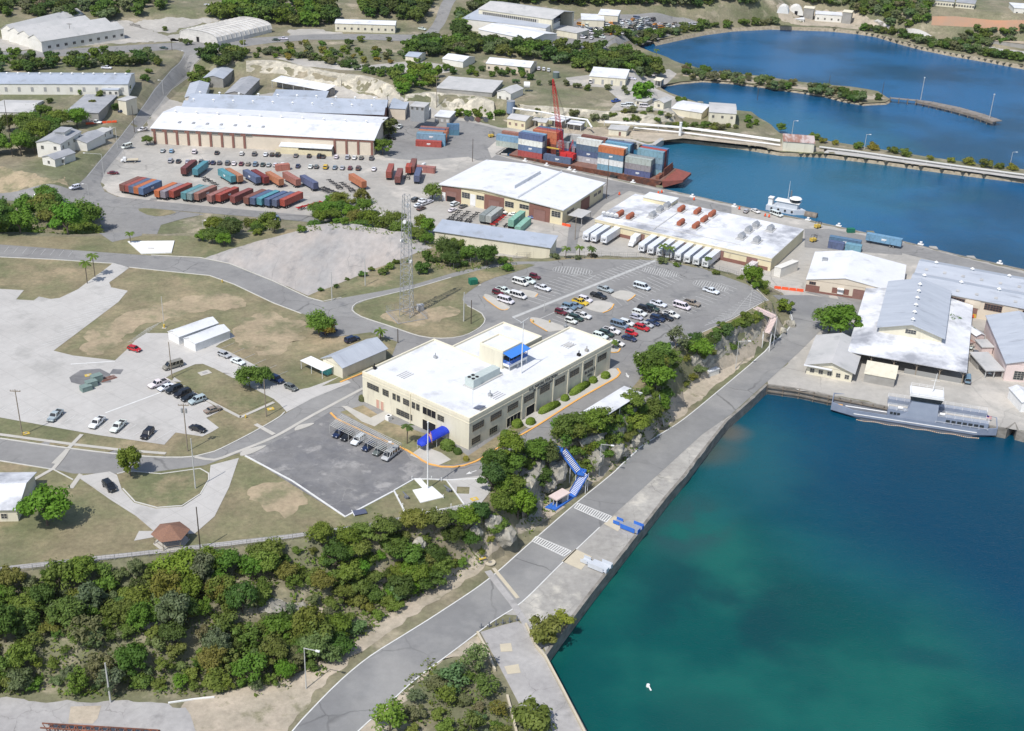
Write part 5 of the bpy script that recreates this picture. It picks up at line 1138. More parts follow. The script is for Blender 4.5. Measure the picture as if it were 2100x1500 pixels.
b=MB();b.prism([(3.9*math.cos(R_(60*k)),3.9*math.sin(R_(60*k)))for k in range(6)],-.3,.18);b.build('floor',m_side,t)
b=MB()
for k_ in range(5):
    p_,q_=R_(60*k_),R_(60*k_+60);b.bar((3.6*math.cos(p_),3.6*math.sin(p_),1.0),(3.6*math.cos(q_),3.6*math.sin(q_),1.0),.08,.08)
b.build('railing',m_wood2,t)
q=Bld('white_carport','white canopy over parked cars beside the lower drive','carport',(1205,828),(1270,866-0),(1292,786),2.7,z0=14.0)
q=None
p0,p1,p2,p3=[Vector(G(u,v,14+2.8))for u,v in((1188,848),(1280,792),(1296,820),(1220,868))]
for o_ in[o for o in bpy.data.objects if o.name.startswith('white_carport')]:bpy.data.objects.remove(o_)
t=thing('white_carport','white canopy over parked cars beside the lower drive','carport',(p0.x,p0.y,14),math.atan2(p1.y-p0.y,p1.x-p0.x))
ex=(p1-p0).normalized();ey=Vector((-ex.y,ex.x));L_=(p1-p0).length;dd=-abs((p3-p0).dot(ey))
b=MB();b.box(0,L_,dd,0,2.7,2.85);b.build('canopy',m_wroof,t)
for k_ in range(5):
    for yy in(dd+.3,-.3):b=MB();b.box(L_*k_/4-.06+(.3 if k_==0 else-.3 if k_==4 else 0),L_*k_/4+.06+(.3 if k_==0 else-.3 if k_==4 else 0),yy-.06,yy+.06,-.3,2.7);b.build('post',m_wpaint,t)
q=S('cream_kiosk','small cream kiosk at the corner of the lower drive','kiosk',(1304,728),(1316,734),(1333,724),2.8,m_cream,m_cope,'flat',z0=14.0,inset=.2)
q=S('bus_shelter','small grey and white bus shelter beside the shore road','bus shelter',(1442,756),(1455,763),(1470,752),2.3,m_offw,m_wroof,'flat',z0=3.4,inset=.12)
q=S('entrance_shelter','pink roofed shelter at the foot of the blue stairs','shelter',(1125,1017),(1142,1026),(1166,1008),2.4,m_wpaint,m_pinkw,'flat',z0=3.3,inset=.3,openf=True)
# VEHICLES
m_car=mat('car_paint',(1,1,1),objcol=True,rough=.28,spec=.5,coat=.5)
m_cgl=mat('car_glass',(.015,.018,.022),rough=.06,spec=.7)
m_tyre=mat('tyre_rubber',(.018,.018,.018),rough=.8)
m_rim=mat('wheel_rim',(.42,.42,.43),rough=.35,metal=.6)
m_lamp=mat('headlamp_lens',(.75,.77,.78),rough=.15)
m_tail=mat('tail_lamp_lens',(.30,.015,.012),rough=.25)
m_bump=mat('dark_trim',(.04,.04,.042),rough=.6)
def wheel_mesh(r,wd):
    b=MB();b.tube((0,-wd/2,0),(0,wd/2,0),r,12);me=b
    b.tube((0,-wd/2-.012,0),(0,wd/2+.012,0),r*.6,10,1);return b.mesh('wheel',[m_tyre,m_rim])
WM={k:wheel_mesh(*v)for k,v in dict(s=(.33,.22),m=(.38,.26),l=(.50,.30)).items()}
def loft(b,st,mi=0):
    """st: list of rings (each a list of points, same count), closed at both ends"""
    n=len(st[0]);vs=[p for r in st for p in r]
    fs=[]
    for i in range(len(st)-1):
        for j in range(n):k=(j+1)%n;fs.append((i*n+j,i*n+k,(i+1)*n+k,(i+1)*n+j))
    fs+=[tuple(range(n))[::-1],tuple(range((len(st)-1)*n,len(st)*n))]
    b.add(vs,fs,mi)
def ring(x,hw,z0,z1,ch=.12,top=None):
    t=hw if top is None else top
    return[(x,-hw+ch,z0),(x,hw-ch,z0),(x,hw,z0+ch),(x,hw,z1-ch*1.2),(x,t-ch,z1),(x,-t+ch,z1),(x,-hw,z1-ch*1.2),(x,-hw,z0+ch)]
KIND={'sedan':(4.7,.88,.92,[(-2.35,.72),(-2.2,.95),(-1.5,1.0),(.9,.98),(1.9,.86),(2.28,.74),(2.35,.55)],(-1.55,-.95,.35,1.15,1.42),'s',(-1.4,1.42)),'hatch':(4.2,.86,.95,[(-2.1,.75),(-2.02,1.0),(-1.2,1.02),(.9,.98),(1.75,.86),(2.05,.7),(2.1,.5)],(-2.0,-1.6,.35,1.1,1.5),'s',(-1.3,1.3)),'suv':(4.8,.93,1.08,[(-2.4,.85),(-2.35,1.12),(-1.2,1.12),(1.0,1.12),(2.1,1.02),(2.34,.88),(2.4,.6)],(-2.3,-2.05,.45,1.1,1.80),'m',(-1.45,1.45)),'van':(5.7,1.0,1.15,[(-2.85,.8),(-2.82,1.2),(1.2,1.2),(1.7,1.15),(2.6,1.0),(2.8,.85),(2.85,.55)],(-2.8,-2.7,1.15,1.95,2.1),'m',(-1.75,1.85)),'pickup':(5.6,.96,1.05,[(-2.8,1.05),(-2.78,1.08),(-.75,1.08),(1.1,1.08),(2.4,1.02),(2.74,.9),(2.8,.6)],(-.85,-.6,.65,1.25,1.78),'m',(-1.75,1.85)),'jeep':(3.9,.82,1.0,[(-1.95,.98),(-1.9,1.0),(.5,1.0),(.6,1.0),(1.75,.95),(1.9,.85),(1.95,.6)],(-1.8,-1.75,.35,.5,1.75),'m',(-1.2,1.25)),}
PROTO={}
def proto(kind,label,cat,loc,rz,col,group,hard=None):
    L,hw,belt,st,(cx0,cx0t,cx1t,cx1,zt),wk,ax=KIND[kind]
    t=thing('parked_'+{'sedan':'car','hatch':'car','suv':'suv','van':'van','pickup':'pickup_truck','jeep':'jeep'}[kind],label,cat,loc,rz,group)
    b=MB();z0=.30 if wk=='s' else .38
    loft(b,[ring(x,hw-(.10 if abs(x)>L/2-.2 else 0),z0+(.06 if abs(x)>L/2-.12 else 0),z,.10)for x,z in st])
    tw=hw-.20
    g=MB()
    bw=hw-.04
    loft(g,[[(cx0,-bw,belt),(cx0,bw,belt),(cx0t,tw,zt-.06),(cx0t,-tw,zt-.06)],[(cx1,-bw,belt),(cx1,bw,belt),(cx1t,tw,zt-.06),(cx1t,-tw,zt-.06)]])
    b.add([(cx0t-.06,-tw-.02,zt-.07),(cx0t-.06,tw+.02,zt-.07),(cx1t+.06,tw+.02,zt-.07),(cx1t+.06,-tw-.02,zt-.07),(cx0t+.05,-tw+.1,zt),(cx0t+.05,tw-.1,zt),(cx1t-.05,tw-.1,zt),(cx1t-.05,-tw+.1,zt)],[(0,3,2,1),(4,5,6,7),(0,1,5,4),(1,2,6,5),(2,3,7,6),(3,0,4,7)])
    for s in(-1,1):
        for(xa,xb)in((cx0,cx0t),(cx1,cx1t)):b.bar((xa,s*(bw-.01),belt-.03),(xb,s*(tw+.0),zt-.05),.09,.09)
        npl={'van':3,'suv':2,'sedan':1,'hatch':1,'pickup':0 if kind=='jeep' else 1,'jeep':0}[kind]
        for i in range(1,npl+1):
            f=i/(npl+1);xa=cx0+(cx1-cx0)*f;xb=cx0t+(cx1t-cx0t)*f;b.bar((xa,s*(bw+.005),belt-.03),(xb,s*(tw+.005),zt-.05),.12,.05)
    if kind=='pickup':
        b2=MB();b2.box(-2.62,-1.0,-hw+.16,hw-.16,1.081,1.10);b2.build('truck_bed',m_bump,t,col=col)
        for s in(-1,1):b.box(-2.72,-.92,s*(hw-.10)-.05,s*(hw-.10)+.05,1.06,1.22)
        b.box(-2.76,-2.68,-hw+.1,hw-.1,1.0,1.22)
    b.build('body',m_car,t,col=col);g.build('window',m_cgl if hard is None else hard,t,col=col)
    r={'s':.33,'m':.38,'l':.5}[wk]
    for x in ax:
        for s in(-1,1):obj('wheel',WM[wk],t,(x,s*(hw-.06),r),col=col)
    for s in(-1,1):
        q=MB();q.cbox((L/2-.06,s*(hw-.32),.72),(.08,.30,.15));q.build('headlight',m_lamp,t,col=col)
        q=MB();q.cbox((-L/2+.03,s*(hw-.22),.82),(.06,.20,.20));q.build('tail_light',m_tail,t,col=col)
    q=MB();q.box(L/2-.12,L/2+.04,-hw+.12,hw-.12,.36,.52);q.box(-L/2-.04,-L/2+.1,-hw+.12,hw-.12,.40,.56);q.build('bumper',m_bump,t,col=col)
    return t
CC=dict(white=(.74,.75,.76),silver=(.42,.45,.48),bluegrey=(.17,.24,.33),black=(.012,.013,.016),navy=(.012,.025,.075),red=(.50,.012,.018),darkred=(.14,.012,.02),yellow=(.72,.48,.03),tan=(.27,.24,.19),green=(.03,.06,.045),grey=(.13,.135,.14),blue=(.03,.09,.35),lightblue=(.22,.42,.62),orange=(.65,.25,.03),brown=(.13,.07,.05))
CN=dict(white='white',silver='silver',bluegrey='blue grey',black='black',navy='navy blue',red='red',darkred='dark red',yellow='yellow',tan='tan',green='dark green',grey='dark grey',blue='bright blue',lightblue='light blue',orange='orange',brown='brown')
KW=dict(sedan='sedan',hatch='hatchback',suv='suv',van='van',pickup='pickup',jeep='open jeep')
KCAT=dict(sedan='car',hatch='car',suv='suv',van='van',pickup='pickup',jeep='jeep')
def heading(u,v,du,dv):
    a=T(u-du*6,v-dv*6);b=T(u+du*6,v+dv*6);return math.atan2(b.y-a.y,b.x-a.x)
def car(u,v,kind,colr,du,dv,where,grp,dz=.06,sc=1.0):
    p=T(u,v);rz=heading(u,v,du,dv)+random.uniform(-.03,.03);lab='%s %s %s'%(CN[colr],KW[kind],where);c=CC[colr]
    c=tuple(min(1,x*random.uniform(.93,1.06))for x in c);loc=(p.x,p.y,p.z+dz+.01)
    if kind not in PROTO:PROTO[kind]=proto(kind,lab,KCAT[kind],loc,rz,c,grp);o=PROTO[kind]
    else:o=dup(PROTO[kind],loc,rz,lab,grp,c);o['category']=KCAT[kind]
    if sc!=1.0:o.scale=(sc,)*3
    return o
D1=(1,.29)
G1='vehicles in the parking lot behind the headquarters'
for a in((1316,593,'van','white','alone beside the upper square island'),(1241,598,'pickup','silver','left of the upper square island'),(1227,611,'pickup','black','above the lower square island'),(1200,619,'suv','white','next to the yellow pickup'),(1190,624,'pickup','yellow','in the middle of the left row'),(1180,630,'sedan','bluegrey','just below the yellow pickup'),(1167,634,'suv','bluegrey','second below the yellow pickup'),(1160,640,'sedan','silver','third below the yellow pickup'),(1150,645,'jeep','darkred','at the bottom of the left row'),(1195,652,'pickup','white','facing right below the blue grey cars'),(1181,657,'suv','green','between a white pickup and a white jeep'),(1171,663,'jeep','white','nearest the rounded island with hydrant'),(1350,628,'pickup','white','at the top of the crowded middle row'),(1398,633,'van','white','in the right row beside a brownish pickup'),(1419,626,'pickup','tan','right of the white cargo van'),(1337,637,'suv','green','below the top white pickup'),(1322,638,'suv','black','left of the dark green suv'),(1311,647,'suv','white','above the silver hatchback'),(1305,655,'hatch','silver','below a white suv in the middle row'),(1376,650,'pickup','white','with ladder rack on the right of the row'),(1363,655,'pickup','black','left of the white rack pickup'),(1348,658,'suv','navy','beside the black pickup'),(1338,666,'sedan','navy','between the navy suv and a silver sedan'),(1325,670,'sedan','silver','just above the red suv'),(1316,677,'suv','red','in the right column of the crowded rows'),(1285,667,'suv','white','right of the blue grey van'),(1270,671,'van','bluegrey','in the left column of the crowded rows'),(1254,683,'pickup','white','with its orange load below the blue grey van'),(1295,688,'jeep','red','with a tan top below the red suv'),(1243,689,'suv','green','above the last white suv'),(1231,694,'suv','white','half hidden by the roof corner of the headquarters'),(1290,698,'sedan','navy','below the red jeep'),(1265,708,'sedan','white','nearest the half round island'),(1458,601,'pickup','white','by the rightmost painted island')):car(*a[:4],*D1,a[4],G1)
D2=(1,.30)
for a in((1037,621,'van','white','lowest beside the long island'),(1063,611,'van','white','without side windows in the lower left cluster'),(1021,605,'jeep','darkred','left of the lower white vans'),(1033,600,'pickup','white','above the lower white vans'),(1067,584,'van','white','with windows in the upper left cluster'),(1082,580,'pickup','white','behind the upper white van'),(1097,572,'jeep','darkred','at the top of the left cluster'),(1113,595,'pickup','white','alone right of the upper white van')):car(*a[:4],*D2,a[4],G1)
G2='vehicles on the pale concrete lot'
for a in((276,720,'hatch','red',1,.28,'alone near the white twin sheds'),(355,755,'van','tan',-1,.28,'beside the wooden pole'),(460,732,'hatch','silver',1,.42,'left of a white car above the grass island'),(488,746,'sedan','white',1,.40,'next to the tree above the grass island'),(325,792,'pickup','white',-1,.36,'at the left end of the row by the grass island'),(341,799,'sedan','white',-1,.36,'second from the left by the grass island'),(358,804,'suv','black',-1,.36,'third from the left by the grass island'),(375,812,'suv','black',-1,.36,'fourth from the left by the grass island'),(389,820,'sedan','black',-1,.36,'fifth from the left by the grass island'),(405,826,'suv','silver',-1,.36,'at the right of the row by the grass island'),(437,845,'sedan','tan',1,-.34,'alone below the grass island'),(114,858,'pickup','silver',-1,.86,'facing the street at the far left'),(200,872,'pickup','white',-1,.86,'with a light bar facing the street'),(243,880,'pickup','white',-1,.86,'with a tool body facing the street'),(303,895,'suv','black',-1,.98,'with white stripe facing the street'),(406,884,'sedan','black',1,.28,'in the corner bay near the pole'),(567,783,'suv','navy',1,.42,'in the shade of the spreading tree'),(597,799,'hatch','grey',1,.45,'beside the spreading tree near the street'),(676,684,'suv','navy',1,-.32,'under the round tree above the metal roofed house'),(722,701,'suv','navy',1,-.34,'half hidden behind the metal roofed house'),(225,1003,'suv','black',1,.95,'on the curved driveway')):car(*a[:6],a[6],G2,dz=.10)
for i,a in enumerate(((696,893,'sedan','navy'),(713,899,'sedan','black'),(735,908,'suv','white'),(757,920,'sedan','navy'),(779,929,'sedan','grey'),(801,938,'van','silver'))):
    car(a[0],a[1],a[2],a[3],-1,.78,('leftmost under the trellis carport','second from left under the trellis carport','third from left under the trellis carport','fourth from left under the trellis carport','fifth from left under the trellis carport','rightmost under the trellis carport')[i],'cars under the trellis carport',dz=.10)
rowA=[334,352,399,445,496,522,545,558,570,607,634,655,663,690,713,727,741,762];cA='silver lightblue white black white grey white black black grey black black black white silver white grey grey'.split()
rowB=[350,366,385,399,413,426,437,450,467,480,495,509,524,539,551,565,580,611,637,649,668,687,702,718,735,767];cB='silver black silver darkred grey silver navy grey grey white darkred tan bluegrey green silver white white navy white grey yellow bluegrey silver darkred brown white'.split()
ordw='first second third fourth fifth sixth seventh eighth ninth tenth eleventh twelfth thirteenth fourteenth fifteenth sixteenth seventeenth eighteenth nineteenth twentieth'.split()+['twenty-first','twenty-second','twenty-third','twenty-fourth','twenty-fifth','twenty-sixth']
for i,(u,c_)in enumerate(zip(rowA,cA)):car(u,312+(u-334)*.036,('sedan','hatch','suv')[i*7%3],c_,.45,-.9,'%s from the left in the upper row of the container yard'%ordw[i],'cars in the container yard rows')
for i,(u,c_)in enumerate(zip(rowB,cB)):car(u,333+(u-350)*.040,('suv','sedan','sedan','hatch')[i*5%4],c_,.45,-.9,'%s from the left in the lower row of the container yard'%ordw[i],'cars in the container yard rows')
G3='vehicles around the warehouses'
for a in((260,304,'van','white',-1,.05,'at the upper left of the container yard'),(232,358,'sedan','darkred',1,.08,'alone at the left of the container yard'),(154,388,'suv','white',-1,.05,'driving on the road junction'),(85,403,'pickup','white',-1,.02,'on the road above the round trees'),(293,269,'pickup','white',-1,.05,'by the left end of the long white warehouse'),(252,231,'sedan','navy',1,.1,'beside the wide grey roofed building'),(197,254,'pickup','white',1,.05,'beside the orange barrier near the villa'),(342,294,'sedan','grey',1,.04,'leftmost in front of the long white warehouse'),(366,294,'sedan','grey',1,.04,'second in front of the long white warehouse'),(383,295,'sedan','white',1,.04,'third in front of the long white warehouse'),(512,303,'pickup','green',1,.05,'in front of the middle of the long white warehouse'),(662,309,'van','white',-1,.02,'under the front canopy of the long warehouse'),(692,311,'suv','black',1,.1,'right of the front canopy of the long warehouse'),(735,312,'pickup','green',1,.1,'at the right end of the long white warehouse'),(802,286,'suv','black',1,.2,'in the shade of the two big trees'),(820,263,'pickup','white',.3,-.3,'right of the big dark tree'),(933,422,'suv','white',1,-.45,'upper left in front of the brown bays'),(950,426,'sedan','grey',1,-.45,'dark one in front of the brown bays'),(928,434,'sedan','white',1,-.45,'lower left in front of the brown bays'),(1029,438,'suv','white',1,.3,'behind the grey containers'),(1054,443,'sedan','white',1,.1,'behind the mint containers'),(1094,449,'sedan','blue',1,.1,'right of the mint containers'),(852,413,'suv','grey',1,-.5,'dark one in the cluster left of the big tree'),(866,414,'sedan','white',1,-.4,'top of the cluster left of the big tree'),(880,417,'sedan','white',1,-.4,'right of the cluster left of the big tree'),(858,424,'sedan','white',1,-.4,'left of the cluster below the big tree'),(870,421,'suv','white',1,-.4,'middle of the cluster below the big tree'),(864,431,'sedan','brown',1,-.4,'lowest of the cluster below the big tree'),(1530,436,'hatch','silver',.6,-.7,'on the quay left of the tug'),(1549,436,'sedan','white',1,.5,'on the quay beside the tug'),(1592,443,'van','white',1,.35,'on the quay in front of the tug'),(1983,782,'van','bluegrey',-.1,-1,'beside the open wharf shed'),(1988,712,'pickup','white',.1,-1,'parked by the hut right of the wharf shed'),(2000,728,'sedan','grey',.2,-1,'below the hut right of the wharf shed'),(2030,765,'sedan','silver',.2,-1,'under the grey carport'),(1967,702,'sedan','white',.1,-1,'close to the right side of the wharf shed'),(1105,144,'suv','white',.2,-1,'leftmost of three by the long cottage'),(1115,145,'suv','white',.2,-1,'middle one of three by the long cottage'),(1125,147,'suv','white',.2,-1,'rightmost of three by the long cottage'),(1211,170,'van','white',.2,-1,'in front of the cream garage'),(1296,164,'sedan','white',1,.1,'right of the cream garage'),(1343,156,'pickup','white',1,-.5,'by the mangroves at the spit'),(1282,220,'suv','white',1,.05,'left one on the terrace by the reservoirs'),(1293,219,'van','white',1,.05,'second on the terrace by the reservoirs'),(1322,221,'van','white',1,.05,'long one on the terrace by the shore hut'),(1263,210,'pickup','blue',1,-.2,'at the corner of the right reservoir'),(50,83,'pickup','white',-.4,.4,'in front of the ribbed workshop'),(581,82,'pickup','white',1,.02,'on the top road past the ribbed hangar'),(566,84,'sedan','green',1,.02,'on the top road behind a white pickup'),(219,142,'pickup','white',1,.05,'behind the long white building'),(336,101,'sedan','green',1,.1,'at the top road junction'),(866,62,'pickup','white',1,.2,'on the lot beside the north road'),(745+82,3,'sedan','black',.3,1,'far up the north road'),(568,452,'pickup','bluegrey',.3,1,'in the hedge gap below the yard road'),(1838,66,'pickup','navy',1,.1,'on the far shore track')):
    car(*a[:6],a[6],G3)
random.seed(21)
spots=[]
landm=[((1220,70),'below the hangar mouth'),((1250,45),'near the yellow machines'),((1300,50),'in the middle of the storage yard'),((1350,60),'at the right of the storage yard'),((1190,60),'beside the hangar mouth'),((1330,70),'along the yard fence'),((1400,55),'by the long cream shed')]
cnt={}
for k in range(86):
    for _ in range(60):
        u,v=random.uniform(1188,1425),random.uniform(38,82)
        if v>84-(u-1190)*.115 or v<42-(u-1190)*.02+(10 if u<1215 else 0)or(u>1340 and v<50):continue
        if all((u-a)**2+((v-b)*2.2)**2>95 for a,b in spots):break
    else:continue
    spots.append((u,v));kd=random.choice('sedan suv pickup van van pickup sedan'.split());cl=random.choice('white white white white silver grey orange bluegrey white black tan'.split())
    lm=min(landm,key=lambda q:(q[0][0]-u)**2+(q[0][1]-v)**2*4)[1]
    car(u,v,kd,cl,random.choice((1,.5)),random.choice((.15,-.3,-.5)),lm,'vehicles crowded in the storage yard')
def wheels(t,pos,wk='l',y=1.05,col=None):
    r={'s':.33,'m':.38,'l':.5}[wk]
    for x in pos:
        for s in(-1,1):obj('wheel',WM[wk],t,(x,s*y,r),col=col)
m_truckw=mat('truck_white_paint',(.74,.75,.76),(.68,.69,.70),scale=1,rough=.4)
def truck(u,v,du,dv,label,body='box',L=7.5):
    p=T(u,v);t=thing('box_truck' if body=='box' else 'flatbed_truck',label,'truck',(p.x,p.y,p.z+.06),heading(u,v,du,dv))
    b=MB();loft(b,[ring(x,1.05,.5,z,.12,top=1.05-.1)for x,z in((L/2-2.3,2.3),(L/2-1.2,2.3),(L/2-.85,1.45),(L/2-.1,1.3),(L/2,.9))]);b.build('cab',m_truckw,t)
    b=MB();b.add([(L/2-1.17,-.85,2.12),(L/2-1.17,.85,2.12),(L/2-.86,.9,1.5),(L/2-.86,-.9,1.5)],[(0,1,2,3)]);b.build('windscreen',m_cgl,t)
    b=MB()
    if body=='box':b.box(-L/2,L/2-2.4,-1.22,1.22,1.0,3.4);b.build('cargo_box',m_truckw,t)
    else:b.box(-L/2,L/2-2.4,-1.22,1.22,1.0,1.3);b.box(-L/2,-L/2+.1,-1.2,1.2,1.3,1.8);b.build('flatbed',m_tan,t)
    b=MB();b.box(-L/2+.1,L/2-.4,-.4,.4,.6,.99);b.build('chassis',m_bump,t)
    wheels(t,(-L/2+1.4,L/2-1.1));return t
truck(1300,502,-.9,.75,'white box truck facing the fence beside the pale yellow warehouse')
truck(266,333,-1,.02,'white flatbed truck with tan load alone in the yard','flat')
truck(1065+180-30,52,1,.2,'white truck in the storage yard nearest the hangar mouth')
truck(877,347,-.9,-.2,'white truck tractor beside the loose container group','flat')
# containers
m_cont=mat('container_paint',(1,1,1),(.60,.56,.52),objcol=True,scale=.9,rough=.55,detail=6,ctr=(.5,.72),stretch=(1,1,.4))
m_door=mat('container_door',(1,1,1),(.6,.6,.6),objcol=True,scale=2,rough=.55)
KC=dict(red=(.42,.06,.035),orange=(.56,.14,.04),brown=(.25,.075,.05),salmon=(.38,.14,.10),blue=(.07,.20,.36),slate=(.085,.13,.25),teal=(.07,.30,.34),greyteal=(.20,.29,.31),ltblue=(.15,.33,.46),white=(.66,.68,.68),grey=(.27,.28,.29),mint=(.22,.46,.40),dkred=(.20,.035,.035),ltgrey=(.42,.43,.43))
KN=dict(red='red',orange='orange',brown='red brown',salmon='faded salmon',blue='blue',slate='slate blue',teal='teal',greyteal='grey teal',ltblue='light blue',white='white',grey='dark grey',mint='mint green',dkred='dark red',ltgrey='light grey')
def cont_meshes(L=12.19,Wd=2.44,H=2.7,logo=False):
    b=MB();n_=int(L/.56);hw=Wd/2
    for s in(-1,1):
        vs=[];
        for i in range(n_+1):
            x=.12+(L-.24)*i/n_;y=s*(hw-.02 if i%2 else hw-.09);vs+=[(x,y,.15),(x,y,H-.12)]
        b.add(vs,[(2*i,2*i+2,2*i+3,2*i+1)for i in range(n_)])
    vs=[]
    for i in range(n_+1):
        x=.12+(L-.24)*i/n_;z=H-.03 if i%2 else H-.08;vs+=[(x,-hw+.08,z),(x,hw-.08,z)]
    b.add(vs,[(2*i,2*i+2,2*i+3,2*i+1)for i in range(n_)])
    b.box(0,.1,-hw+.05,hw-.05,.1,H-.1)
    b.box(.1,L-.1,-hw+.1,hw-.1,.05,.2)
    fr=MB()
    for y in(-hw,hw-.14):
        fr.box(0,.14,y,y+.14,0,H);fr.box(L-.14,L,y,y+.14,0,H);fr.box(.14,L-.14,y,y+.14,0,.15);fr.box(.14,L-.14,y,y+.14,H-.11,H)
    for x in(0,L-.14):fr.box(x,x+.14,-hw+.14,hw-.14,H-.12,H)
    fr.box(0,.14,-hw+.14,hw-.14,0,.14);fr.box(L-.14,L,-hw+.14,hw-.14,0,.14)
    d=MB();d.box(L-.1,L-.03,-hw+.14,-.02,.15,H-.13);d.box(L-.1,L-.03,.02,hw-.14,.15,H-.13)
    for y in(-.85,-.4,.4,.85):d.box(L-.03,L+.02,y-.025,y+.025,.18,H-.16)
    if logo:
        for sg in(-1,1):b.box(L*.44,L*.58,sg*hw-.01,sg*hw+.01,1.25,1.75,1);b.box(L*.44,L*.54,sg*hw-.01,sg*hw+.01,.95,1.12,1)
    return b.mesh('container_shell',[m_cont,m_wpaint]),fr.mesh('corner_frame',m_cont),d.mesh('door',m_door)
CM=cont_meshes();CMB=cont_meshes(logo=True);CM45=cont_meshes(13.7,logo=True);CM20=cont_meshes(6.06)
def container(loc,rz,colr,label,grp,meshes=None,chassis=False):
    c=KC[colr];lu=sum(c)/3;sa=random.uniform(.10,.38);c=tuple((x*(1-sa)+lu*sa)*random.uniform(.9,1.08)for x in c);ms=CMB if(meshes is None or meshes is CM)and random.random()<.45 else(meshes or CM)
    t=thing('container_trailer' if chassis else 'shipping_container',label,'container',loc,rz,grp);t.color=(*c,1)
    z=1.25 if chassis else 0
    sh=obj('container_body',ms[0],t,(0,0,z),col=c);obj('corner_frame',ms[1],sh,(0,0,0),col=c);obj('door',ms[2],sh,(0,0,0),col=c)
    if chassis:
        if 'ch' not in CHM:
            b=MB();
            for y in(-.45,.35):b.box(.1,12.1,y,y+.12,.9,1.22)
            for x in(.3,4,8,11.8):b.box(x,x+.2,-1.1,1.1,1.0,1.23)
            CHM['ch']=b.mesh('chassis',m_bump)
            b=MB()
            for y in(-.7,.7):b.box(1.9,2.05,y-.07,y+.07,.02,1.0);b.box(1.8,2.15,y-.15,y+.15,.02,.08)
            CHM['lg']=b.mesh('landing_leg',m_bump)
        obj('chassis',CHM['ch'],t);obj('landing_leg',CHM['lg'],t)
        wheels(t,(9.6,10.9),'l',.95)
    return t
CHM={}
def cont_px(u,v,du,dv,colr,label,grp,chassis=True,back=True,meshes=None):
    """u, v: middle of the near end at ground level; du, dv: way to the far end"""
    p=T(u,v);rz=heading(u,v,du,dv)
    if back:
        d=Vector((math.cos(rz),math.sin(rz)))*12.19;return container((p.x+d.x,p.y+d.y,p.z+.05),rz+math.pi,colr,label,grp,meshes,chassis)
    return container((p.x,p.y,p.z+.05),rz,colr,label,grp,meshes,chassis)
g_='container trailers in the front row of the yard'
fr=[(105,497,'brown'),(155,504,'red'),(200,514,'slate'),(250,524,'orange'),(300,533,'blue'),(462,558,'orange'),(525,566,'grey'),(612,562,'red'),(735,580,'teal'),(795,588,'greyteal'),(865,588,'salmon'),(1000,606,'salmon'),(1090,602,'red'),(1237,616,'brown'),(1375,628,'brown'),(1440,634,'slate'),(1510,638,'teal'),(1590,646,'slate'),(1665,652,'slate'),(1747,650,'red')]
for i,(x,y,c_)in enumerate(fr):
    cont_px(230+x/5,300+y/5-1.0,.9,-.40,c_,'%s container trailer, %s from the left in the front row'%(KN[c_],ordw[i]),g_)
g_='container trailers in the second row of the yard'
for i,(x,y,c_)in enumerate(((735,322,'dkred'),(855,332,'teal'))):cont_px(230+x/5,300+y/5-1,.8,-.62,c_,'%s container trailer behind the front row, facing it'%KN[c_],g_)
for i,(x,y,c_)in enumerate(((1247,404,'teal'),(1322,400,'orange'),(1503,415,'slate'),(1588,415,'dkred'),(1738,436,'orange'),(1912,438,'salmon'),(2092,474,'slate'))):cont_px(230+x/5,300+y/5-1,-.88,-.52,c_,'%s container trailer, %s from the left of those slanting away'%(KN[c_],ordw[i]),g_)
cont_px(747,391,-.88,-.55,'orange','orange container trailer alone right of the second row',g_)
cont_px(520+18,354,.9,-.1,'orange','short orange container behind the second row',g_,chassis=False,meshes=CM20)
g_='loose container group by the asphalt'
for i,(u,v,c_)in enumerate(((797,371,'red'),(815,381,'brown'),(834,370,'red'),(844,360,'brown'),(854,379,'slate'))):cont_px(u,v,.30,-.9,c_,'%s container, %s from the left in the loose group'%(KN[c_],ordw[i]),g_,meshes=CM20 if i in(2,)else None)
cont_px(838,350,1,.1,'salmon','salmon container lying across behind the loose group',g_,chassis=False)
p0=T(853,299);rz=heading(880,297,1,.06);ey=Vector((-math.sin(rz),math.cos(rz)))
stk=[['red'],['ltblue','ltblue'],['blue','greyteal'],['brown','orange'],['slate','slate'],['ltblue','salmon']]
for r,tiers in enumerate(stk):
    for k,c_ in enumerate(tiers):
        q=p0.xy+ey*(r*2.75);container((q.x,q.y,p0.z+.07+k*2.71),rz,c_,'%s container in the block beside the two big trees, row %s, %s'%(KN[c_],ordw[r],('on the ground','on top')[k]),'container block on the asphalt',CM45 if r%2 else CM)
p0=T(916,277)
for k in range(2):container((p0.x,p0.y,p0.z+.07+k*2.71),rz+.2,'blue','blue container standing apart at the right of the block, %s'%('below','above')[k],'container block on the asphalt',CM20)
for(u,v,c_,l)in((988,461,'grey','left'),(1001,463,'ltgrey','right')):cont_px(u,v,.8,-.62,c_,'%s container, %s one of the close grey pair'%(KN[c_],l),'containers before the brown bays',chassis=True)
cont_px(1047,471,.78,-.62,'mint','mint container trailer left of the pale topped one','containers before the brown bays')
cont_px(1061,479,.74,-.66,'mint','mint container with pale top on the ground','containers before the brown bays',chassis=False)
def chassis_only(u,v,du,dv,label,m=None):
    p=T(u,v);t=thing('chassis_trailer',label,'trailer',(p.x,p.y,p.z+.05),heading(u,v,du,dv),'empty container trailers')
    b=MB()
    for y in(-.45,.33):b.box(0,12,y,y+.14,.9,1.22)
    for x in(0,3,6,9,11.8):b.box(x,x+.22,-1.15,1.15,.95,1.2)
    b.build('frame',m or m_bump,t);wheels(t,(1.4,2.7),'l',.95)
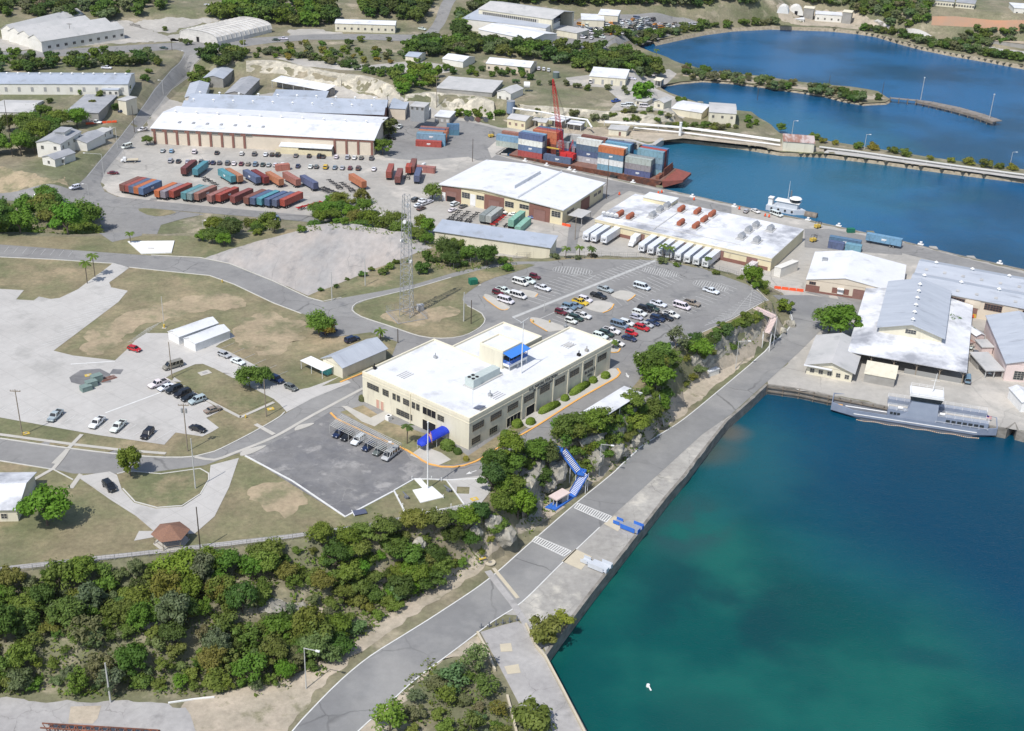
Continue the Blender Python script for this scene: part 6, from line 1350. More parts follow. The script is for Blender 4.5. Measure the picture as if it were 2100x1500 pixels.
for i,(u,v,m_)in enumerate(((920,456,None),(937,458,None),(956,460,None),(1010,466,MATS['red_paint']),(1036,470,None))):chassis_only(u,v,.78,-.62,('brown empty trailer leftmost before the brown bays','grey empty trailer second before the brown bays','dark empty trailer third before the brown bays','red empty trailer right of the grey containers','dark empty trailer left of the mint containers')[i],m_)
for i,(u,v,du,dv,m_)in enumerate(((610,432,.95,-.25,MATS['red_paint']),(418,369,.8,.45,None),(640,386,.9,.35,None),(662,389,.9,.35,None),(700,390,-.8,-.5,None),(726,396,-.8,-.5,None))):chassis_only(u,v,du,dv,('red empty trailer lying along the yard road','rusty empty trailer behind the front row','dark empty trailer right of the last slate container','second dark empty trailer right of the last slate container','empty trailer left of the lone orange container','empty trailer nearest the lone orange container')[i],m_)
m_reef=mat('white_trailer_skin',(.72,.74,.77),(.64,.66,.70),scale=.8,rough=.4,detail=5)
def reefer(u,v,label,grp,L=12.4):
    q=Vector(G(u,v,3.0));rz=COOL.rz+math.pi/2
    t=thing('white_semi_trailer',label,'trailer',(q.x,q.y,3.06),rz,grp)
    b=MB();b.box(0,L,-1.25,1.25,1.15,3.95);b.build('box_body',m_reef,t)
    b=MB();b.box(-.04,-.001,-.85,.2,1.9,2.5);b.box(-.04,-.001,.35,.9,2.0,2.4);b.box(-.35,-.005,-.9,.9,2.9,3.6);b.build('cooling_unit',m_reef,t)
    b=MB();b.box(-.05,-.041,-.75,.15,2.0,2.4);b.box(-.05,-.041,.45,.8,1.5,2.3);b.build('grille',MATS['dark_letter_paint'],t)
    b=MB();b.box(.3,L-.2,-.5,.5,.9,1.14);b.build('chassis',m_bump,t);wheels(t,(L-2.6,L-1.3),'l',.98)
for i,u in enumerate((1200,1216,1237)):reefer(u,(498,501,504)[i],('left','middle','right')[i]+' one of three white trailers with dark grilles','white trailers backed to the warehouse')
for i in range(8):reefer(1314+i*18.6,521+i*4.6,'white trailer, %s from the left in the long row behind the fence'%ordw[i],'white trailers backed to the warehouse')
cont_px(1523,568,.8,-.6,'white','white container behind the bright green bushes at the fence','containers near the right warehouses',chassis=False)
for(u,v,c_,l)in((1698,507,'slate','slate blue container left one behind the gabled warehouse'),(1733,512,'ltblue','light blue container right one behind the gabled warehouse')):cont_px(u,v,1,.17,c_,l,'containers near the right warehouses',chassis=False,back=False,meshes=CM20)
cont_px(1700,497,1,.17,'blue','blue container behind the slate pair','containers near the right warehouses',chassis=False,back=False)
cont_px(1775,497,1,.19,'ltblue','long light blue trailer alone on the harbour quay','containers near the right warehouses',chassis=True,back=False,meshes=CM45)
# HARBOUR CRAFT
m_hull=mat('grey_ship_paint',(.24,.28,.36),(.20,.235,.31),scale=.4,rough=.5,detail=6)
m_deck=mat('dark_deck_paint',(.13,.14,.16),(.17,.18,.20),scale=.5)
m_hullw=mat('pale_ship_paint',(.55,.58,.62),(.50,.53,.57),scale=.6,rough=.5)
m_rusth=mat('rusty_hull',(.26,.09,.05),(.10,.06,.05),scale=.35,detail=8,c3=(.34,.15,.09),scale3=.8,ctr3=(.5,.7))
m_fl_r=mat('flag_red',(.55,.02,.03));m_fl_b=mat('flag_blue',(.02,.03,.18))
class Loc:
    def __init__(s,name,label,cat,A,Bp,z,zz=None):
        a,b=Vector(G(A[0],A[1],z)),Vector(G(Bp[0],Bp[1],z));s.L=(b-a).length;s.rz=math.atan2(b.y-a.y,b.x-a.x)
        s.a=a;s.ex=(b-a).normalized();s.ey=Vector((-s.ex.y,s.ex.x));s.t=thing(name,label,cat,(a.x,a.y,0 if zz is None else zz),s.rz)
    def X(s,u,v,z):
        p=Vector(G(u,v,z))-s.a;return p.dot(s.ex),p.dot(s.ey)
def rail(b,pts_,h=1.0,n=2,r=.035,post=2.2):
    P=[Vector(p)for p in pts_]
    for a,c in zip(P[:-1],P[1:]):
        for k in range(1,n+1):b.bar(a+Vector((0,0,h*k/n)),c+Vector((0,0,h*k/n)),r*1.6,r*1.6)
        m_=max(1,int((c-a).length/post))
        for k in range(m_+1):q=a.lerp(c,k/m_);b.bar(q,q+Vector((0,0,h)),r*2,r*2)
V=Loc('landing_ferry','long grey landing ferry with white pilot house moored at the wharf','ferry',(1706,852),(2046,905),0.0)
L_,W_=V.L,10.2
def hull(b,z,inset=0.0,w=W_,L=L_):
    return[(5.5+inset,.0+inset),(L-6,.0+inset),(L-.5-inset,1.6+inset*.5),(L-.2-inset,w-1.6),(L-6,w-inset),(5.5+inset,w-inset),(-.3+inset,w-2.0),(-.6+inset,1.8)]
b=MB();lo=[(x,y,-.8)for x,y in[(9,.9),(L_-8,.9),(L_-4,2.5),(L_-4,W_-2.5),(L_-8,W_-.9),(9,W_-.9),(4.5,W_-2.5),(4.5,2.5)]];md=[(x,y,.9)for x,y in hull(b,0)];hi=[(x,y,1.9 if 3<i<0 else 1.9)for i,(x,y)in enumerate(hull(b,0))]
loft(b,[lo,md,hi]);b.build('hull',m_hull,V.t)
b=MB()
for y_ in(-.12,W_):b.box(6,L_-6,y_,y_+.12,1.5,1.75)
b.build('rub_rail',m_wpaint,V.t);b=MB();b.box(8,L_-7,-.03,.0,.0,.45);b.build('lower_hull_stripe',m_deck,V.t)  # white rub rails, then a dark strip low on the near hull side
b=MB()
H8=hull(b,0);zt=[2.7,2.7,3.2,3.2,2.7,2.7,3.4,3.4]
for i in range(8):
    j=(i+1)%8;p,q=Vector((*H8[i],0)),Vector((*H8[j],0));c_=Vector((L_/2,W_/2,0))
    pi=p+(c_-p)*Vector((.012,.05,0));qi=q+(c_-q)*Vector((.012,.05,0))
    b.add([(p.x,p.y,1.9),(q.x,q.y,1.9),(q.x,q.y,zt[j]),(p.x,p.y,zt[i]),(pi.x,pi.y,1.9),(qi.x,qi.y,1.9),(qi.x,qi.y,zt[j]),(pi.x,pi.y,zt[i])],[(0,1,2,3),(4,7,6,5),(3,2,6,7)])
b.build('bulwark',m_hull,V.t)
b=MB();b.prism([(5.6,.35),(L_-6,.35),(L_-1,1.9),(L_-1,W_-1.9),(L_-6,W_-.35),(5.6,W_-.35),(.2,W_-2.2),(0,2)],1.85,1.96);b.build('deck',m_deck,V.t)
for y in(3.3,6.2):b=MB();b.box(3.5,L_*.36,y,y+.55,1.961,2.0);b.build('deck_stripe',m_wpaint,V.t)
for(x0,x1,y0,y1)in((L_*.33,L_*.93,.7,3.1),(L_*.33,L_*.93,W_-3.1,W_-.7)):
    b=MB();b.box(x0,x1,y0,y1,1.97,4.4);dh=b.build('deckhouse',m_hull,V.t)
    b=MB();rail(b,[(x0,y0+.05,4.4),(x1,y0+.05,4.4),(x1,y1-.05,4.4),(x0,y1-.05,4.4),(x0,y0+.05,4.4)],1.0,3);b.build('railing',m_wpaint,dh)
for k in range(7):b=MB();x=L_*.68+k*1.55;b.box(x,x+1.15,.64,.699,3.1,3.9);b.build('window',m_glass,V.t)
for k in range(3):b=MB();x=L_*.345+k*1.0;b.box(x,x+.8,.64,.699,3.0,3.8);b.build('window',m_glass,V.t)
b=MB();x0,x1=L_*.42,L_*.62
b.add([(x0-1.5,.55,2.5),(x1+.3,.55,2.5),(x1+.3,.55,4.4),(x0+1.2,.55,4.4),(x1+.0,.75,9.0),(x0+2.0,.75,9.0),(x0-1.5,3.2,2.5),(x1+.3,3.2,2.5),(x1+.3,3.2,4.4),(x0+1.2,3.2,4.4),(x1+.0,3.2,9.0),(x0+2.0,3.2,9.0)],[(0,1,2,3),(3,2,4,5),(6,9,8,7),(9,11,10,8),(0,3,9,6),(3,5,11,9),(1,7,8,2),(2,8,10,4),(5,4,10,11)]);b.build('bridge_tower',mat('light_grey_ship_paint',(.31,.35,.43),(.27,.31,.39),scale=.4,rough=.5),V.t)
b=MB();px0,px1=x0+1.2,x1+.8
loft(b,[[(px0+.3,.45,8.5),(px1-.3,.45,8.5),(px1-.3,4.6,8.5),(px0+.3,4.6,8.5)],[(px0-.1,.05,10.0),(px1+.1,.05,10.0),(px1+.1,4.9,10.0),(px0-.1,4.9,10.0)]]);ph=b.build('pilot_house',m_glass,V.t)
b=MB();b.box(px0-.25,px1+.25,-.02,5.6,10.0,10.7);b.build('pilot_house_roof',m_wpaint,V.t)
b=MB();rail(b,[(px0,.1,10.9),(px1,.1,10.9),(px1,5.3,10.9),(px0,5.3,10.9),(px0,.1,10.9)],.9,2);b.build('railing',m_wpaint,ph)
b=MB();mx=(px0+px1)/2+1.5;b.tube((mx,3.6,10.9),(mx+.4,4.2,16.5),.14,6,0,.06);b.bar((mx-1,3.8,14.2),(mx+1.4,3.8,14.2),.08,.08);b.build('mast',m_wpaint,V.t)
for k in range(5):b=MB();b.box(4+k*2.0,4.4+k*2.0,W_-1.5,W_-1.0,1.97,2.9);b.build('deck_locker',m_hullw,V.t)
for x in(x0-.8,x1+1.6):b=MB();b.tube((x-.7,1.7,5.0),(x+.7,1.7,5.0),.42,10);b.build('life_raft',m_wpaint,V.t)
b=MB();rail(b,[(L_*.62,.25,2.7),(L_*.93,.25,2.7)],.5,1);rail(b,[(L_*.36,W_-.4,2.7),(L_*.62,W_-.4,2.7)],1.0,2);b.build('railing',m_wpaint,V.t)
b=MB();b.box(L_-5.4,L_-4.2,1.2,3.4,1.97,3.1);b.build('winch',m_steel,V.t);b=MB();b.box(1.2,2.6,2.2,2.9,1.97,2.6);b.build('marker_plate',m_orange,V.t)
b=MB();b.tube((L_-3.6,5.5,2),(L_-3.6,5.5,5.0),.06,6);b.build('flag_staff',m_wpaint,V.t)
def flag(parent,x,y,z,w_=1.5,h_=.9,limp=False):
    f=bpy.data.objects.new('flag',None)
    b=MB();s7=h_/7;n_=6
    def P(t,zz):return(x+(w_*t*(.35 if limp else 1)),y+.12*math.sin(t*7),z+zz-(t*t*w_*(.9 if limp else .15)))
    for k in range(7):
        for i in range(n_):
            if k>2 and i<2.4:mi=2
            else:mi=k%2
            t0,t1=i/n_,(i+1)/n_
            b.add([P(t0,s7*k),P(t1,s7*k),P(t1,s7*(k+1)),P(t0,s7*(k+1))],[(0,1,2,3)],mi)
    bpy.data.objects.remove(f);return b.build('flag',[m_fl_r,m_wpaint,m_fl_b],parent)
flag(V.t,L_-3.6,5.5,4.0)
b=MB();
for k in range(60):
    x=7+k*(L_-12)/60;b.tube((x,-.45-.25*math.sin(k*.5),.05),(x+.42,-.45-.25*math.sin(k*.5+.25),.05),.16,6)
o=b.build('floating_boom',mat('tan_boom_floats',(.55,.34,.20),(.48,.42,.36),scale=1));o.location=(V.a.x,V.a.y,0);o.rotation_euler[2]=V.rz;tag(o,'string of tan boom floats along the side of the landing ferry','boom')
V=Loc('tugboat','small grey and white tugboat beside the harbour quay','tugboat',(1567,433),(1640,447),0.0)
L_=V.L+1;off=2.0
b=MB();loft(b,[[(x,y,z)for x,y in((0,off),(L_*.75,off),(L_,off+2.6),(L_*.75,off+5.6),(0,off+5.6))]for z in(-.8,2.1)]);b.build('hull',m_hullw,V.t)
b=MB();b.box(L_*.25,L_*.8,off+.9,off+4.7,2.11,4.5);b.build('deckhouse',m_hullw,V.t)
b=MB();b.box(L_*.2,L_*.84,off+.5,off+5.1,4.5,4.72);b.build('boat_deck',m_wpaint,V.t)
b=MB();b.tube((L_*.70,off+2.8,4.72),(L_*.70,off+2.8,6.3),2.0,12);b.build('wheelhouse',m_glass,V.t)
b=MB();b.tube((L_*.70,off+2.8,6.3),(L_*.70,off+2.8,6.65),2.7,14,0,2.3);b.build('wheelhouse_roof',m_wpaint,V.t)
b=MB();b.tube((L_*.5,off+2.8,4.7),(L_*.5,off+2.8,13.5),.12,6,0,.05);b.build('mast',m_wpaint,V.t);b=MB();b.tube((L_*.57,off+2.8,4.7),(L_*.57,off+2.8,9.5),.3,8);b.build('funnel',m_deck,V.t)
b=MB();b.box(L_*.02,L_*.13,off+1.4,off+3.8,2.11,4.4);b.box(L_*.01,L_*.14,off+1.2,off+4.0,4.9,5.2)
for x in(L_*.02,L_*.13):
    for y in(off+1.4,off+3.7):b.box(x,x+.12,y,y+.12,4.4,4.9)
b.build('aft_control_booth',m_wpaint,V.t)
for i in range(4):b=MB();b.tube((L_*(.15+.18*i),off-.3,1.2),(L_*(.15+.18*i),off-.05,1.2),.45,10);b.build('tyre_fender',m_black,V.t)
t=thing('fender_float','big brown camel fender floating just right of the tug','fender',(*G(1660,447,0),0),V.rz);b=MB();b.tube((-2.6,2.2,.4),(2.6,2.2,.4),1.5,12);b.build('float',m_timber,t)
V=Loc('container_barge','rusty red brown barge deck carrying stacked containers at the quay','barge',(1040,334),(1368,392),0.0)
BG=V;L_,W_=V.L,21.0
b=MB();o_=1.3
loft(b,[[(4,o_+1,-1),(L_-6,o_+1,-1),(L_-3,o_+W_-1,-1),(4,o_+W_-1,-1)],[(0,o_,3.6),(L_-3,o_,3.6),(L_-3,o_+W_,3.6),(0,o_+W_,3.6)]]);b.build('hull',m_rusth,V.t)
b=MB();b.box(.5,L_-3.5,o_+.4,o_+W_-.4,3.61,3.7);b.build('deck',mat('brown_barge_deck',(.24,.13,.10),(.18,.10,.08),scale=.3,detail=7),V.t)
b=MB();loft(b,[[(L_-2.99,y,z)for y,z in((o_,.5),(o_+W_,.5),(o_+W_,3.6),(o_,3.6))],[(L_+5.0,y,z)for y,z in((o_+4.5,3.2),(o_+W_-4.5,3.2),(o_+W_-4.5,4.2),(o_+4.5,4.2))]]);b.build('bow_rake',mat('red_barge_bow',(.30,.085,.065),(.20,.07,.055),scale=.5),V.t)
b=MB();b.box(L_-6.5,L_-4.8,o_+.8,o_+W_-.8,3.7,5.4);b.box(L_-4.79,L_-4.5,o_+6,o_+W_-3,3.7,7.2);b.build('breakwater',m_rusth,V.t)
for i,u in enumerate((1067,1166,1284)):b=MB();x=V.X(u,340,3)[0];b.tube((x-1.6,.3,1.9),(x+1.6,.3,1.9),.9,10);f_=b.build('rubber_fender',m_black);f_.location=(V.a.x,V.a.y,0);f_.rotation_euler[2]=V.rz;tag(f_,('left black rubber fender between barge and quay','middle black rubber fender between barge and quay','right grey rubber fender between barge and quay')[i],'fender')
def bstack(x,y,tiers,where,ms=CM):
    for k,c_ in enumerate(tiers):
        p=BG.a+BG.ex*x+BG.ey*y;lv=('bottom','second tier','third tier','top')[k]if k<3 or len(tiers)<5 else 'top'
        container((p.x,p.y,3.72+k*2.72),BG.rz,c_,'%s container on the barge, %s, %s'%(KN[c_],where,lv),'containers on the barge',ms)
bx=lambda u,v:BG.X(u,v,3.7)[0]
xA=bx(1052,325);r0=o_+1.7
for r,tiers in enumerate((('red','blue','white','slate'),('blue','slate','grey','ltblue'),('red','brown','red'),('dkred','brown','orange','orange'),('slate','slate','orange','red'),('blue','blue','slate','slate'),)):bstack(xA+(r>2)*3.5,r0+r*2.75,tiers,'left block %s row'%ordw[r])
bstack(xA+12.9,r0,('slate',),'beside the left block',CM45)
for r,tiers in enumerate((('dkred','slate','grey'),('dkred','grey'),('slate','blue'))):bstack(xA+17+r*2,r0+5.5+r*2.75,tiers,'behind the single slate one, %s row'%ordw[r],CM20)
xC=bx(1178,335)
for r,tiers in enumerate((('ltgrey','slate','slate','white'),('blue','grey','white'),('blue','ltblue','slate','brown'))):bstack(xC-1,r0+6.5+r*2.75,tiers,'right of the crane, %s row'%ordw[r])
xD=bx(1212,356)
for r,tiers in enumerate((('ltblue','white','blue','orange'),('blue','slate','blue','white'),('slate','ltblue'),('slate','ltblue','blue','ltblue'),('dkred','slate','slate','slate'))):bstack(xD,r0+r*2.75,tiers,'centre right block %s row'%ordw[r])
xE=bx(1268,366)
for r,tiers in enumerate((('slate','grey','ltgrey'),('slate','slate','grey'),('ltblue','blue','ltblue','ltblue'),('blue','red','dkred','red'),('slate','blue','blue','blue'))):bstack(xE+(3.5 if r>1 else 0),r0+r*2.75,tiers,'bow block %s row'%ordw[r])
for(u,v,n_,c_)in((1019,298,2,('ltgrey','ltblue')),(1030,291,2,('salmon','salmon'))):
    p=T(u,v)
    for k in range(n_):container((p.x,p.y,p.z+.07+k*2.71),BG.rz+.06,c_[k],'%s container on the quay left of the barge, %s'%(KN[c_[k]],('lower','upper')[k]),'containers on the quay left of the barge')
x,y=bx(1148,338),o_+4.2;p=BG.a+BG.ex*x+BG.ey*y
t=thing('crawler_crane','red lattice boom crawler crane standing on the container barge','crane',(p.x,p.y,3.71),BG.rz)
for yy in(-2.6,2.6):b=MB();b.box(-3.4,3.4,yy-.5,yy+.5,0,1.2);b.build('track',m_black,t)
b=MB();b.tube((0,0,.6),(0,0,1.7),1.5,12);b.build('turntable',m_bump,t)
b=MB();b.box(-2.6,3.4,-1.7,1.7,1.7,4.3);b.box(-2.0,1.2,-2.2,-1.71,2.0,4.0);b.build('machine_house',m_red,t)
b=MB();b.box(3.41,4.6,-1.9,1.9,1.6,4.0);b.build('counterweight',m_red,t);b=MB();b.box(-3.6,-2.0,-2.7,-1.72,1.8,4.2);b.build('cab',m_cgl,t)
def lattice(b,p0,p1,w0,w1,n,r=.09,rr=.06):
    p0,p1=Vector(p0),Vector(p1);d=(p1-p0).normalized();a=d.orthogonal().normalized();c=d.cross(a)
    rings=[]
    for i in range(n+1):
        f=i/n;w_=w0+(w1-w0)*f;q=p0.lerp(p1,f);rings.append([q+a*sx*w_/2+c*sy*w_/2 for sx,sy in((-1,-1),(1,-1),(1,1),(-1,1))])
    for k in range(4):b.bar(rings[0][k],rings[-1][k],r*2,r*2)
    for i in range(n):
        for k in range(4):
            m_=(k+1)%4;b.bar(rings[i][k],rings[i+1][m_],rr*2,rr*2);b.bar(rings[i+1][k],rings[i+1][m_],rr*2,rr*2)
tipz=42.0;q=Vector(G(1134,163,tipz));lx,ly=(q-p).dot(BG.ex),(q-p).dot(BG.ey)
b=MB();base=Vector((-1.6,0,2.2));tip=Vector((lx,ly,tipz-3.7));k1=base.lerp(tip,.12);k2=base.lerp(tip,.82)
lattice(b,base,k1,.6,2.2,3,.07,.045);lattice(b,k1,k2,2.2,1.4,18,.065,.035);lattice(b,k2,tip,1.4,.4,4,.09,.06);b.build('lattice_boom',m_red,t)
b=MB();g2=Vector((3.2,0,10.5));
for s in(-.8,.8):b.bar((1.5,s,4.3),g2+Vector((0,s*.4,0)),.14,.14);b.bar(g2+Vector((0,s*.4,0)),(4.2,s,4.0),.10,.10)
b.build('gantry',m_red,t)
b=MB()
for s in(-.5,.5):b.bar(g2+Vector((0,s,0)),tip+Vector((0,s*.3,0)),.07,.07)
b.bar(tip,(tip.x-1.4,tip.y-1.2,7.8),.05,.05);b.build('cable',m_bump,t)
b=MB();hx_,hy_=(Vector(G(1126,303,8.5))-p).dot(BG.ex),(Vector(G(1126,303,8.5))-p).dot(BG.ey);b.box(hx_-6.1,hx_+6.1,hy_-.3,hy_+.3,4.6,5.1);o=b.build('spreader_beam',MATS['yellow_door']);o.location=(p.x,p.y,3.71);o.rotation_euler[2]=BG.rz;tag(o,'yellow spreader beam hanging beside the left container block','spreader')
b=MB();b.bar((tip.x,tip.y,tip.z-.5),(hx_,hy_,5.1),.05,.05);b.build('hoist_cable',m_bump,t)
# POLES AND LAMPS
def rise(u,v,v2):
    p=T(u,v);lo,hi=.5,70
    for _ in range(24):
        m_=(lo+hi)/2;d=np.array([p.x,p.y,p.z+m_-CH]);vv=750+FPX*float(d@_D)/float(d@_F)
        if vv>v2:lo=m_
        else:hi=m_
    return p,lo
def pole(u,v,v2,m,label,name='utility_pole',cat='pole',r=.16,arm=None,az=0.,cross=False,grp=None,box=False):
    p,h=rise(u,v,v2);t=thing(name,label,cat,tuple(p),az,grp)
    b=MB();b.tube((0,0,-.3),(0,0,h),r,8,0,r*.7);b.build('shaft',m,t)
    if cross:b=MB();b.bar((-1.3,0,h-.5),(1.3,0,h-.5),.14,.18);[b.tube((x,0,h-.4),(x,0,h-.1),.07,6)for x in(-1.2,-.5,.5,1.2)];b.build('crossarm',m,t)
    if arm:
        b=MB();b.bar((0,0,h-.1),(arm,0,h+.05),.12,.12);b.build('arm',m,t)
        b=MB();b.box(arm-.1,arm+.75,-.2,.2,h-.1,h+.14);b.build('lamp_head',m_wpaint,t)
    if box:b=MB();[b.tube((s*.5,.1,h-2.6),(s*.5,.1,h-1.4),.28,8)for s in(-1,1)];b.build('transformer',m_steel,t)
    return t,h,p
P_=m_pole;Wd_=m_wood;W2_=m_wood2
pl=[(46,893,799,W2_,'weathered pole with crossarm at the far left of the street',dict(cross=True)),(353,776,702,W2_,'wooden pole beside the tan van',{}),(385,926,828,W2_,'dark brown pole with transformers beside the street',dict(cross=True,box=True)),(401,1003,900,P_,'grey guyed pole on the grass island with yellow guard',{}),(546,855,778,W2_,'reddish pole at the driveway corner',{}),(337,672,608,P_,'thin grey pole left of the white twin sheds',dict(r=.1)),(411,1130,1040,Wd_,'dark pole beside the gazebo',{}),(816,704,675,Wd_,'black pole behind the metal roofed house',{}),(966,665,616,Wd_,'black pole on the tower lawn',{}),(951,660,600,P_,'white concrete pole on the tower lawn',dict(r=.2)),(681,617,558,P_,'grey pole beside the worn concrete lot',dict(r=.14)),(749,586,530,P_,'concrete pole left of the lattice tower',dict(r=.16)),(1243,408,325,Wd_,'tall black pole at the corner of the white roofed warehouse',{}),(969,332,285,Wd_,'black lamp pole beside the barge berth',{}),(1179,492,444,W2_,'pole between the two big warehouses',dict(cross=False)),(895,222,155,W2_,'crossarm pole in front of the limestone cut',dict(cross=True)),(795,236,196,Wd_,'black pole at the end of the bluish warehouse',{}),(965,538,508,P_,'pole behind the parking lot bushes',dict(r=.14)),(1343,552,520,P_,'thin mast at the far edge of the parking lot',dict(r=.1)),(1116,640,618,P_,'thin lamp pole on the rounded island',dict(r=.1)),(227,1441,1360,P_,'grey concrete pole at the lower left thicket edge',dict(r=.2)),(147,92,48,Wd_,'black crossarm pole before the ribbed workshop',dict(cross=True)),(276,272,217,Wd_,'black pole beside the hill road',{}),(26,322,206,Wd_,'tall dark pole at the left edge near the villa',{}),(185,136,100,Wd_,'thin pole among the trees above the long white building',{}),(353,104,80,Wd_,'pole at the top road junction',{}),(500,96,68,P_,'pole beside the top road',{}),(1553,205,160,Wd_,'first black pole on the mangrove spit',{}),(1699,182,155,Wd_,'second black pole on the mangrove spit',{}),(1809,194,168,Wd_,'third black pole at the spit end',{})]
for(u,v,v2,m,lab,kw)in pl:pole(u,v,v2,m,lab,**kw)
lp=[(628,1413,1329,'white street lamp at the bend of the shore road',1.0,-.3,2.6),(1228,978,911,'white street lamp right of the blue stairs',1.0,-.2,2.6),(1508,757,700,'street lamp in front of the pale cliff',1,.1,3.0),(1624,277,248,'leftmost street lamp on the pipeline causeway',1,0,1.5),(1772,308,276,'middle street lamp on the pipeline causeway',1,0,1.5),(2071,340,312,'rightmost street lamp on the pipeline causeway',1,0,1.5),(241,303,262,'street lamp beside the white villa',1,3.1,2.0),(213,362,316,'tall lamp with long arm at the road junction',1,3.1,7.0),(184,420,378,'thin lamp on the asphalt island',1,3.1,1.5),(335,194,165,'street lamp on the hill road',1,3.1,1.5),(383,140,105,'upper street lamp on the hill road',1,3.1,1.5),(796,940,907,'short square lamp in front of the headquarters',1,0,.0),(417,478,452,'twin floodlight pole by the bushes',1,0,.8)]
for(u,v,v2,lab,_,az,arm)in lp:pole(u,v,v2,m_pole,lab,'street_lamp','street lamp',.13,arm if arm else .2,az)
t,h,p=pole(877,1004,868,m_wpaint,'tall white flagpole with the national flag in the plaza','flagpole','flagpole',.17)
b=MB();b.tube((0,0,h),(0,0,h+.35),.22,10);b.build('ball',m_wpaint,t);flag(t,.1,0,h-3.4,2.6,1.9,True)
p=T(834,648);_,h=rise(834,648,400)[0],rise(834,648,400)[1]
t=thing('lattice_tower','tall grey lattice radio tower in a fenced patch','radio tower',tuple(p),.5)
b=MB();lattice(b,(0,0,0),(0,0,h*.55),3.4,2.5,10,.075,.042);b.build('lower_section',m_steel,t);b=MB();lattice(b,(0,0,h*.55),(0,0,h),2.5,1.7,10,.065,.036);b.build('upper_section',m_steel,t)
for k,(z,a)in enumerate(((.45,.3),(.62,2.1),(.8,4.0),(.9,1.0))):b=MB();x,y=1.6*math.cos(a),1.6*math.sin(a);b.tube((x*.9,y*.9,h*z),(x*1.25,y*1.25,h*z),.55,12);b.build('dish',m_wpaint,t)
t=thing('tower_enclosure','low chain link enclosure with block base round the radio tower','fence',tuple(p),.5)
b=MB();[b.box(*q,0,.35)for q in((-5,5,-5,-4.7),(-5,5,4.7,5),(-5,-4.7,-4.7,4.7),(4.7,5,-4.7,4.7))];b.build('base_wall',m_greyw,t)
b=MB();rail(b,[(-4.85,-4.85,.35),(4.85,-4.85,.35),(4.85,4.85,.35),(-4.85,4.85,.35),(-4.85,-4.85,.35)],1.9,4,.02,1.6);b.build('wire_fence',m_steel,t)
p2=T(862,637);t=thing('equipment_cabinet','pale cabinet inside the tower enclosure','cabinet',tuple(p2),.5);b=MB();b.box(-1,1,-.7,.7,0,1.9);b.box(-1.08,1.08,-.78,.78,1.9,2.0);b.build('cabinet_box',m_lroof,t);b=MB();b.box(-.8,-.1,-.74,-.701,.2,1.7);b.build('door',m_steel,t)
m_link=mat('fence_wire',(.22,.22,.20));
def fence(line,label,h=2.1,post=3.2,n=3):
    P=W2(line);Q=[]
    for a,c in zip(P[:-1],P[1:]):
        k=max(1,int((c-a).length/post));Q+=[a.lerp(c,i/k)for i in range(k)]
    Q.append(P[-1]);Z=[hgt(q.x,q.y)for q in Q];t=thing('wire_fence',label,'fence',(Q[0].x,Q[0].y,Z[0]));o0=Vector((Q[0].x,Q[0].y,Z[0]))
    b=MB()
    for i in range(len(Q)-1):
        for k in range(1,n+1):b.bar(Vector((*Q[i],Z[i]+h*k/n))-o0,Vector((*Q[i+1],Z[i+1]+h*k/n))-o0,.05,.05)
        for f in(.25,.5,.75):q=Q[i].lerp(Q[i+1],f);z=Z[i]+(Z[i+1]-Z[i])*f;b.bar(Vector((*q,z))-o0,Vector((*q,z+h))-o0,.03,.03)
    b.build('wire_mesh',m_link,t)
    if 'post%.1f'%h not in CHM:b=MB();b.tube((0,0,-.2),(0,0,h),.06,6);CHM['post%.1f'%h]=b.mesh('post',m_steel)
    for q,z in list(zip(Q,Z))[:95]:obj('post',CHM['post%.1f'%h],t,Vector((*q,z))-o0)
fence([(930,552),(1000,534),(1060,530),(1180,526),(1340,531),(1440,548),(1545,578),(1600,608)],'chain link fence along the far edge of the parking lot')
fence([(0,1180),(200,1152),(411,1131)],'chain link fence along the cliff top left of the gazebo',1.6)
fence([(411,1131),(600,1108),(760,1086),(870,1062),(955,1046)],'chain link fence along the cliff top below the plaza',1.6)
mark('gravel_strip',[[(-60,1172),(0,1168),(200,1146),(411,1122),(600,1100),(760,1078),(870,1056),(955,1040)]],1.6,m_slab,.10)
# STAIRS
def stair(a,c,wd,n_,m,tread,label=None,parent=None,side=True):
    a,c=Vector(a),Vector(c);d=(c-a);f=Vector((d.x,d.y,0)).normalized();s=Vector((-f.y,f.x,0))*wd/2
    b=MB()
    for i in range(n_):q=a.lerp(c,(i+.5)/n_);r=d.xy.length/n_*.33;b.bar(q-s*.86,q+s*.86,r*1.9,.12)
    b.build('steps',tread,parent);b=MB()
    for k in(-1,1):
        b.add([a+s*k-Vector((0,0,.35)),c+s*k-Vector((0,0,.35)),c+s*k+Vector((0,0,.35)),a+s*k+Vector((0,0,.35)),a+s*k*1.06-Vector((0,0,.35)),c+s*k*1.06-Vector((0,0,.35)),c+s*k*1.06+Vector((0,0,.35)),a+s*k*1.06+Vector((0,0,.35))],[(0,1,2,3),(4,7,6,5),(3,2,6,7),(0,4,5,1)])
    b.build('side_panel',m,parent);b=MB();b.bar(a-Vector((0,0,.2)),c-Vector((0,0,.2)),wd*.85,.06);b.build('soffit',m,parent)
t=thing('blue_stairs','bright blue and white outdoor staircase down the cliff to the road','stairs',(0,0,0))
A=Vector((*G(1132,918,13.6),13.6));B1=Vector((*G(1155,925,13.0),13.0));C1=Vector((*G(1186,967,8.6),8.6));C2=Vector((*G(1200,970,8.6),8.6));D_=Vector((*G(1174,1014,3.6),3.6))
stair(A,B1,1.9,3,m_blue,m_blue,None,t);stair(B1,C1,2.4,15,m_blue,m_wpaint,None,t);stair(C1,C2,2.2,3,m_blue,m_blue,None,t);stair(C2,D_,2.4,16,m_blue,m_wpaint,None,t)
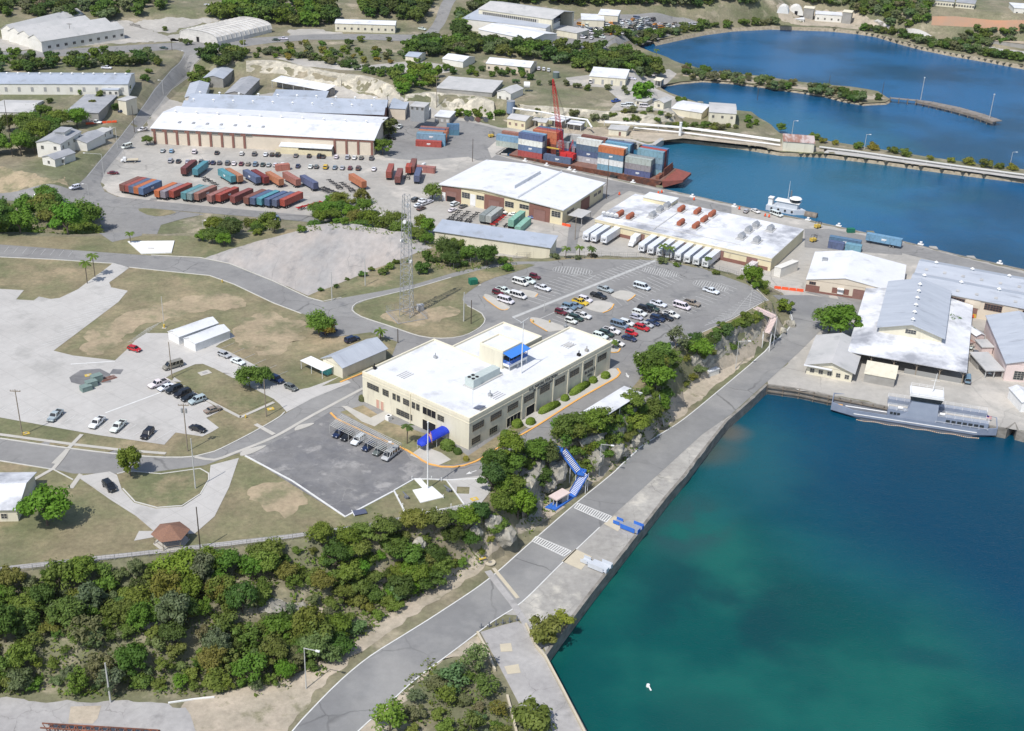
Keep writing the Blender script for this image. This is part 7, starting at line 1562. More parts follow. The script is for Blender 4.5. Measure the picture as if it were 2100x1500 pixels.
for q in(C1+Vector((-.6,-.8,0)),C2+Vector((.9,.3,0)),C2+Vector((.3,-1.0,0)),C1.lerp(B1,.5)):
    z=hgt(q.x,q.y);b=MB();b.bar((q.x,q.y,z-.2),(q.x,q.y,q.z-.3),.14,.14);b.build('leg',m_wpaint,t)
P=[G(u,v,3.4)for u,v in((1118,1040),(1168,1010),(1182,1016),(1140,1046))];t=thing('blue_platform','blue painted platform at the foot of the stairs under a pink roof','platform',(0,0,0));b=MB();b.prism(P,2.9,3.45);b.build('deck',m_blue,t)
t=thing('steel_footbridge','pale pink steel stair platform on posts at the end of the cliff','stairs',(0,0,0))
A=Vector((*G(1548,632,14.1),14.1));B1=Vector((*G(1588,650,13.6),13.6));C1=Vector((*G(1573,682,9.6),9.6));D_=Vector((*G(1590,694,3.6),3.6))
mp_=m_pinkw
stair(A,B1,1.8,14,mp_,mp_,None,t);stair(B1,C1,2.0,12,mp_,mp_,None,t);stair(C1+Vector((.8,.2,0)),D_,1.4,12,m_steel,m_steel,None,t)
for q in(C1+Vector((-1.2,-1,0)),C1+Vector((1.3,-.8,0)),C1+Vector((1.6,1.2,0)),C1+Vector((-1.0,1.0,0)),B1+Vector((.8,-.5,0)),B1+Vector((1.0,.6,0))):
    z=hgt(q.x,q.y);b=MB();b.bar((q.x,q.y,min(z,3)-.2),(q.x,q.y,q.z-.2),.18,.18);b.build('leg',m_wpaint,t)
t=thing('steel_stairs','narrow dark steel staircase among the slope trees','stairs',(0,0,0));stair((*G(1352,812,13.0),13.0),(*G(1362,872,4.0),4.0),1.4,18,m_steel,m_steel,None,t)
# SMALL THINGS
t=thing('entrance_awning','royal blue curved canvas awning at the headquarters entrance','awning',(0,0,0))
a=Vector(G(912,880,14+2.9));c=Vector(G(860,907,14+2.9));d=(c-a).normalized();s=Vector((-d.y,d.x));b=MB();L_=(c-a).length
R0=[]
for tt in(0,.2,.4,.6,.8,.92,1.0):
    k=1.0 if tt<.8 else(.85 if tt<1 else .45);q=a.lerp(c,tt);dr=0 if tt<.9 else(.25 if tt<1 else .6)
    R0.append([(*(q+s*1.7*k*math.cos(math.pi*j/8)),14+2.5-dr+1.15*k*math.sin(math.pi*j/8))for j in range(9)])
vs=[p_ for r in R0 for p_ in r];b.add(vs,[(i*9+j,i*9+j+1,(i+1)*9+j+1,(i+1)*9+j)for i in range(6)for j in range(8)]);b.add(R0[-1],[tuple(range(9))])
b.build('canvas',m_bluec,t)
for tt in(.1,.5,.9):
    for k in(-1,1):q=a.lerp(c,tt)+s*1.6*k;b=MB();b.tube((q.x,q.y,14),(q.x,q.y,16.5),.05,6);b.build('post',m_wpaint,t)
t=thing('trellis_carport','open steel trellis carport over six cars before the headquarters','carport',(0,0,0))
A=[Vector((*G(u,v,16.4),16.4))for u,v in((676,872),(794,930),(823,910),(700,851))]
b=MB();n1,n2=34,9
for i in range(n1+1):b.bar(A[0].lerp(A[1],i/n1),A[3].lerp(A[2],i/n1),.07,.07)
for j in range(n2+1):b.bar(A[0].lerp(A[3],j/n2)+Vector((0,0,.07)),A[1].lerp(A[2],j/n2)+Vector((0,0,.07)),.07,.07)
b.build('trellis_grid',m_pole,t)
for i in range(7):
    for e0,e1 in((A[0],A[1]),(A[3],A[2])):q=e0.lerp(e1,i/6);b=MB();b.tube((q.x,q.y,14),(q.x,q.y,16.4),.06,6);b.build('post',m_pole,t)
def small(name,label,cat,u,v,parts_,az=0.,grp=None,dz=.1):
    p=T(u,v);t=thing(name,label,cat,(p.x,p.y,p.z+dz),az,grp)
    for nm,mm,fn in parts_:b=MB();fn(b);b.build(nm,mm,t)
    return t
small('dumpster','dark green dumpster on a concrete pad beside the parking lot','dumpster',970,583,[('bin',m_tarpg,lambda b:(b.xprism([(-1.0,0),(1.0,0),(1.1,1.5),(-1.1,1.7)],-1.3,1.3,0,'x'))),('lid',m_tarpg,lambda b:b.box(-1.35,1.35,-1.12,1.12,1.71,1.8)),('pad',m_side,lambda b:b.box(-2.2,2.2,-1.9,1.9,-.1,-.02))],.4)
small('dumpster','green dumpster on the harbour quay near the forklifts','dumpster',1744,477,[('bin',m_tarpg,lambda b:b.box(-1.5,1.5,-.9,.9,0,1.5)),('lid',m_tarpg,lambda b:b.box(-1.55,1.55,-.95,.95,1.51,1.6))],.1)
for i,(u,v)in enumerate(((199,783),(188,793),(177,801))):small('transformer_cabinet',('grey green transformer box, upper one on the lot pad','grey green transformer box in the middle of the lot pad','grey green transformer box, lowest on the lot pad')[i],'transformer',u,v,[('cabinet',mat('grey_green_cabinet',(.20,.27,.25),(.17,.23,.21),scale=1),lambda b:(b.box(-1.4,1.4,-1,1,0,1.9-i*.3))),('lid',MATS.get('grey_green_cabinet',m_steel),lambda b:b.box(-1.45,1.45,-1.05,1.05,1.9-i*.3,2.0-i*.3))],.75)
small('pipe_pit','open red brown pipe pit beside the transformer boxes','pit',222,778,[('frame',m_brown,lambda b:b.box(-2.2,2.2,-1.0,1.0,.0,.12)),('pipes',m_rust,lambda b:[b.tube((-2,y,.3),(2,y,.3),.12,6)for y in(-.5,.1,.6)])],.75)
for i,(u,v,l)in enumerate(((337,673,'left of the twin sheds'),(372,694,'between the twin sheds'),(413,710,'in front of the right twin shed'),(437,700,'beside the right twin shed'),(462,690,'at the right corner of the twin sheds'))):small('yellow_bollard','yellow bollard '+l,'bollard',u,v,[('post',m_yel,lambda b:b.tube((0,0,0),(0,0,1.1),.3,10)),('base',m_side,lambda b:b.box(-.6,.6,-.6,.6,-.1,.05))],0,'yellow bollards round the twin sheds')
for i,(u,v,l)in enumerate(((456,580,'by the curved north road'),(504,858,'by the walk at the grass island corner'),(1093,662,'on the rounded parking island'),(1127,655+8,'behind the parking island'))):small('fire_hydrant','yellow fire hydrant '+l,'hydrant',u,v,[('body',m_yel,lambda b:(b.tube((0,0,0),(0,0,.8),.18,8),b.tube((0,0,.8),(0,0,.95),.24,8,0,.08))),('outlet',m_yel,lambda b:b.tube((-.3,0,.5),(.3,0,.5),.09,6))])
for i,(u,v)in enumerate(((987,1290),(1003,1287),(1017,1284),(1031,1281),(1045,1278),(1060,1275))):small('iron_post','dark iron post, %s from the left across the old pier'%ordw[i],'post',u,v,[('post',m_deck,lambda b:b.tube((0,0,0),(0,0,1.3),.15,8)),('arm',m_deck,lambda b:b.bar((-.5,0,.5),(.5,0,.35),.12,.12))],.3,'iron posts across the old pier')
def wall_line(pts_,label,wd=.45,ht=.7,m=None):
    b=MB();stripe(b,resample(W2(pts_)),wd,.0,ht);o=b.build('low_wall',m or m_tan);tag(o,label,'low wall')
wall_line([(979,1300),(1000,1340),(1015,1378)],'low broken wall along the left side of the old pier');wall_line([(1040,1430),(1052,1475),(1060,1510)],'lower piece of low wall beside the pale bush')
wall_line([(1078,1283),(1100,1330),(1118,1350),(1150,1410),(1196,1500),(1215,1540)],'long low wall along the right side of the old pier')
def gang(u,v,m,label,az):
    p=T(u,v);t=thing('gangway_stand',label,'gangway stand',tuple(p),az)
    b=MB();b.box(-2.6,2.2,-1.6,1.6,.55,.66);b.box(-5.0,-2.61,-.9,.9,.35,.46);b.build('deck',m_steel if m is m_blue else m_hullw,t)
    for(x0,x1,y0,y1,z1)in((-2.6,1.4,-1.65,-1.55,1.5),(-.6,2.2,1.55,1.65,1.5),(2.15,2.25,-1.5,-.2,1.4),(-5,-3.2,-.95,-.86,1.2),(-5,-3.2,.86,.95,1.2),(2.15,2.25,.7,1.5,1.4)):b=MB();b.box(x0,x1,y0,y1,.3,z1);b.build('side_panel',m,t)
    for x in(-2.4,2.0):
        for y in(-1.4,1.4):b=MB();b.box(x-.08,x+.08,y-.08,y+.08,0,.55);b.build('leg',m,t)
gang(1297,1086,m_blue,'blue panelled gangway stand on the quay beside the tan pad',heading(1297,1086,1,.4));gang(1232,1166,m_hullw,'pale grey gangway stand lying on the quay',heading(1232,1166,1,.4))
for i,(u,v)in enumerate(((1077,331),(1121,340),(1168,348),(1178,353),(1298,375),(1420,404),(1506,424),(1657,452),(1720,464),(1888,502),(2050,541))):small('mooring_bollard','white mooring bollard on the harbour quay, %s from the left'%ordw[i],'bollard',u,v,[('post',m_wpaint,lambda b:(b.tube((0,0,0),(0,0,.8),.4,10),b.tube((0,0,.8),(0,0,1.1),.55,10))),('base',m_wpaint,lambda b:b.box(-1.1,1.1,-.7,.7,-.05,.2))],COOL.rz,'mooring bollards on the harbour quay')
for i,(u,v,l)in enumerate(((1423,411,'left of the others on the harbour quay'),(1516,430,'beside the silver car on the quay'),(1569,444,'left one of two before the white van'),(1577,446,'right one of two before the white van'),(1350,398,'left one on the corner of the stained roof quay'),(1357,396,'right one on the corner of the stained roof quay'),(1270,400,'by the roof corner of the white roofed warehouse'),(1995,652,'in front of the yellow door'))):small('traffic_barrel','orange traffic barrel '+l,'barrel',u,v,[('barrel',m_orangeb,lambda b:(b.tube((0,0,0),(0,0,1.1),.42,10,0,.32))),('base',m_black,lambda b:b.tube((0,0,-.02),(0,0,.08),.55,10))],0,'orange traffic barrels')
def barrier(pts_,label):
    P=W2(pts_);q0=P[0];t=thing('plastic_barrier',label,'barrier',(q0.x,q0.y,hgt(q0.x,q0.y)+.05));n_=max(2,int((P[-1]-q0).length/2.2))
    for i in range(n_):a=q0.lerp(P[-1],(i+.04)/n_)-q0;c=q0.lerp(P[-1],(i+.96)/n_)-q0;b=MB();b.bar((*a,.22),(*c,.22),.55,.44);b.bar((*a,.7),(*c,.7),.3,.52);b.build('segment',m_orangeb,t)
barrier([(1587,592),(1648,599)],'long orange plastic barrier closing the lane by the gabled warehouse');barrier([(1152,462),(1170,466)],'short orange barrier at the warehouse corner');barrier([(176,256),(240,252)],'orange barrier row beside the hill road');barrier([(480+445,92),(480+465,92)]if 0 else[(908,93),(942,92)],'red orange barrier in the trees by the north road')
for i,(u,v)in enumerate(((1677,468),(1668,496),(1008,282))):
    small('forklift',('yellow forklift on the harbour quay','yellow forklift between the warehouses','yellow forklift left of the barge containers')[i],'forklift',u,v,[('body',m_yel,lambda b:(b.box(-1.5,.9,-.8,.8,.4,1.4),b.box(-1.6,-1.2,-.8,.8,1.4,1.6))),('cage',m_bump,lambda b:(rail(b,[(-.9,-.7,1.4),(.7,-.7,1.4),(.7,.7,1.4),(-.9,.7,1.4),(-.9,-.7,1.4)],1.3,1,.04,1.6))),('mast',m_bump,lambda b:(b.box(1.0,1.15,-.6,-.45,0,2.6),b.box(1.0,1.15,.45,.6,0,2.6))),('fork',m_bump,lambda b:(b.box(1.16,2.3,-.5,-.35,.1,.18),b.box(1.16,2.3,.35,.5,.1,.18)))]+[('wheel',m_black,(lambda x,y:(lambda b:b.tube((x,y-.12,.36),(x,y+.12,.36),.36,10)))(x,y))for x in(-1,.6)for y in(-.75,.75)],.6,dz=.07)
P=[G(u,v,14.05)for u,v in((846,1007),(886,999),(911,1021),(862,1033))];b=MB();b.prism([Vector(p_)[:]for p_ in P],13.9,14.32);o=b.build('white_terrace',m_wpaint);tag(o,'white paved terrace round the flagpole foot','terrace')
P=[G(u,v,14.05)for u,v in((849,984),(862,982),(879,1001),(868,1004))];b=MB();b.prism([Vector(p_)[:]for p_ in P],13.9,14.28);o=b.build('white_walkway',m_wpaint);tag(o,'white walkway leading to the flagpole terrace','walkway')
for i,(u,v,l)in enumerate(((832,1021,'left'),(918,1007,'right'))):small('anchor_display','black old gun on the plaza grass, %s of the terrace'%l,'gun',u,v,[('barrel',m_deck,lambda b:b.tube((-1.3,0,.6),(1.3,0,.9),.24,10,0,.13)),('carriage',m_deck,lambda b:(b.box(-.9,.1,-.45,.45,.05,.5)))],(2.2,2.4)[i])
for i,(u,v)in enumerate(((816,1023),(826,1041),(836,1058),(866,1053),(895,1048),(925,1042),(909,1023),(885,985),(905,988),(845,985))):small('white_post','small white post on the plaza edge, %s counted from the left corner'%ordw[i],'post',u,v,[('post',m_wpaint,lambda b:b.tube((0,0,0),(0,0,.9),.09,6)),('cap',m_wpaint,lambda b:b.tube((0,0,.9),(0,0,1.0),.12,6))],0,'white posts round the plaza')
small('solar_board','dark panel frame lying at the point of the asphalt lot','panel',738,1053,[('panel',MATS['solar_cells'],lambda b:b.box(-1.5,1.5,-1,1,.2,.3)),('frame',m_wpaint,lambda b:(b.box(-1.6,-1.5,-1,1.4,.0,.3)))],.4)
small('utility_box','white air unit on the lawn before the headquarters','air unit',797,862,[('cabinet',m_wpaint,lambda b:b.box(-.7,.7,-.6,.6,0,1.3)),('fan',m_dark,lambda b:b.tube((0,0,1.3),(0,0,1.34),.4,10))],.9)
small('hatch_slab','white square hatch frame on the grass island','hatch',420,766,[('slab',m_side,lambda b:b.box(-1.6,1.6,-1.2,1.2,0,.08)),('cover',m_slab,lambda b:b.box(-.7,.7,-.5,.5,.081,.12))],.7,dz=.14)
for i,(u,v,l)in enumerate(((181,771,'in the asphalt circle'),(555,840,'on the verge by the reddish pole'),(988,1145,'on the verge of the shore road'),(973,1025,'on the plaza concrete'),(53,890,'at the foot of the left pole'))):small('survey_marker','yellow painted marker slab '+l,'marker',u,v,[('slab',m_yel,lambda b:b.box(-.9,.9,-.7,.7,0,.06)),('lid',m_side,lambda b:b.box(-.3,.3,-.3,.3,.061,.1))],.5,dz=.15)
small('concrete_ring','round tan manhole ring at the head of the concrete strip','manhole',1005,1155,[('ring',m_tan,lambda b:b.tube((0,0,0),(0,0,.2),1.3,16)),('cover',m_wall,lambda b:b.tube((0,0,.2),(0,0,.24),.5,12))],0,dz=.1)
P=W2([(262,497),(358,496),(352,520),(290,522)]);small('concrete_block','bright white slab ramp among bushes beside the north road','slab',310,512,[('slab',m_wpaint,lambda b:b.prism([((q-T(310,512).xy).x,(q-T(310,512).xy).y)for q in P],-.4,.3)),('edge',m_side,lambda b:b.box(-1,1,-.3,.3,.31,.4))])
p=T(200,1498);t=thing('rusty_truss','rusty steel truss lying at the bottom edge of the picture','truss',(p.x,p.y,p.z+.5),heading(200,1498,1,.06));b=MB();lattice(b,(-10,-1,.3),(12,-1,.3),1.6,1.6,14,.09,.06);b.build('lattice',m_rusth,t);b=MB();b.bar((-10,-2,1.2),(12,-2,1.2),.2,.2);b.build('rail',m_rusth,t)
p=G(1329,1408,0);t=thing('buoy','small white buoy floating alone on the green water','buoy',(p[0],p[1],0));b=MB();b.tube((0,0,-.2),(0,0,.5),.45,10,0,.35);b.build('float',m_wpaint,t);b=MB();b.bar((0,0,.3),(.5,-1.3,.05),.3,.12);b.build('line_float',m_wpaint,t)
wall_line([(345,1443),(400,1435),(440,1431)],'thin white pipe lying along the lower edge of the thicket',.25,.3,m_wpaint)
# PIER AND PIPELINES
t=thing('timber_pier','long timber pier with rows of piles in the middle bay','pier',(0,0,0))
PL=[Vector(G(u,v,2.6))for u,v in((1826,201),(1880,206),(1910,211),(1960,222),(2010,236),(2046,249))];W_=[1.8,2.6,5,6.5,6.5,6.5]
b=MB()
for i in range(5):
    a,c=PL[i],PL[i+1];s=Vector((-(c-a).y,(c-a).x)).normalized();vs=[(*(a+s*W_[i]/2),2.7),(*(a-s*W_[i]/2),2.7),(*(c-s*W_[i+1]/2),2.7),(*(c+s*W_[i+1]/2),2.7)];b.add(vs+[(x,y,2.3)for x,y,z in vs],[(0,1,2,3),(0,4,5,1),(2,6,7,3),(1,5,6,2),(0,3,7,4)])
b.build('deck',mat('pier_planks',(.27,.24,.21),(.19,.17,.15),scale=.3),t)
k=0
for i in range(5):
    a,c=PL[i],PL[i+1];s=Vector((-(c-a).y,(c-a).x)).normalized();n_=max(2,int((c-a).length/4.2))
    for j in range(n_):
        q=a.lerp(c,j/n_);wq=W_[i]*.48
        for sg in(-1,1):
            if k<98:z=q+s*sg*wq;b=MB();b.tube((z.x,z.y,-1.5),(z.x,z.y,2.9),.28,6);b.build('pile',m_timber,t);k+=1
b=MB()
for i in range(1,5):
    a,c=PL[i],PL[i+1];s=Vector((-(c-a).y,(c-a).x)).normalized();b.bar((*(a-s*W_[i]*.52),1.9),(*(c-s*W_[i+1]*.52),1.9),.3,1.1)
b.build('fender_beam',m_timber,t)
for(u,v,v2,l)in((1888,205,160,'tall thin pole midway along the timber pier'),(2029,243,194,'tall thin pole at the head of the timber pier')):
    x,y=G(u,v,2.7);tt=thing('pier_pole',l,'pole',(x,y,2.7));b=MB();b.tube((0,0,0),(0,0,(v-v2)/PXM((x,y,3))*1.04),.16,6);b.build('shaft',m_pole,tt);b=MB();b.box(-.4,.4,-.15,.15,(v-v2)/PXM((x,y,3)),(v-v2)/PXM((x,y,3))+.3);b.build('lamp_head',m_wpaint,tt)
def pipe(pts_,z,r,label,offs=(0,),m=m_wpaint):
    P=[Vector(G(u,v,T(u,v).z+z))for u,v in pts_];Z=[T(u,v).z+z for u,v in pts_];t=thing('pipeline',label,'pipeline',(0,0,0))
    for o_ in offs:
        b=MB()
        for i in range(len(P)-1):
            s=Vector((-(P[i+1]-P[i]).y,(P[i+1]-P[i]).x)).normalized()*o_;b.tube((*(P[i]+s),Z[i]),(*(P[i+1]+s),Z[i+1]),r,8)
        b.build('pipe',m,t)
    for i in range(len(P)-1):
        n_=max(1,int((P[i+1]-P[i]).length/9))
        for j in range(n_):q=P[i].lerp(P[i+1],j/n_);zz=Z[i]+(Z[i+1]-Z[i])*j/n_;b=MB();b.box(q.x-.15,q.x+.15,q.y-.15,q.y+.15,zz-z-.4,zz-r);b.build('support',m_pole,t)
pipe([(1052,222),(1110,230),(1160,240),(1204,246),(1214,262)],3.2,.45,'fat white pipe running right from the blue tank')
pipe([(1240,250),(1300,254),(1400,262),(1480,272),(1600,289)],1.6,.3,'bundle of white pipes beside the inlet',(-1.2,0,1.2))
pipe([(1300,262),(1400,272),(1500,285),(1600,298)],1.0,.22,'lower white pipes nearest the inlet',(-.6,.6))
pipe([(1680,302),(1760,312),(1900,332),(2000,346),(2120,362)],.9,.32,'long pale grey pipe along the thin causeway',(0,1.0),m_pole)
small('blue_tank','upright blue grey tank at the cliff foot','tank',1047,232,[('shell',mat('blue_grey_tank',(.20,.26,.36)),lambda b:b.tube((0,0,0),(0,0,6),2.1,16)),('lid',m_steel,lambda b:b.tube((0,0,6),(0,0,6.2),2.15,16))])
small('elevated_tank','white tank on legs between the grey reservoirs','tank',1080,188,[('shell',m_wpaint,lambda b:b.tube((-1.6,0,3.4),(1.6,0,3.4),1.7,14)),('leg',m_steel,lambda b:b.box(-1.2,-1,-.6,-.4,0,2)),('leg',m_steel,lambda b:b.box(1,1.2,.4,.6,0,2))])
small('round_tank','dark round tank beside the long cottage','tank',1140,160,[('shell',mat('dark_green_tank',(.10,.14,.13)),lambda b:b.tube((0,0,0),(0,0,3),1.8,14)),('lid',m_steel,lambda b:b.tube((0,0,3),(0,0,3.15),1.85,14))])
small('white_standpipe','white upright standpipe beside the white pipes','standpipe',1394,279,[('pipe',m_wpaint,lambda b:b.tube((0,0,0),(0,0,6.5),.7,10)),('cap',m_wpaint,lambda b:b.tube((0,0,6.5),(0,0,6.8),.8,10))])
for i,(u,v)in enumerate(((957,249),(967,249),(980,251),(996,251))):small('cable_reel',('dark','dark','reddish','dark')[i]+' cable reel frame, %s from the left in the row below the cliff'%ordw[i],'cable reel',u,v,[('reel',m_deck if i!=2 else m_brown,lambda b:(b.tube((0,-.8,1.3),(0,-.7,1.3),1.2,12),b.tube((0,.7,1.3),(0,.8,1.3),1.2,12))),('core',m_timber,lambda b:b.tube((0,-.7,1.3),(0,.7,1.3),.5,10)),('stand',m_deck,lambda b:(b.bar((-.9,0,0),(0,0,1.3),.12,.12),b.bar((.9,0,0),(0,0,1.3),.12,.12)))],.5,'cable reels below the cliff')
for i,u in enumerate((1300,1318,1338)):p=G(u,296+i*1,2.6);t=thing('quay_fender',('left','middle','right')[i]+' black fender panel on the pale quay','fender',(p[0],p[1]-.3,1.6),BG.rz,'black fenders on the pale quay');b=MB();b.box(-1.6,1.6,-.6,0,-1.1,1.1);b.build('pad',m_black,t);b=MB();b.bar((-1,.3,1.1),(-1,-.3,1.0),.06,.06);b.build('chain',m_steel,t)
P=[Vector(G(u,v,3.0))for u,v in QUAY_B]
t=thing('timber_fendering','dark timber fender piles along the wharf left of the ferry','fendering',(0,0,0));k=0
for a,c in zip(P[:3],P[1:4]):
    n_=int((c-a).length/3.2);s=Vector(((c-a).y,-(c-a).x)).normalized()*.35
    for j in range(n_):q=a.lerp(c,j/n_)+s;b=MB();b.tube((q.x,q.y,-1.5),(q.x,q.y,3.3),.2,6);b.build('pile',m_timber,t)
for zz in(1.2,2.6):
    b=MB()
    for a,c in zip(P[:3],P[1:4]):s=Vector(((c-a).y,-(c-a).x)).normalized()*.62;b.bar((*(a+s),zz),(*(c+s),zz),.22,.3)
    b.build('waler',m_timber,t)
# VEGETATION
m_leaf=mat('foliage',(1,1,1),(.70,.75,.60),objcol=True,scale=.32,detail=3,ctr=(.40,.60),rough=.65,spec=.25)
def leafy(m):
    n=m.node_tree;bs=n.nodes['Principled BSDF'];tr=n.nodes.new('ShaderNodeBsdfTranslucent');ms=n.nodes.new('ShaderNodeMixShader');ms.inputs[0].default_value=.38
    n.links.new(bs.inputs['Base Color'].links[0].from_socket,tr.inputs['Color']);n.links.new(bs.outputs[0],ms.inputs[1]);n.links.new(tr.outputs[0],ms.inputs[2]);n.links.new(ms.outputs[0],n.nodes['Material Output'].inputs[0])
leafy(m_leaf)
m_leafm=m_leaf.copy();m_leafm.name='mass_foliage';n=m_leafm.node_tree;at_=n.nodes.new('ShaderNodeAttribute');at_.attribute_name='tint'
for l_ in list(n.links):
    if l_.from_node.type=='OBJECT_INFO':t_=l_.to_socket;n.links.remove(l_);n.links.new(at_.outputs['Color'],t_)
m_bark=mat('bark',(.16,.13,.10),(.10,.08,.06),scale=3)
m_bloss=None
rg=np.random.default_rng(5)
def crown_mesh(r,hh,nl,n,leaf,low=.0,seed=0,up=.45):
    """leaf clumps on a handful of lobes spread through the crown; r radius, hh half height"""
    g=np.random.default_rng(seed)
    th=g.uniform(0,6.283,nl);zz=g.uniform(low-.5,.75,nl);rad=np.sqrt(np.clip(1-zz**2,.05,1))*g.uniform(.30,.95,nl)
    C=np.stack([rad*np.cos(th)*r,rad*np.sin(th)*r,zz*hh],1);C[0]=(0,0,hh*.3)
    lr=g.uniform(.18,.42,nl)*r;k=g.integers(0,nl,n)
    d=g.normal(size=(n,3));d/=np.linalg.norm(d,axis=1)[:,None];d[:,2]=np.abs(d[:,2])*np.where(g.random(n)<.78,1,-1)
    P=C[k]+d*(lr[k]*np.where(g.random(n)<.2,g.uniform(1.0,1.55,n),g.uniform(.6,1.1,n)))[:,None]*np.array([1,1,.8*min(1.1,hh/r+.3)])
    nn=d+g.normal(size=(n,3))*.38+np.array([0,0,up]);nn/=np.linalg.norm(nn,axis=1)[:,None]
    a=np.cross(nn,g.normal(size=(n,3)));a/=np.linalg.norm(a,axis=1)[:,None];b=np.cross(nn,a);s=(leaf*g.uniform(.6,1.35,n))[:,None]
    V=np.stack([P-a*s-b*s*.7,P+a*s-b*s*.55,P+a*s*.8+b*s*.7,P-a*s*.7+b*s*.6],1).reshape(-1,3)
    me=bpy.data.meshes.new('crown');me.from_pydata(V.tolist(),[],[(4*i,4*i+1,4*i+2,4*i+3)for i in range(n)]);me.materials.append(m_leaf);return me
def trunk_mesh(h,r,spread,seed):
    g=random.Random(seed);b=MB();b.tube((0,0,-.5),(0,0,h*.55),r,7,0,r*.7)
    for i in range(5):a=g.uniform(0,6.28);e=Vector((math.cos(a)*spread*g.uniform(.4,.8),math.sin(a)*spread*g.uniform(.4,.8),h*g.uniform(.85,1.2)));b.tube((0,0,h*g.uniform(.35,.55)),e,r*.55,5,0,r*.15)
    return b.mesh('trunk',m_bark)
VP={}
VP['tree']=[(crown_mesh(4.0,2.5,26,4200,.25,seed=k),trunk_mesh(4.0,.28,3,k),4.3)for k in range(4)]
VP['bush']=[(crown_mesh(2.2,1.4,14,1500,.19,seed=20+k),trunk_mesh(1.2,.12,1.4,k),1.5)for k in range(4)]
VP['thin']=[(crown_mesh(2.8,2.2,16,1000,.19,seed=40+k),trunk_mesh(3.0,.16,2.4,9+k),2.8)for k in range(3)]
VP['far']=[(crown_mesh(3.4,2.2,14,900,.42,seed=60+k),trunk_mesh(3.2,.2,2,30+k),3.0)for k in range(3)]
def frond_mesh(seed,n=13,L=2.6):
    g=random.Random(seed);b=MB()
    for i in range(n):
        a=6.283*i/n+g.uniform(-.2,.2);e=g.uniform(-.1,.75);q=Vector((0,0,0));d=Vector((math.cos(a)*math.cos(e),math.sin(a)*math.cos(e),math.sin(e)));s=Vector((-math.sin(a),math.cos(a),0));pr=None
        for k in range(6):
            w_=.38*math.sin(math.pi*(k+.6)/6.6);cur=(q-s*w_-Vector((0,0,w_*.5)),q,q+s*w_-Vector((0,0,w_*.5)))
            if pr:b.add([pr[0],pr[1],pr[2],cur[0],cur[1],cur[2]],[(0,1,4,3),(1,2,5,4)])
            pr=cur;q=q+d*L/5;d=(d+Vector((0,0,-.33))).normalized()
    return b.mesh('frond',m_leaf)
def palm_trunk(h):b=MB();b.tube((0,0,-.3),(.1,0,h),.17,7,0,.12);return b.mesh('trunk',m_bark)
LC=dict(bright=(.170,.275,.036),mid=(.162,.238,.046),dark=(.105,.165,.038),olive=(.212,.255,.055),grey=(.200,.245,.110),dry=(.230,.238,.120),yellow=(.33,.30,.06),lime=(.21,.30,.045))
LN=dict(bright='bright green',mid='green',dark='dark green',olive='olive green',grey='grey green',dry='dry brownish',yellow='yellowish',lime='lime green')
LANDM=[((352,1100),'gazebo'),((840,1050),'flagpole plaza'),((1150,1020),'blue stairs'),((1000,1170),'road concrete strip'),((628,1370),'bend street lamp'),((225,1400),'thicket edge pole'),((95,1040),'left edge bungalow'),((1240,830),'white carport'),((1320,740),'cream kiosk'),((1500,690),'pale cliff'),((950,1400),'old pier'),((130,440),'lower road junction'),((500,500),'worn concrete lot'),((700,440),'yard road'),((900,500),'long narrow shed'),((1180,515),'white trailers'),((1560,560),'orange barrier'),((100,290),'white villa'),((130,160),'long white building'),((440,150),'grey gabled sheds'),((620,130),'limestone cut'),((900,180),'left grey reservoir'),((1150,200),'right grey reservoir'),((1250,150),'cream garage'),((1300,60),'storage yard'),((1040,60),'huge hangar'),((750,50),'cream hall'),((480,60),'ribbed hangar'),((120,60),'ribbed workshop'),((920,30),'north road'),((1690,35),'far white shed'),((1950,40),'red cliff'),((1500,165),'first spit pole'),((1760,200),'spit end'),((1500,225),'square cream house'),((1850,330),'thin causeway'),((1480,60),'far bay shore'),((840,110),'bluish roofed cottage'),((1045,130),'long cottage'),((960,120),'hipped roof house'),((580,20),'dark roofed hut'),((2020,100),'long bunker')]
RECS=[];MASS=[]
def project(p):
    d=np.array([p[0],p[1],p[2]-CH]);k=float(d@_F);return 1050+FPX*float(d@_R)/k,750+FPX*float(d@_D)/k
def plant(x,y,kind,colr,sc,own=None,grp=None,vs=1.0,trunk=True,name=None):
    cm,tm,ch=random.choice(VP[kind]);z=hgt(x,y)
    nm=name or('tree' if kind in('tree','far','thin')and sc*{'tree':4,'far':3.4,'thin':2.8}[kind]>2.0 else 'shrub')
    t=thing(nm,'',nm,(x,y,z),random.uniform(0,6.28),None);t.scale=(sc,sc,sc*vs)
    c=[q*random.uniform(.85,1.18)for q in LC[colr]]
    obj('crown',cm,t,(0,0,ch if trunk else ch*.55),col=c)
    if trunk:obj('trunk',tm,t)
    RECS.append((t,nm,colr,own,grp,project((x,y,z+ch*sc))));return t
def at_px(u,v,kind,colr,sc,own=None,**k):p=T(u,v);return plant(p.x,p.y,kind,colr,sc,own,**k)
def inpoly(x,y,P):
    c=False;n=len(P)
    for i in range(n):
        (ax,ay),(bx_,by_)=P[i],P[(i+1)%n]
        if(ay>y)!=(by_>y)and x<(bx_-ax)*(y-ay)/(by_-ay)+ax:c=not c
    return c
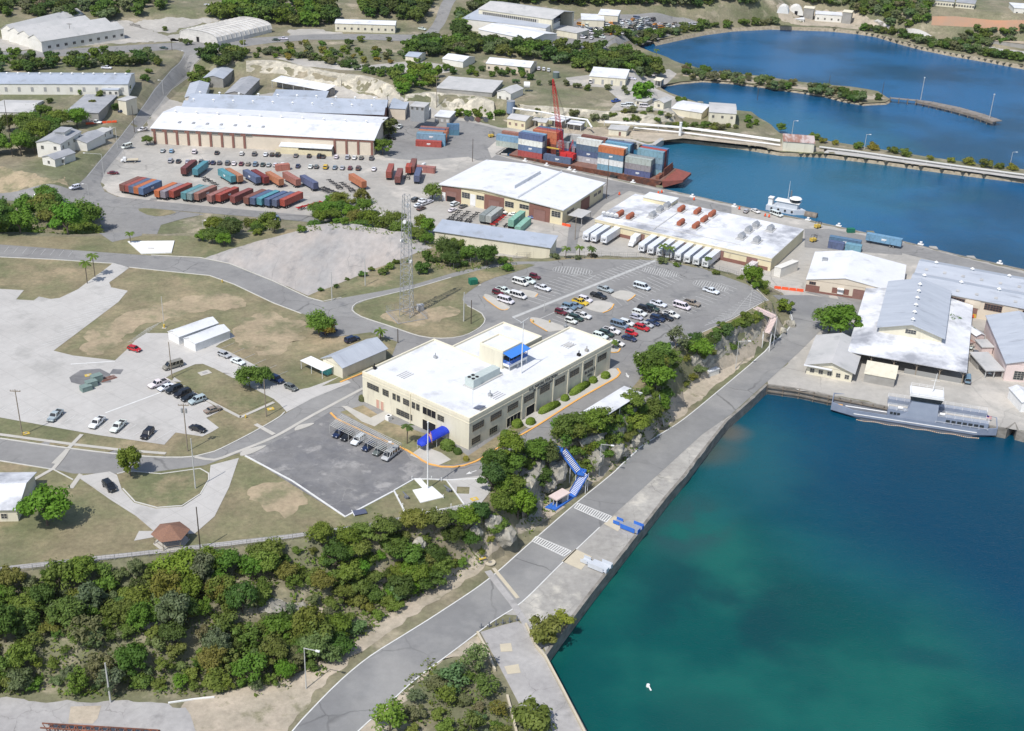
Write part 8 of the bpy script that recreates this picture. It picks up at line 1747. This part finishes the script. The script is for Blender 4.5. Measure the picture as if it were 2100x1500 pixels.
def veg(poly,n,md,kinds,cols,s0,s1,grp,vs=(.85,1.2),seed=1,trunk=True,mass=False):
    random.seed(seed);P=[tuple(T(*q).xy)for q in poly];xs=[p[0]for p in P];ys=[p[1]for p in P];got=[];tr=0
    while len(got)<n and tr<n*60:
        tr+=1;x,y=random.uniform(min(xs),max(xs)),random.uniform(min(ys),max(ys));m_=md*(1-.35*tr/(n*60))
        if not inpoly(x,y,P)or any((x-a)**2+(y-b)**2<m_*m_ for a,b in got):continue
        got.append((x,y))
        if mass:MASS.append((x,y,random.choice(VP[random.choice(kinds)]),random.choice(cols),random.uniform(s0,s1),random.uniform(0,6.28)));continue
        plant(x,y,random.choice(kinds),random.choice(cols),random.uniform(s0,s1),None,grp,random.uniform(*vs),trunk)
TH='mid mid olive olive bright dark grey mid olive grey'.split()
veg([(-60,1210),(0,1196),(150,1190),(300,1166),(400,1160),(440,1210),(520,1265),(610,1300),(700,1300),(716,1325),(690,1368),(600,1400),(520,1420),(400,1422),(330,1418),(120,1422),(-60,1424)],145,2.9,['tree','tree','bush','thin','thin'],TH,.42,.86,'trees of the thicket below the cliff top',(.75,1.6),seed=3)
veg([(-60,1210),(0,1196),(300,1166),(440,1210),(610,1300),(716,1325),(600,1405),(330,1424),(-60,1430)],44,4,['bush','bush','thin'],['grey','olive','mid','mid'],.7,1.4,'undergrowth shrubs of the thicket',seed=4)
veg([(410,1160),(560,1146),(640,1120),(760,1104),(880,1080),(985,1060),(1040,1085),(1010,1128),(930,1172),(850,1222),(800,1246),(730,1240),(640,1205),(560,1190),(440,1195)],92,2.9,['tree','tree','bush'],'mid bright mid olive dark bright olive'.split(),.46,.80,'trees on the bank below the plaza',seed=5)
veg([(700,1200),(850,1222),(800,1262),(700,1320),(560,1330),(440,1240),(560,1210)],26,4,['thin','bush'],['olive','dry','mid','grey'],.6,1.1,'shrubs on the sandy bank',seed=6)
veg([(1000,975),(1030,945),(1080,925),(1118,912),(1124,960),(1100,1010),(1085,1060),(1050,1080),(1015,1045),(1008,1010)],22,3.4,['tree','tree','bush'],['mid','dark','bright','mid'],.55,.95,'trees on the cliff left of the blue stairs',seed=7)
veg([(1140,885),(1230,868),(1290,835),(1322,800),(1345,735),(1372,745),(1372,810),(1345,880),(1300,905),(1240,930),(1180,945),(1140,915)],46,2.9,['tree','bush','thin'],['mid','olive','bright','mid'],.5,.95,'trees on the slope below the white carport',seed=8)
veg([(1180,935),(1260,900),(1300,890),(1290,905),(1230,950),(1195,985)],10,3,['bush'],['mid','olive','bright'],.6,1.1,'shrubs beside the blue stairs',seed=9)
veg([(1400,715),(1440,694),(1500,664),(1556,646),(1556,668),(1500,690),(1452,716),(1420,740)],20,2.8,['bush'],['mid','olive','mid','dark'],.7,1.3,'shrubs on the pale cliff',seed=10)
veg([(1380,752),(1412,712),(1445,700),(1500,672),(1556,650),(1556,690),(1500,722),(1440,765),(1390,800)],16,3.2,['bush'],['olive','grey','mid'],.45,.9,'shrubs at the foot of the pale cliff',seed=41)
veg([(1175,935),(1260,880),(1330,840),(1360,800),(1372,850),(1330,888),(1260,940),(1205,972)],20,2.8,['bush','thin'],['mid','olive','bright'],.5,1.0,'shrubs over the grey rocks by the road',seed=42)
veg([(790,1560),(810,1480),(845,1390),(880,1360),(935,1385),(965,1370),(1000,1395),(1030,1440),(1045,1500),(1040,1560)],27,3.0,['bush','thin','bush'],['olive','grey','mid','olive','grey'],.55,1.15,'scrub beside the old pier',seed=11)
veg([(-40,500),(-40,450),(40,440),(70,425),(120,410),(190,425),(210,460),(190,492),(100,500)],24,4.4,['tree'],['bright','mid','bright','olive'],.9,1.5,'big round trees by the lower road junction',seed=12)
veg([(395,500),(420,478),(520,470),(600,468),(622,478),(560,490),(470,502),(430,512)],34,3.0,['bush','tree'],['mid','bright','olive','dark'],.6,1.0,'bushes above the worn concrete lot',seed=13)
veg([(632,470),(650,440),(690,420),(740,412),(765,440),(800,452),(850,462),(880,480),(862,500),(820,476),(760,466),(700,468)],48,3.4,['tree','bush'],['bright','mid','bright','olive'],.6,1.05,'trees along the plateau edge above the yard',seed=14)
veg([(860,500),(890,500),(960,530),(1040,534),(1050,548),(960,545),(905,560),(870,535)],14,3.6,['tree','bush'],['mid','dark','bright'],.55,.95,'bushes behind the long narrow shed',seed=15)
veg([(1130,532),(1300,528),(1360,535),(1500,570),(1500,576),(1350,545),(1130,540)],14,3.5,['bush'],['dry','grey','mid','olive'],.5,.9,'bushes along the parking fence',seed=16,mass=True)
veg([(1480,566),(1545,580),(1580,598),(1560,600),(1500,580)],9,3,['bush','tree'],['lime','bright','mid'],.6,.85,'bright bushes at the parking fence corner',seed=17)
veg([(-40,335),(-40,250),(30,260),(60,250),(95,225),(140,225),(175,262),(120,275),(70,320),(60,330)],20,5.5,['tree'],['mid','bright','dark','mid'],.9,1.35,'trees round the white villa',seed=18)
veg([(-40,150),(-40,118),(60,122),(130,126),(230,120),(330,116),(332,138),(200,140),(90,150),(40,150)],41,4.5,['far'],['mid','dark','mid','grey'],.9,1.3,'trees above the long white building',seed=19,mass=True)
veg([(400,165),(405,120),(440,112),(500,116),(490,130),(440,150),(420,180),(405,190)],16,5,['far'],['dark','dark','mid'],1.0,1.5,'dark trees right of the hill road',seed=20,mass=True)
veg([(500,110),(600,118),(700,138),(820,168),(800,150),(700,132),(620,116),(540,106)],36,4.2,['far'],['grey','dark','dry','mid'],.5,.9,'shrubs on top of the limestone cut',seed=21,mass=True)
veg([(800,190),(805,158),(850,142),(900,150),(900,176),(850,186),(835,204)],20,5,['far'],['bright','bright','mid'],.9,1.25,'bright trees left of the reservoirs',seed=22)
veg([(820,118),(860,90),(1000,92),(1100,100),(1200,100),(1250,112),(1320,130),(1360,150),(1300,150),(1200,148),(1130,130),(1080,122),(960,112),(900,118)],90,6.0,['far'],['dark','mid','mid','dark','grey'],1.1,1.7,'dark trees between the hangar and the cottages',seed=23,mass=True)
veg([(900,145),(1000,145),(1100,152),(1100,165),(1000,160),(900,152)],14,5,['far'],['mid','bright','dark'],.6,.9,'bushes below the long cottage',seed=24,mass=True)
veg([(1030,170),(1200,178),(1280,185),(1300,200),(1260,190),(1100,180)],9,6,['far'],['mid','grey'],.5,.7,'bushes between the reservoirs and the garage',seed=25,mass=True)
veg([(440,40),(470,22),(560,10),(640,8),(680,30),(690,46),(640,56),(560,50),(480,44)],39,7.2,['far'],['mid','dark','bright'],1.3,2.1,'big trees behind the ribbed hangar',seed=26,mass=True)
veg([(-60,40),(-60,-12),(340,-12),(340,30),(200,44),(60,36)],88,7.2,['far'],['mid','grey','dark','dry'],1.1,1.7,'scrub on the far left hills',seed=27,mass=True)
veg([(740,40),(750,-10),(900,-12),(880,30),(850,48),(800,42)],44,7.0,['far'],['mid','dark'],1.2,1.9,'trees left of the north road',seed=28,mass=True)
veg([(940,90),(940,40),(1000,-12),(1160,-12),(1560,-12),(1560,12),(1400,22),(1280,10),(1200,14),(1120,4),(960,26)],140,7.2,['far'],['mid','grey','dark','mid'],1.2,1.9,'trees behind the huge hangar',seed=29,mass=True)
veg([(1200,80),(1300,72),(1420,52),(1560,44),(1600,50),(1480,58),(1400,70),(1300,92)],46,4.2,['far'],['mid','grey','mid'],.8,1.2,'mangroves along the far bay shore',seed=30,mass=True)
veg([(1640,0),(1760,-8),(1900,10),(1900,50),(1860,66),(1800,40),(1740,16)],88,5.4,['far'],['mid','grey','mid','dry'],.9,1.4,'scrub on the far right hillside',seed=31,mass=True)
veg([(1700,57),(1760,62),(1830,72),(1900,94),(2000,112),(2100,130),(2100,122),(1980,104),(1880,84),(1800,64)],56,4.2,['far'],['mid','grey','dark'],.9,1.3,'mangroves along the right bay shore',seed=32,mass=True)
veg([(1900,100),(1990,60),(2100,64),(2140,100),(2100,76)],28,6.3,['far'],['mid','grey'],.8,1.2,'bushes near the long bunker',seed=33,mass=True)
veg([(1395,135),(1460,152),(1560,164),(1690,184),(1780,198),(1820,206),(1760,212),(1690,198),(1560,180),(1450,166),(1400,166)],60,3.5,['far'],['grey','mid','grey','dry','dark'],.55,1.0,'mangroves on the narrow spit',seed=34,trunk=True,mass=True)
veg([(1590,262),(1690,292),(1900,325),(2080,349),(2080,353),(1900,330),(1690,297)],14,6,['bush'],['olive','mid','yellow'],.9,1.5,'bushes along the thin causeway',seed=35,mass=True)
veg([(930,236),(1000,222),(1035,236),(1030,246),(980,244)],8,4,['far'],['mid','bright'],.6,.9,'bushes at the cliff foot',seed=36,mass=True)
veg([(1060,228),(1200,240),(1440,258),(1560,262),(1440,270),(1200,250)],30,4.0,['bush'],['dry','mid','olive'],.7,1.3,'shrubs under the reservoir cliff',seed=37,mass=True)
veg([(640,606),(740,575),(830,552),(900,535),(880,520),(760,556),(645,598)],13,6,['bush'],['olive','mid','dark'],.35,.8,'small bushes on the bank beside the worn lot',seed=38,mass=True)
veg([(520,120),(760,132),(860,130),(820,112),(600,98)],36,7.2,['far'],['mid','yellow','grey','lime'],.5,.9,'scattered trees on the upper grass',seed=39,mass=True)
veg([(1390,205),(1440,222),(1540,242),(1570,265),(1500,250),(1400,235)],12,5,['far'],['mid','bright'],.5,.9,'bushes round the square cream house',seed=40,mass=True)
random.seed(77)
for(u,v,kd,cl,sc,lab,*vs)in[(98,1078,'tree','bright',1.32,'large bright green tree in front of the left edge bungalow'),(268,978,'tree','bright',.72,'upright green tree on the edge of the grass island',1.5),(655,688,'tree','olive',1.0,'round olive tree above the metal roofed house'),(668,690,'tree','yellow',.7,'yellow tinged crown behind the round olive tree'),(512,795,'tree','mid',.85,'spreading tree on the grass island, left crown'),(536,792,'tree','mid',.75,'spreading tree on the grass island, right crown'),(372,1205,'tree','lime',1.15,'bright round tree just below the gazebo'),(1722,690,'tree','bright',1.5,'big dense green tree beside the wharf shed'),(1700,682,'tree','mid',1.2,'left crown of the dense green tree by the road'),(1950,680,'tree','mid',.85,'green tree between the wharf shed and the yellow doors'),(1985,690,'bush','dark',1.2,'dark bush above the white gabled shed'),(797,280,'far','dark',1.6,'big dark tree at the right end of the long white warehouse'),(785,318,'tree','bright',1.05,'bright spreading tree below the big dark tree'),(772,312,'tree','bright',.8,'smaller bright crown left of the spreading tree'),(551,300,'tree','dark',.55,'small dark tree before the long warehouse canopy'),(302,298,'tree','olive',.62,'small olive tree at the left end of the long warehouse'),(887,410,'tree','olive',.95,'olive tree at the left corner of the white roofed warehouse'),(1318,208,'far','bright',1.9,'large round bright tree on the terrace by the shore'),(1330,770,'tree','mid',1.05,'tall tree above the slope by the cream kiosk'),(1345,800,'tree','bright',1.1,'bright tree beside the dark steel staircase'),(1432,738,'tree','lime',.95,'bright lime tree left of the pale cliff'),(1385,715,'thin','grey',1.3,'pale thin tree at the parking lot edge'),(1165,895,'tree','mid',.85,'tree left of the white carport'),(1218,885,'tree','lime',.85,'lime green tree in front of the white carport'),(1608,640,'bush','bright',1.4,'bright bush above the steel footbridge'),(1118,1312,'bush','olive',1.7,'dense bush at the corner of the sea wall'),(1150,1285,'bush','yellow',1.1,'yellowish bush beside the dense corner bush'),(1092,1500,'bush','olive',1.9,'pale rounded bush on the old pier'),(800,1500,'thin','lime',1.3,'light feathery bush beside the shore road'),(868,560,'bush','dark',1.3,'dark bush alone right of the lattice tower'),(716,95,'far','dark',.8,'dark round bush alone on the upper grass'),(630,100,'far','yellow',.9,'yellowish tree alone on the upper grass'),(590,98,'far','grey',.7,'grey bush left of the yellowish tree'),(660,98,'far','mid',.8,'green tree above the yellowish one'),(1040,556,'bush','mid',.9,'small bush by the parking lot edge')]:
    at_px(u,v,kd,cl,sc,lab,vs=vs[0]if vs else 1.0)
veg([(-60,110),(-60,60),(340,60),(340,90),(500,70),(880,84),(900,110),(700,112),(440,108),(330,112)],26,9,['far'],['mid','grey','olive'],.4,.8,'g',seed=51,mass=True)
veg([(0,230),(120,205),(260,150),(330,150),(290,190),(200,260),(60,280)],16,8,['far'],['mid','olive','dark'],.4,.8,'g',seed=52,mass=True)
V_=[];T_=[]
for(x,y,me,cl,sc,az)in MASS:
    ch=me[2];me=me[0];a=np.empty(len(me.vertices)*3,np.float32);me.vertices.foreach_get('co',a);a=a.reshape(-1,3);ca,sa=math.cos(az),math.sin(az)
    V_.append(np.stack([(a[:,0]*ca-a[:,1]*sa)*sc+x,(a[:,0]*sa+a[:,1]*ca)*sc+y,(a[:,2]+ch*.75)*sc+hgt(x,y)],1));T_.append(np.tile(np.array([*[q*random.uniform(.85,1.15)*.95 for q in LC[cl]],1.0]),(len(a),1)))
def leaf_mass(name,V,Tn,label):
    V=np.concatenate(V);Tn=np.concatenate(Tn);n=len(V)//4;me=bpy.data.meshes.new(name);me.vertices.add(len(V));me.vertices.foreach_set('co',V.astype(np.float32).ravel());me.loops.add(len(V));me.loops.foreach_set('vertex_index',np.arange(len(V),dtype=np.int32))
    me.polygons.add(n);me.polygons.foreach_set('loop_start',np.arange(0,len(V),4,dtype=np.int32));me.update(calc_edges=True);at=me.color_attributes.new('tint','FLOAT_COLOR','POINT');at.data.foreach_set('color',Tn.astype(np.float32).ravel());me.materials.append(m_leafm);me.validate()
    tag(obj(name,me),label,None,None,'stuff')
leaf_mass('far_woods',V_,T_,'far grey green woods and scrub on the hills and shores')
def under(poly,dens,s,hh,cols,label,seed):
    g=np.random.default_rng(seed);P=np.array([tuple(T(*q).xy)for q in poly]);x0,y0=P.min(0);x1,y1=P.max(0);n=int((x1-x0)*(y1-y0)*dens);X=g.uniform(x0,x1,n);Y=g.uniform(y0,y1,n)
    k=sdist(X,Y,P)>-1.5*g.random(n);ns_=np.array([mnoise.noise(Vector((a*.22,b*.22,seed)))for a,b in zip(X,Y)]);k&=ns_>-.12;X,Y,ns_=X[k],Y[k],ns_[k];n=len(X)
    Z=np.array([hgt(a,b)for a,b in zip(X,Y)])+g.random(n)*hh*(.35+np.clip(ns_,0,1)*1.6);C=np.stack([X,Y,Z],1);nn=g.normal(size=(n,3))*.6+np.array([0,0,1]);nn/=np.linalg.norm(nn,axis=1)[:,None]
    a=np.cross(nn,g.normal(size=(n,3)));a/=np.linalg.norm(a,axis=1)[:,None];b=np.cross(nn,a);s=(s*g.uniform(.6,1.4,n))[:,None];V=np.stack([C-a*s-b*s*.6,C+a*s-b*s*.6,C+a*s+b*s*.6,C-a*s+b*s*.6],1).reshape(-1,3)
    ci=np.array([LC[c]for c in cols])[((ns_*9+g.random(n)*1.5).astype(int))%len(cols)]*g.uniform(.8,1.2,(n,1));return[V],[np.repeat(np.concatenate([ci,np.ones((n,1))],1),4,0)]
V_,T_=[],[]
for q in(([(-60,1215),(0,1192),(150,1188),(300,1166),(420,1160),(560,1250),(700,1262),(800,1262),(720,1320),(690,1372),(600,1402),(520,1424),(330,1424),(-60,1428)],3.2,.26,1.7,['mid','olive','dry','grey','mid'],1),([(410,1160),(560,1144),(640,1120),(760,1100),(880,1076),(990,1056),(1060,1090),(1010,1135),(930,1178),(850,1226),(760,1262),(560,1250)],3.2,.26,1.4,['mid','olive','bright','dry'],2),([(1000,970),(1030,940),(1080,922),(1140,905),(1230,865),(1290,835),(1322,796),(1350,735),(1375,735),(1385,810),(1365,872),(1330,905),(1260,955),(1200,985),(1100,1075),(1060,1095),(1015,1050)],3.4,.25,1.2,['mid','bright','olive'],3),([(1400,715),(1440,692),(1500,662),(1560,642),(1600,640),(1560,690),(1500,700),(1452,722),(1420,750),(1385,790),(1375,735)],3.0,.22,1.0,['olive','mid','dry'],4),([(790,1560),(805,1490),(840,1395),(880,1352),(960,1355),(1005,1390),(1040,1440),(1050,1560)],3.4,.24,1.0,['olive','grey','dry','mid'],5),([(630,475),(650,440),(760,408),(800,446),(900,480),(1040,532),(1060,550),(900,560),(820,484),(700,468)],1.6,.28,1.2,['mid','olive'],6)):
    a,b_2=under(*q[:5],'',q[5]);V_+=a;T_+=b_2
leaf_mass('undergrowth',V_,T_,'low mixed scrub and weeds covering the slopes between the trees')
def hedge(u0,v0,u1,v1,w_,h_,label,colr='lime'):
    a,c=T(u0,v0),T(u1,v1);d=(c-a);L_=max(d.xy.length,w_);key=round(L_/w_,1)
    g=np.random.default_rng(int(u0));n=int(330*L_/w_*.8)+260;P=g.uniform(-1,1,(n,3));f=g.integers(0,3,n);P[np.arange(n),f]=np.sign(P[np.arange(n),f]);P[:,2]=np.abs(P[:,2])
    P=P/np.maximum(1,np.linalg.norm(P,axis=1)[:,None]**.75);P=P*np.array([L_/2+.2,w_/2,h_])*g.uniform(.93,1.06,(n,1))
    nn=P/np.array([L_,w_,h_])+g.normal(size=(n,3))*.2+np.array([0,0,.1]);nn/=np.linalg.norm(nn,axis=1)[:,None];aa=np.cross(nn,g.normal(size=(n,3)));aa/=np.linalg.norm(aa,axis=1)[:,None];bb=np.cross(nn,aa);s=.2
    V=np.stack([P-aa*s-bb*s,P+aa*s-bb*s,P+aa*s+bb*s,P-aa*s+bb*s],1).reshape(-1,3);me=bpy.data.meshes.new('foliage');me.from_pydata(V.tolist(),[],[(4*i,4*i+1,4*i+2,4*i+3)for i in range(n)]);me.materials.append(m_leaf)
    m_=(a+c)/2;t=thing('hedge' if L_>w_*1.3 else 'bush',label,'hedge' if L_>w_*1.3 else 'bush',(m_.x,m_.y,14.15),math.atan2(d.y,d.x));obj('foliage',me,t,col=LC[colr])
    b=MB();b.tube((0,0,-.3),(0,0,h_*.6),.08,6);b.build('stem',m_bark,t)
for q in((1107,850,1146,830,2.0,1.5,'lower clipped hedge along the long facade'),(1171,812,1207,789,2.0,1.5,'upper clipped hedge along the long facade'),(1214,786,1219,783,1.9,1.6,'rounded hedge end at the upper clipped hedge'),(1157,822,1160,820,1.9,1.5,'ball shaped bush between the two clipped hedges'),(1240,776,1243,774,2.2,1.7,'ball shaped bush at the right end of the facade'),(1058,876,1063,874,2.3,1.9,'bush left of the side entrance'),(1087,870,1089,869,2.0,1.6,'bush right of the dark side windows'),(1034,896,1037,894,2.0,1.6,'bush below the ground floor window','mid'),(914,918,922,922,3.2,2.3,'large round bush at the front corner','mid'),(937,929,940,931,1.7,1.3,'small dark ball bush at the front corner','dark'),(741,822,743,823,1.2,1.6,'brownish bush at the left corner of the headquarters','dry'),(955,944,956,945,1.0,1.0,'tiny yellow bush by the corner kerb','yellow')):hedge(*q[:7],*(q[7:]or()))
def palm(u,v,h,label,sc=1.0,colr='mid',L=2.4):
    p=T(u,v);t=thing('palm_tree',label,'palm',(p.x,p.y,p.z),u*.7);obj('trunk',palm_trunk(h),t)
    obj('fronds',frond_mesh(int(u),14,L*sc),t,(.1,0,h-.1),col=LC[colr])
for q in((179,582,7.5,'left one of the twin palms beside the driveway'),(195,568,7.5,'right one of the twin palms beside the driveway'),(780,700,3.6,'palm beside the metal roofed house'),(835,911,5.4,'palm on the lawn before the headquarters',.8,'dark'),(1258,716,2.4,'small palm right of the headquarters roof',.7),(268,500,4.0,'palm beside the white slab ramp',.8),(1358,534,6.0,'palm at the fence before the white trailers, left'),(1372,536,5.4,'palm at the fence before the white trailers, right'),(1450,552,4.6,'palm in front of the rightmost white trailer',.8,'dark'),(1160,531,4.0,'palm beside the end of the long narrow shed',.9),(1188,530,4.4,'palm left of the three white trailers',.9),(1212,530,4.0,'palm below the three white trailers',.9,'dark'),(1345,122,6,'palm standing at the upper bay shore')):palm(*q)
by={}
for r in RECS:
    t,nm,colr,own,grp,(u,v)=r
    if own:t['label']=own;continue
    (lx,ly),ln=min(LANDM,key=lambda q:(q[0][0]-u)**2+(q[0][1]-v)**2*2.5);dx,dy=u-lx,(v-ly)*1.6
    rel=('right of' if dx>0 else 'left of')if abs(dx)>abs(dy)else('below' if dy>0 else 'above');far_=math.hypot(dx,dy)>110
    by.setdefault((nm,colr,ln,rel,far_),[]).append((u,t));t['group']=grp
for(nm,colr,ln,rel,far_),L_ in by.items():
    L_.sort(key=lambda q:q[0]);base='%s the %s'%(('farther ' if far_ else '')+rel,ln)
    for i,(u,t)in enumerate(L_):
        if len(L_)==1:t['label']='%s %s %s'%(LN[colr],nm,base)
        elif len(L_)<27:t['label']='%s %s, %s from left, %s'%(LN[colr],nm,ordw[i],base)
        else:t['label']='%s %s %s'%(LN[colr],nm,base)
dv={}
for o in bpy.data.objects:
    if o.get('group')=='vehicles crowded in the storage yard':dv.setdefault(o['label'],[]).append(o)
for k,L_ in dv.items():
    if len(L_)>1:
        L_.sort(key=lambda o:project(o.location)[0])
        for i,o in enumerate(L_):w0,rest=k.split(' ',1);o['label']='%s %s, %s such from the left'%(w0,rest,ordw[i])
# ROCK
def cliff(bot,top,label,out=1.2,seed=0,n=70,rows=12):
    A=spline(W2(bot),2.0);C=spline(W2(top),2.0);vs=[];o=Vector((A[0].x,A[0].y))
    for i in range(n+1):
        a=A[min(int(i/n*(len(A)-1)),len(A)-1)];c=C[min(int(i/n*(len(C)-1)),len(C)-1)];za,zc=hgt(a.x,a.y),hgt(c.x,c.y)
        for j in range(rows+1):
            s=j/rows;q=a.lerp(c,s);st=min(1,max(0,(s*1.7-.12)));st=st*st*(3-2*st);z=za+(zc-za)*st;z=max(z,hgt(q.x,q.y)+.12)if 0<j<rows else hgt(q.x,q.y)-.4
            nz=mnoise.fractal(Vector((q.x*.16+seed,q.y*.16,z*.25)),1.0,2.1,5);e=math.sin(math.pi*s)
            d=(a-c).normalized();q=q+d*nz*1.6*e;vs.append((q.x-o.x,q.y-o.y,z+nz*1.1*e+.1*e))
    b=MB();r=rows+1;b.add(vs,[(i*r+j,(i+1)*r+j,(i+1)*r+j+1,i*r+j+1)for i in range(n)for j in range(rows)])
    ob=b.build('limestone_cliff',m_rockg if seed>18 else m_rock);ob.location=(o.x,o.y,0);tag(ob,label,'cliff')
cliff([(505,150),(560,152),(620,168),(660,176),(700,182)],[(505,124),(560,124),(600,130),(650,141),(700,151)],'pale limestone cut above the white open shed',seed=1)
cliff([(700,182),(760,194),(822,208)],[(700,150),(760,158),(816,178)],'reddish limestone cut behind the bluish warehouse',seed=5)
cliff([(828,214),(880,224),(960,240),(1015,248)],[(834,194),(900,191),(960,192),(1012,206)],'long cream limestone face behind the two block huts',seed=9)
cliff([(1068,246),(1150,252),(1250,256),(1330,258),(1385,252)],[(1062,214),(1150,220),(1250,228),(1340,233),(1374,228)],'low undercut limestone face below the reservoirs',seed=14)
cliff([(1418,770),(1450,756),(1490,735),(1535,708),(1560,690)],[(1412,712),(1442,697),(1500,668),(1545,648),(1562,636)],'pale limestone cliff below the parking lot corner',seed=20)
cliff([(1085,1085),(1110,1060),(1120,1010)],[(1040,1010),(1070,960),(1110,930)],'grey limestone face left of the blue stairs',seed=24,n=30)
cliff([(1212,974),(1260,944),(1330,889),(1362,856)],[(1170,905),(1215,890),(1270,856),(1325,810)],'grey limestone face right of the blue stairs',seed=31,n=50)
def rock(u,v,r,sz,label):
    p=T(u,v);bm=bmesh.new();bmesh.ops.create_icosphere(bm,subdivisions=3,radius=1)
    for q in bm.verts:k=1+.35*mnoise.fractal(q.co*1.3+Vector((u,v,0)),1,2,4)+.12*mnoise.noise(q.co*4+Vector((v,u,0)));q.co=Vector((q.co.x*k*r,q.co.y*k*r*.8,q.co.z*k*sz))
    me=bpy.data.meshes.new('boulder');bm.to_mesh(me);bm.free();me.materials.append(m_rockg);o=obj('limestone_boulder',me,None,(p.x,p.y,p.z+sz*.2),u*.1);tag(o,label,'boulder','limestone boulders on the banks')
for(u,v,r,z,l)in((1030,1100,3.4,2.6,'big grey boulder at the foot of the bank by the road'),(1010,1075,2.2,2.2,'boulder above the big roadside one'),(975,1095,1.6,1.8,'small boulder left of the big roadside one'),(1140,975,3.6,3.2,'grey boulder just left of the blue stairs'),(1122,995,2.6,2.4,'lower grey boulder left of the blue stairs'),(1215,945,3.2,2.6,'grey boulder right of the blue stairs landing'),(1262,925,3.0,2.4,'boulder between blue stairs and steel staircase'),(1300,905,2.6,2.2,'pale boulder nearest the steel staircase'),(860,1120,1.8,1.6,'pale rock among trees below the plaza'),(500,1235,2.0,1.8,'pale rock at the left clearing of the bank'),(560,1250,3.2,1.4,'long pale rock in the sandy clearing'),(610,1255,3.0,1.2,'second long pale rock in the sandy clearing'),(590,1300,2.4,1.2,'low pale rock below the sandy clearing'),(315,1285,2.2,1.5,'tan rock in the middle of the thicket'),(450,1160,2.0,1.2,'flat pale rock right of the bright round tree'),(1622,668,1.8,1.4,'cream boulder beside the steel footbridge'),(1605,680,1.4,1.2,'small cream boulder below the steel footbridge')):rock(u,v,r,z,l)
sheet('sandy_clearing',[(540,1262),(590,1235),(640,1240),(690,1255),(680,1290),(640,1310),(580,1310),(540,1290)],m_sand,.05)
sheet('sandy_clearing',[(490,1150),(560,1140),(600,1150),(560,1165),(500,1170)],m_sand,.05)
sheet('bare_slope',[(1100,1080),(1160,1040),(1120,1030),(1080,1075)],m_sand,.06)
# AIR
b=MB();b.box(-900,900,-120,1600,-6,186);m_hz=bpy.data.materials.new('haze');m_hz.use_nodes=True;n=m_hz.node_tree;n.nodes.clear();o_=n.nodes.new('ShaderNodeOutputMaterial');pv=n.nodes.new('ShaderNodeVolumePrincipled')
pv.inputs['Color'].default_value=(.80,.87,.95,1);pv.inputs['Density'].default_value=.000025;pv.inputs['Anisotropy'].default_value=.2;n.links.new(pv.outputs[0],o_.inputs['Volume'])
tag(b.build('haze',m_hz),kind='stuff')
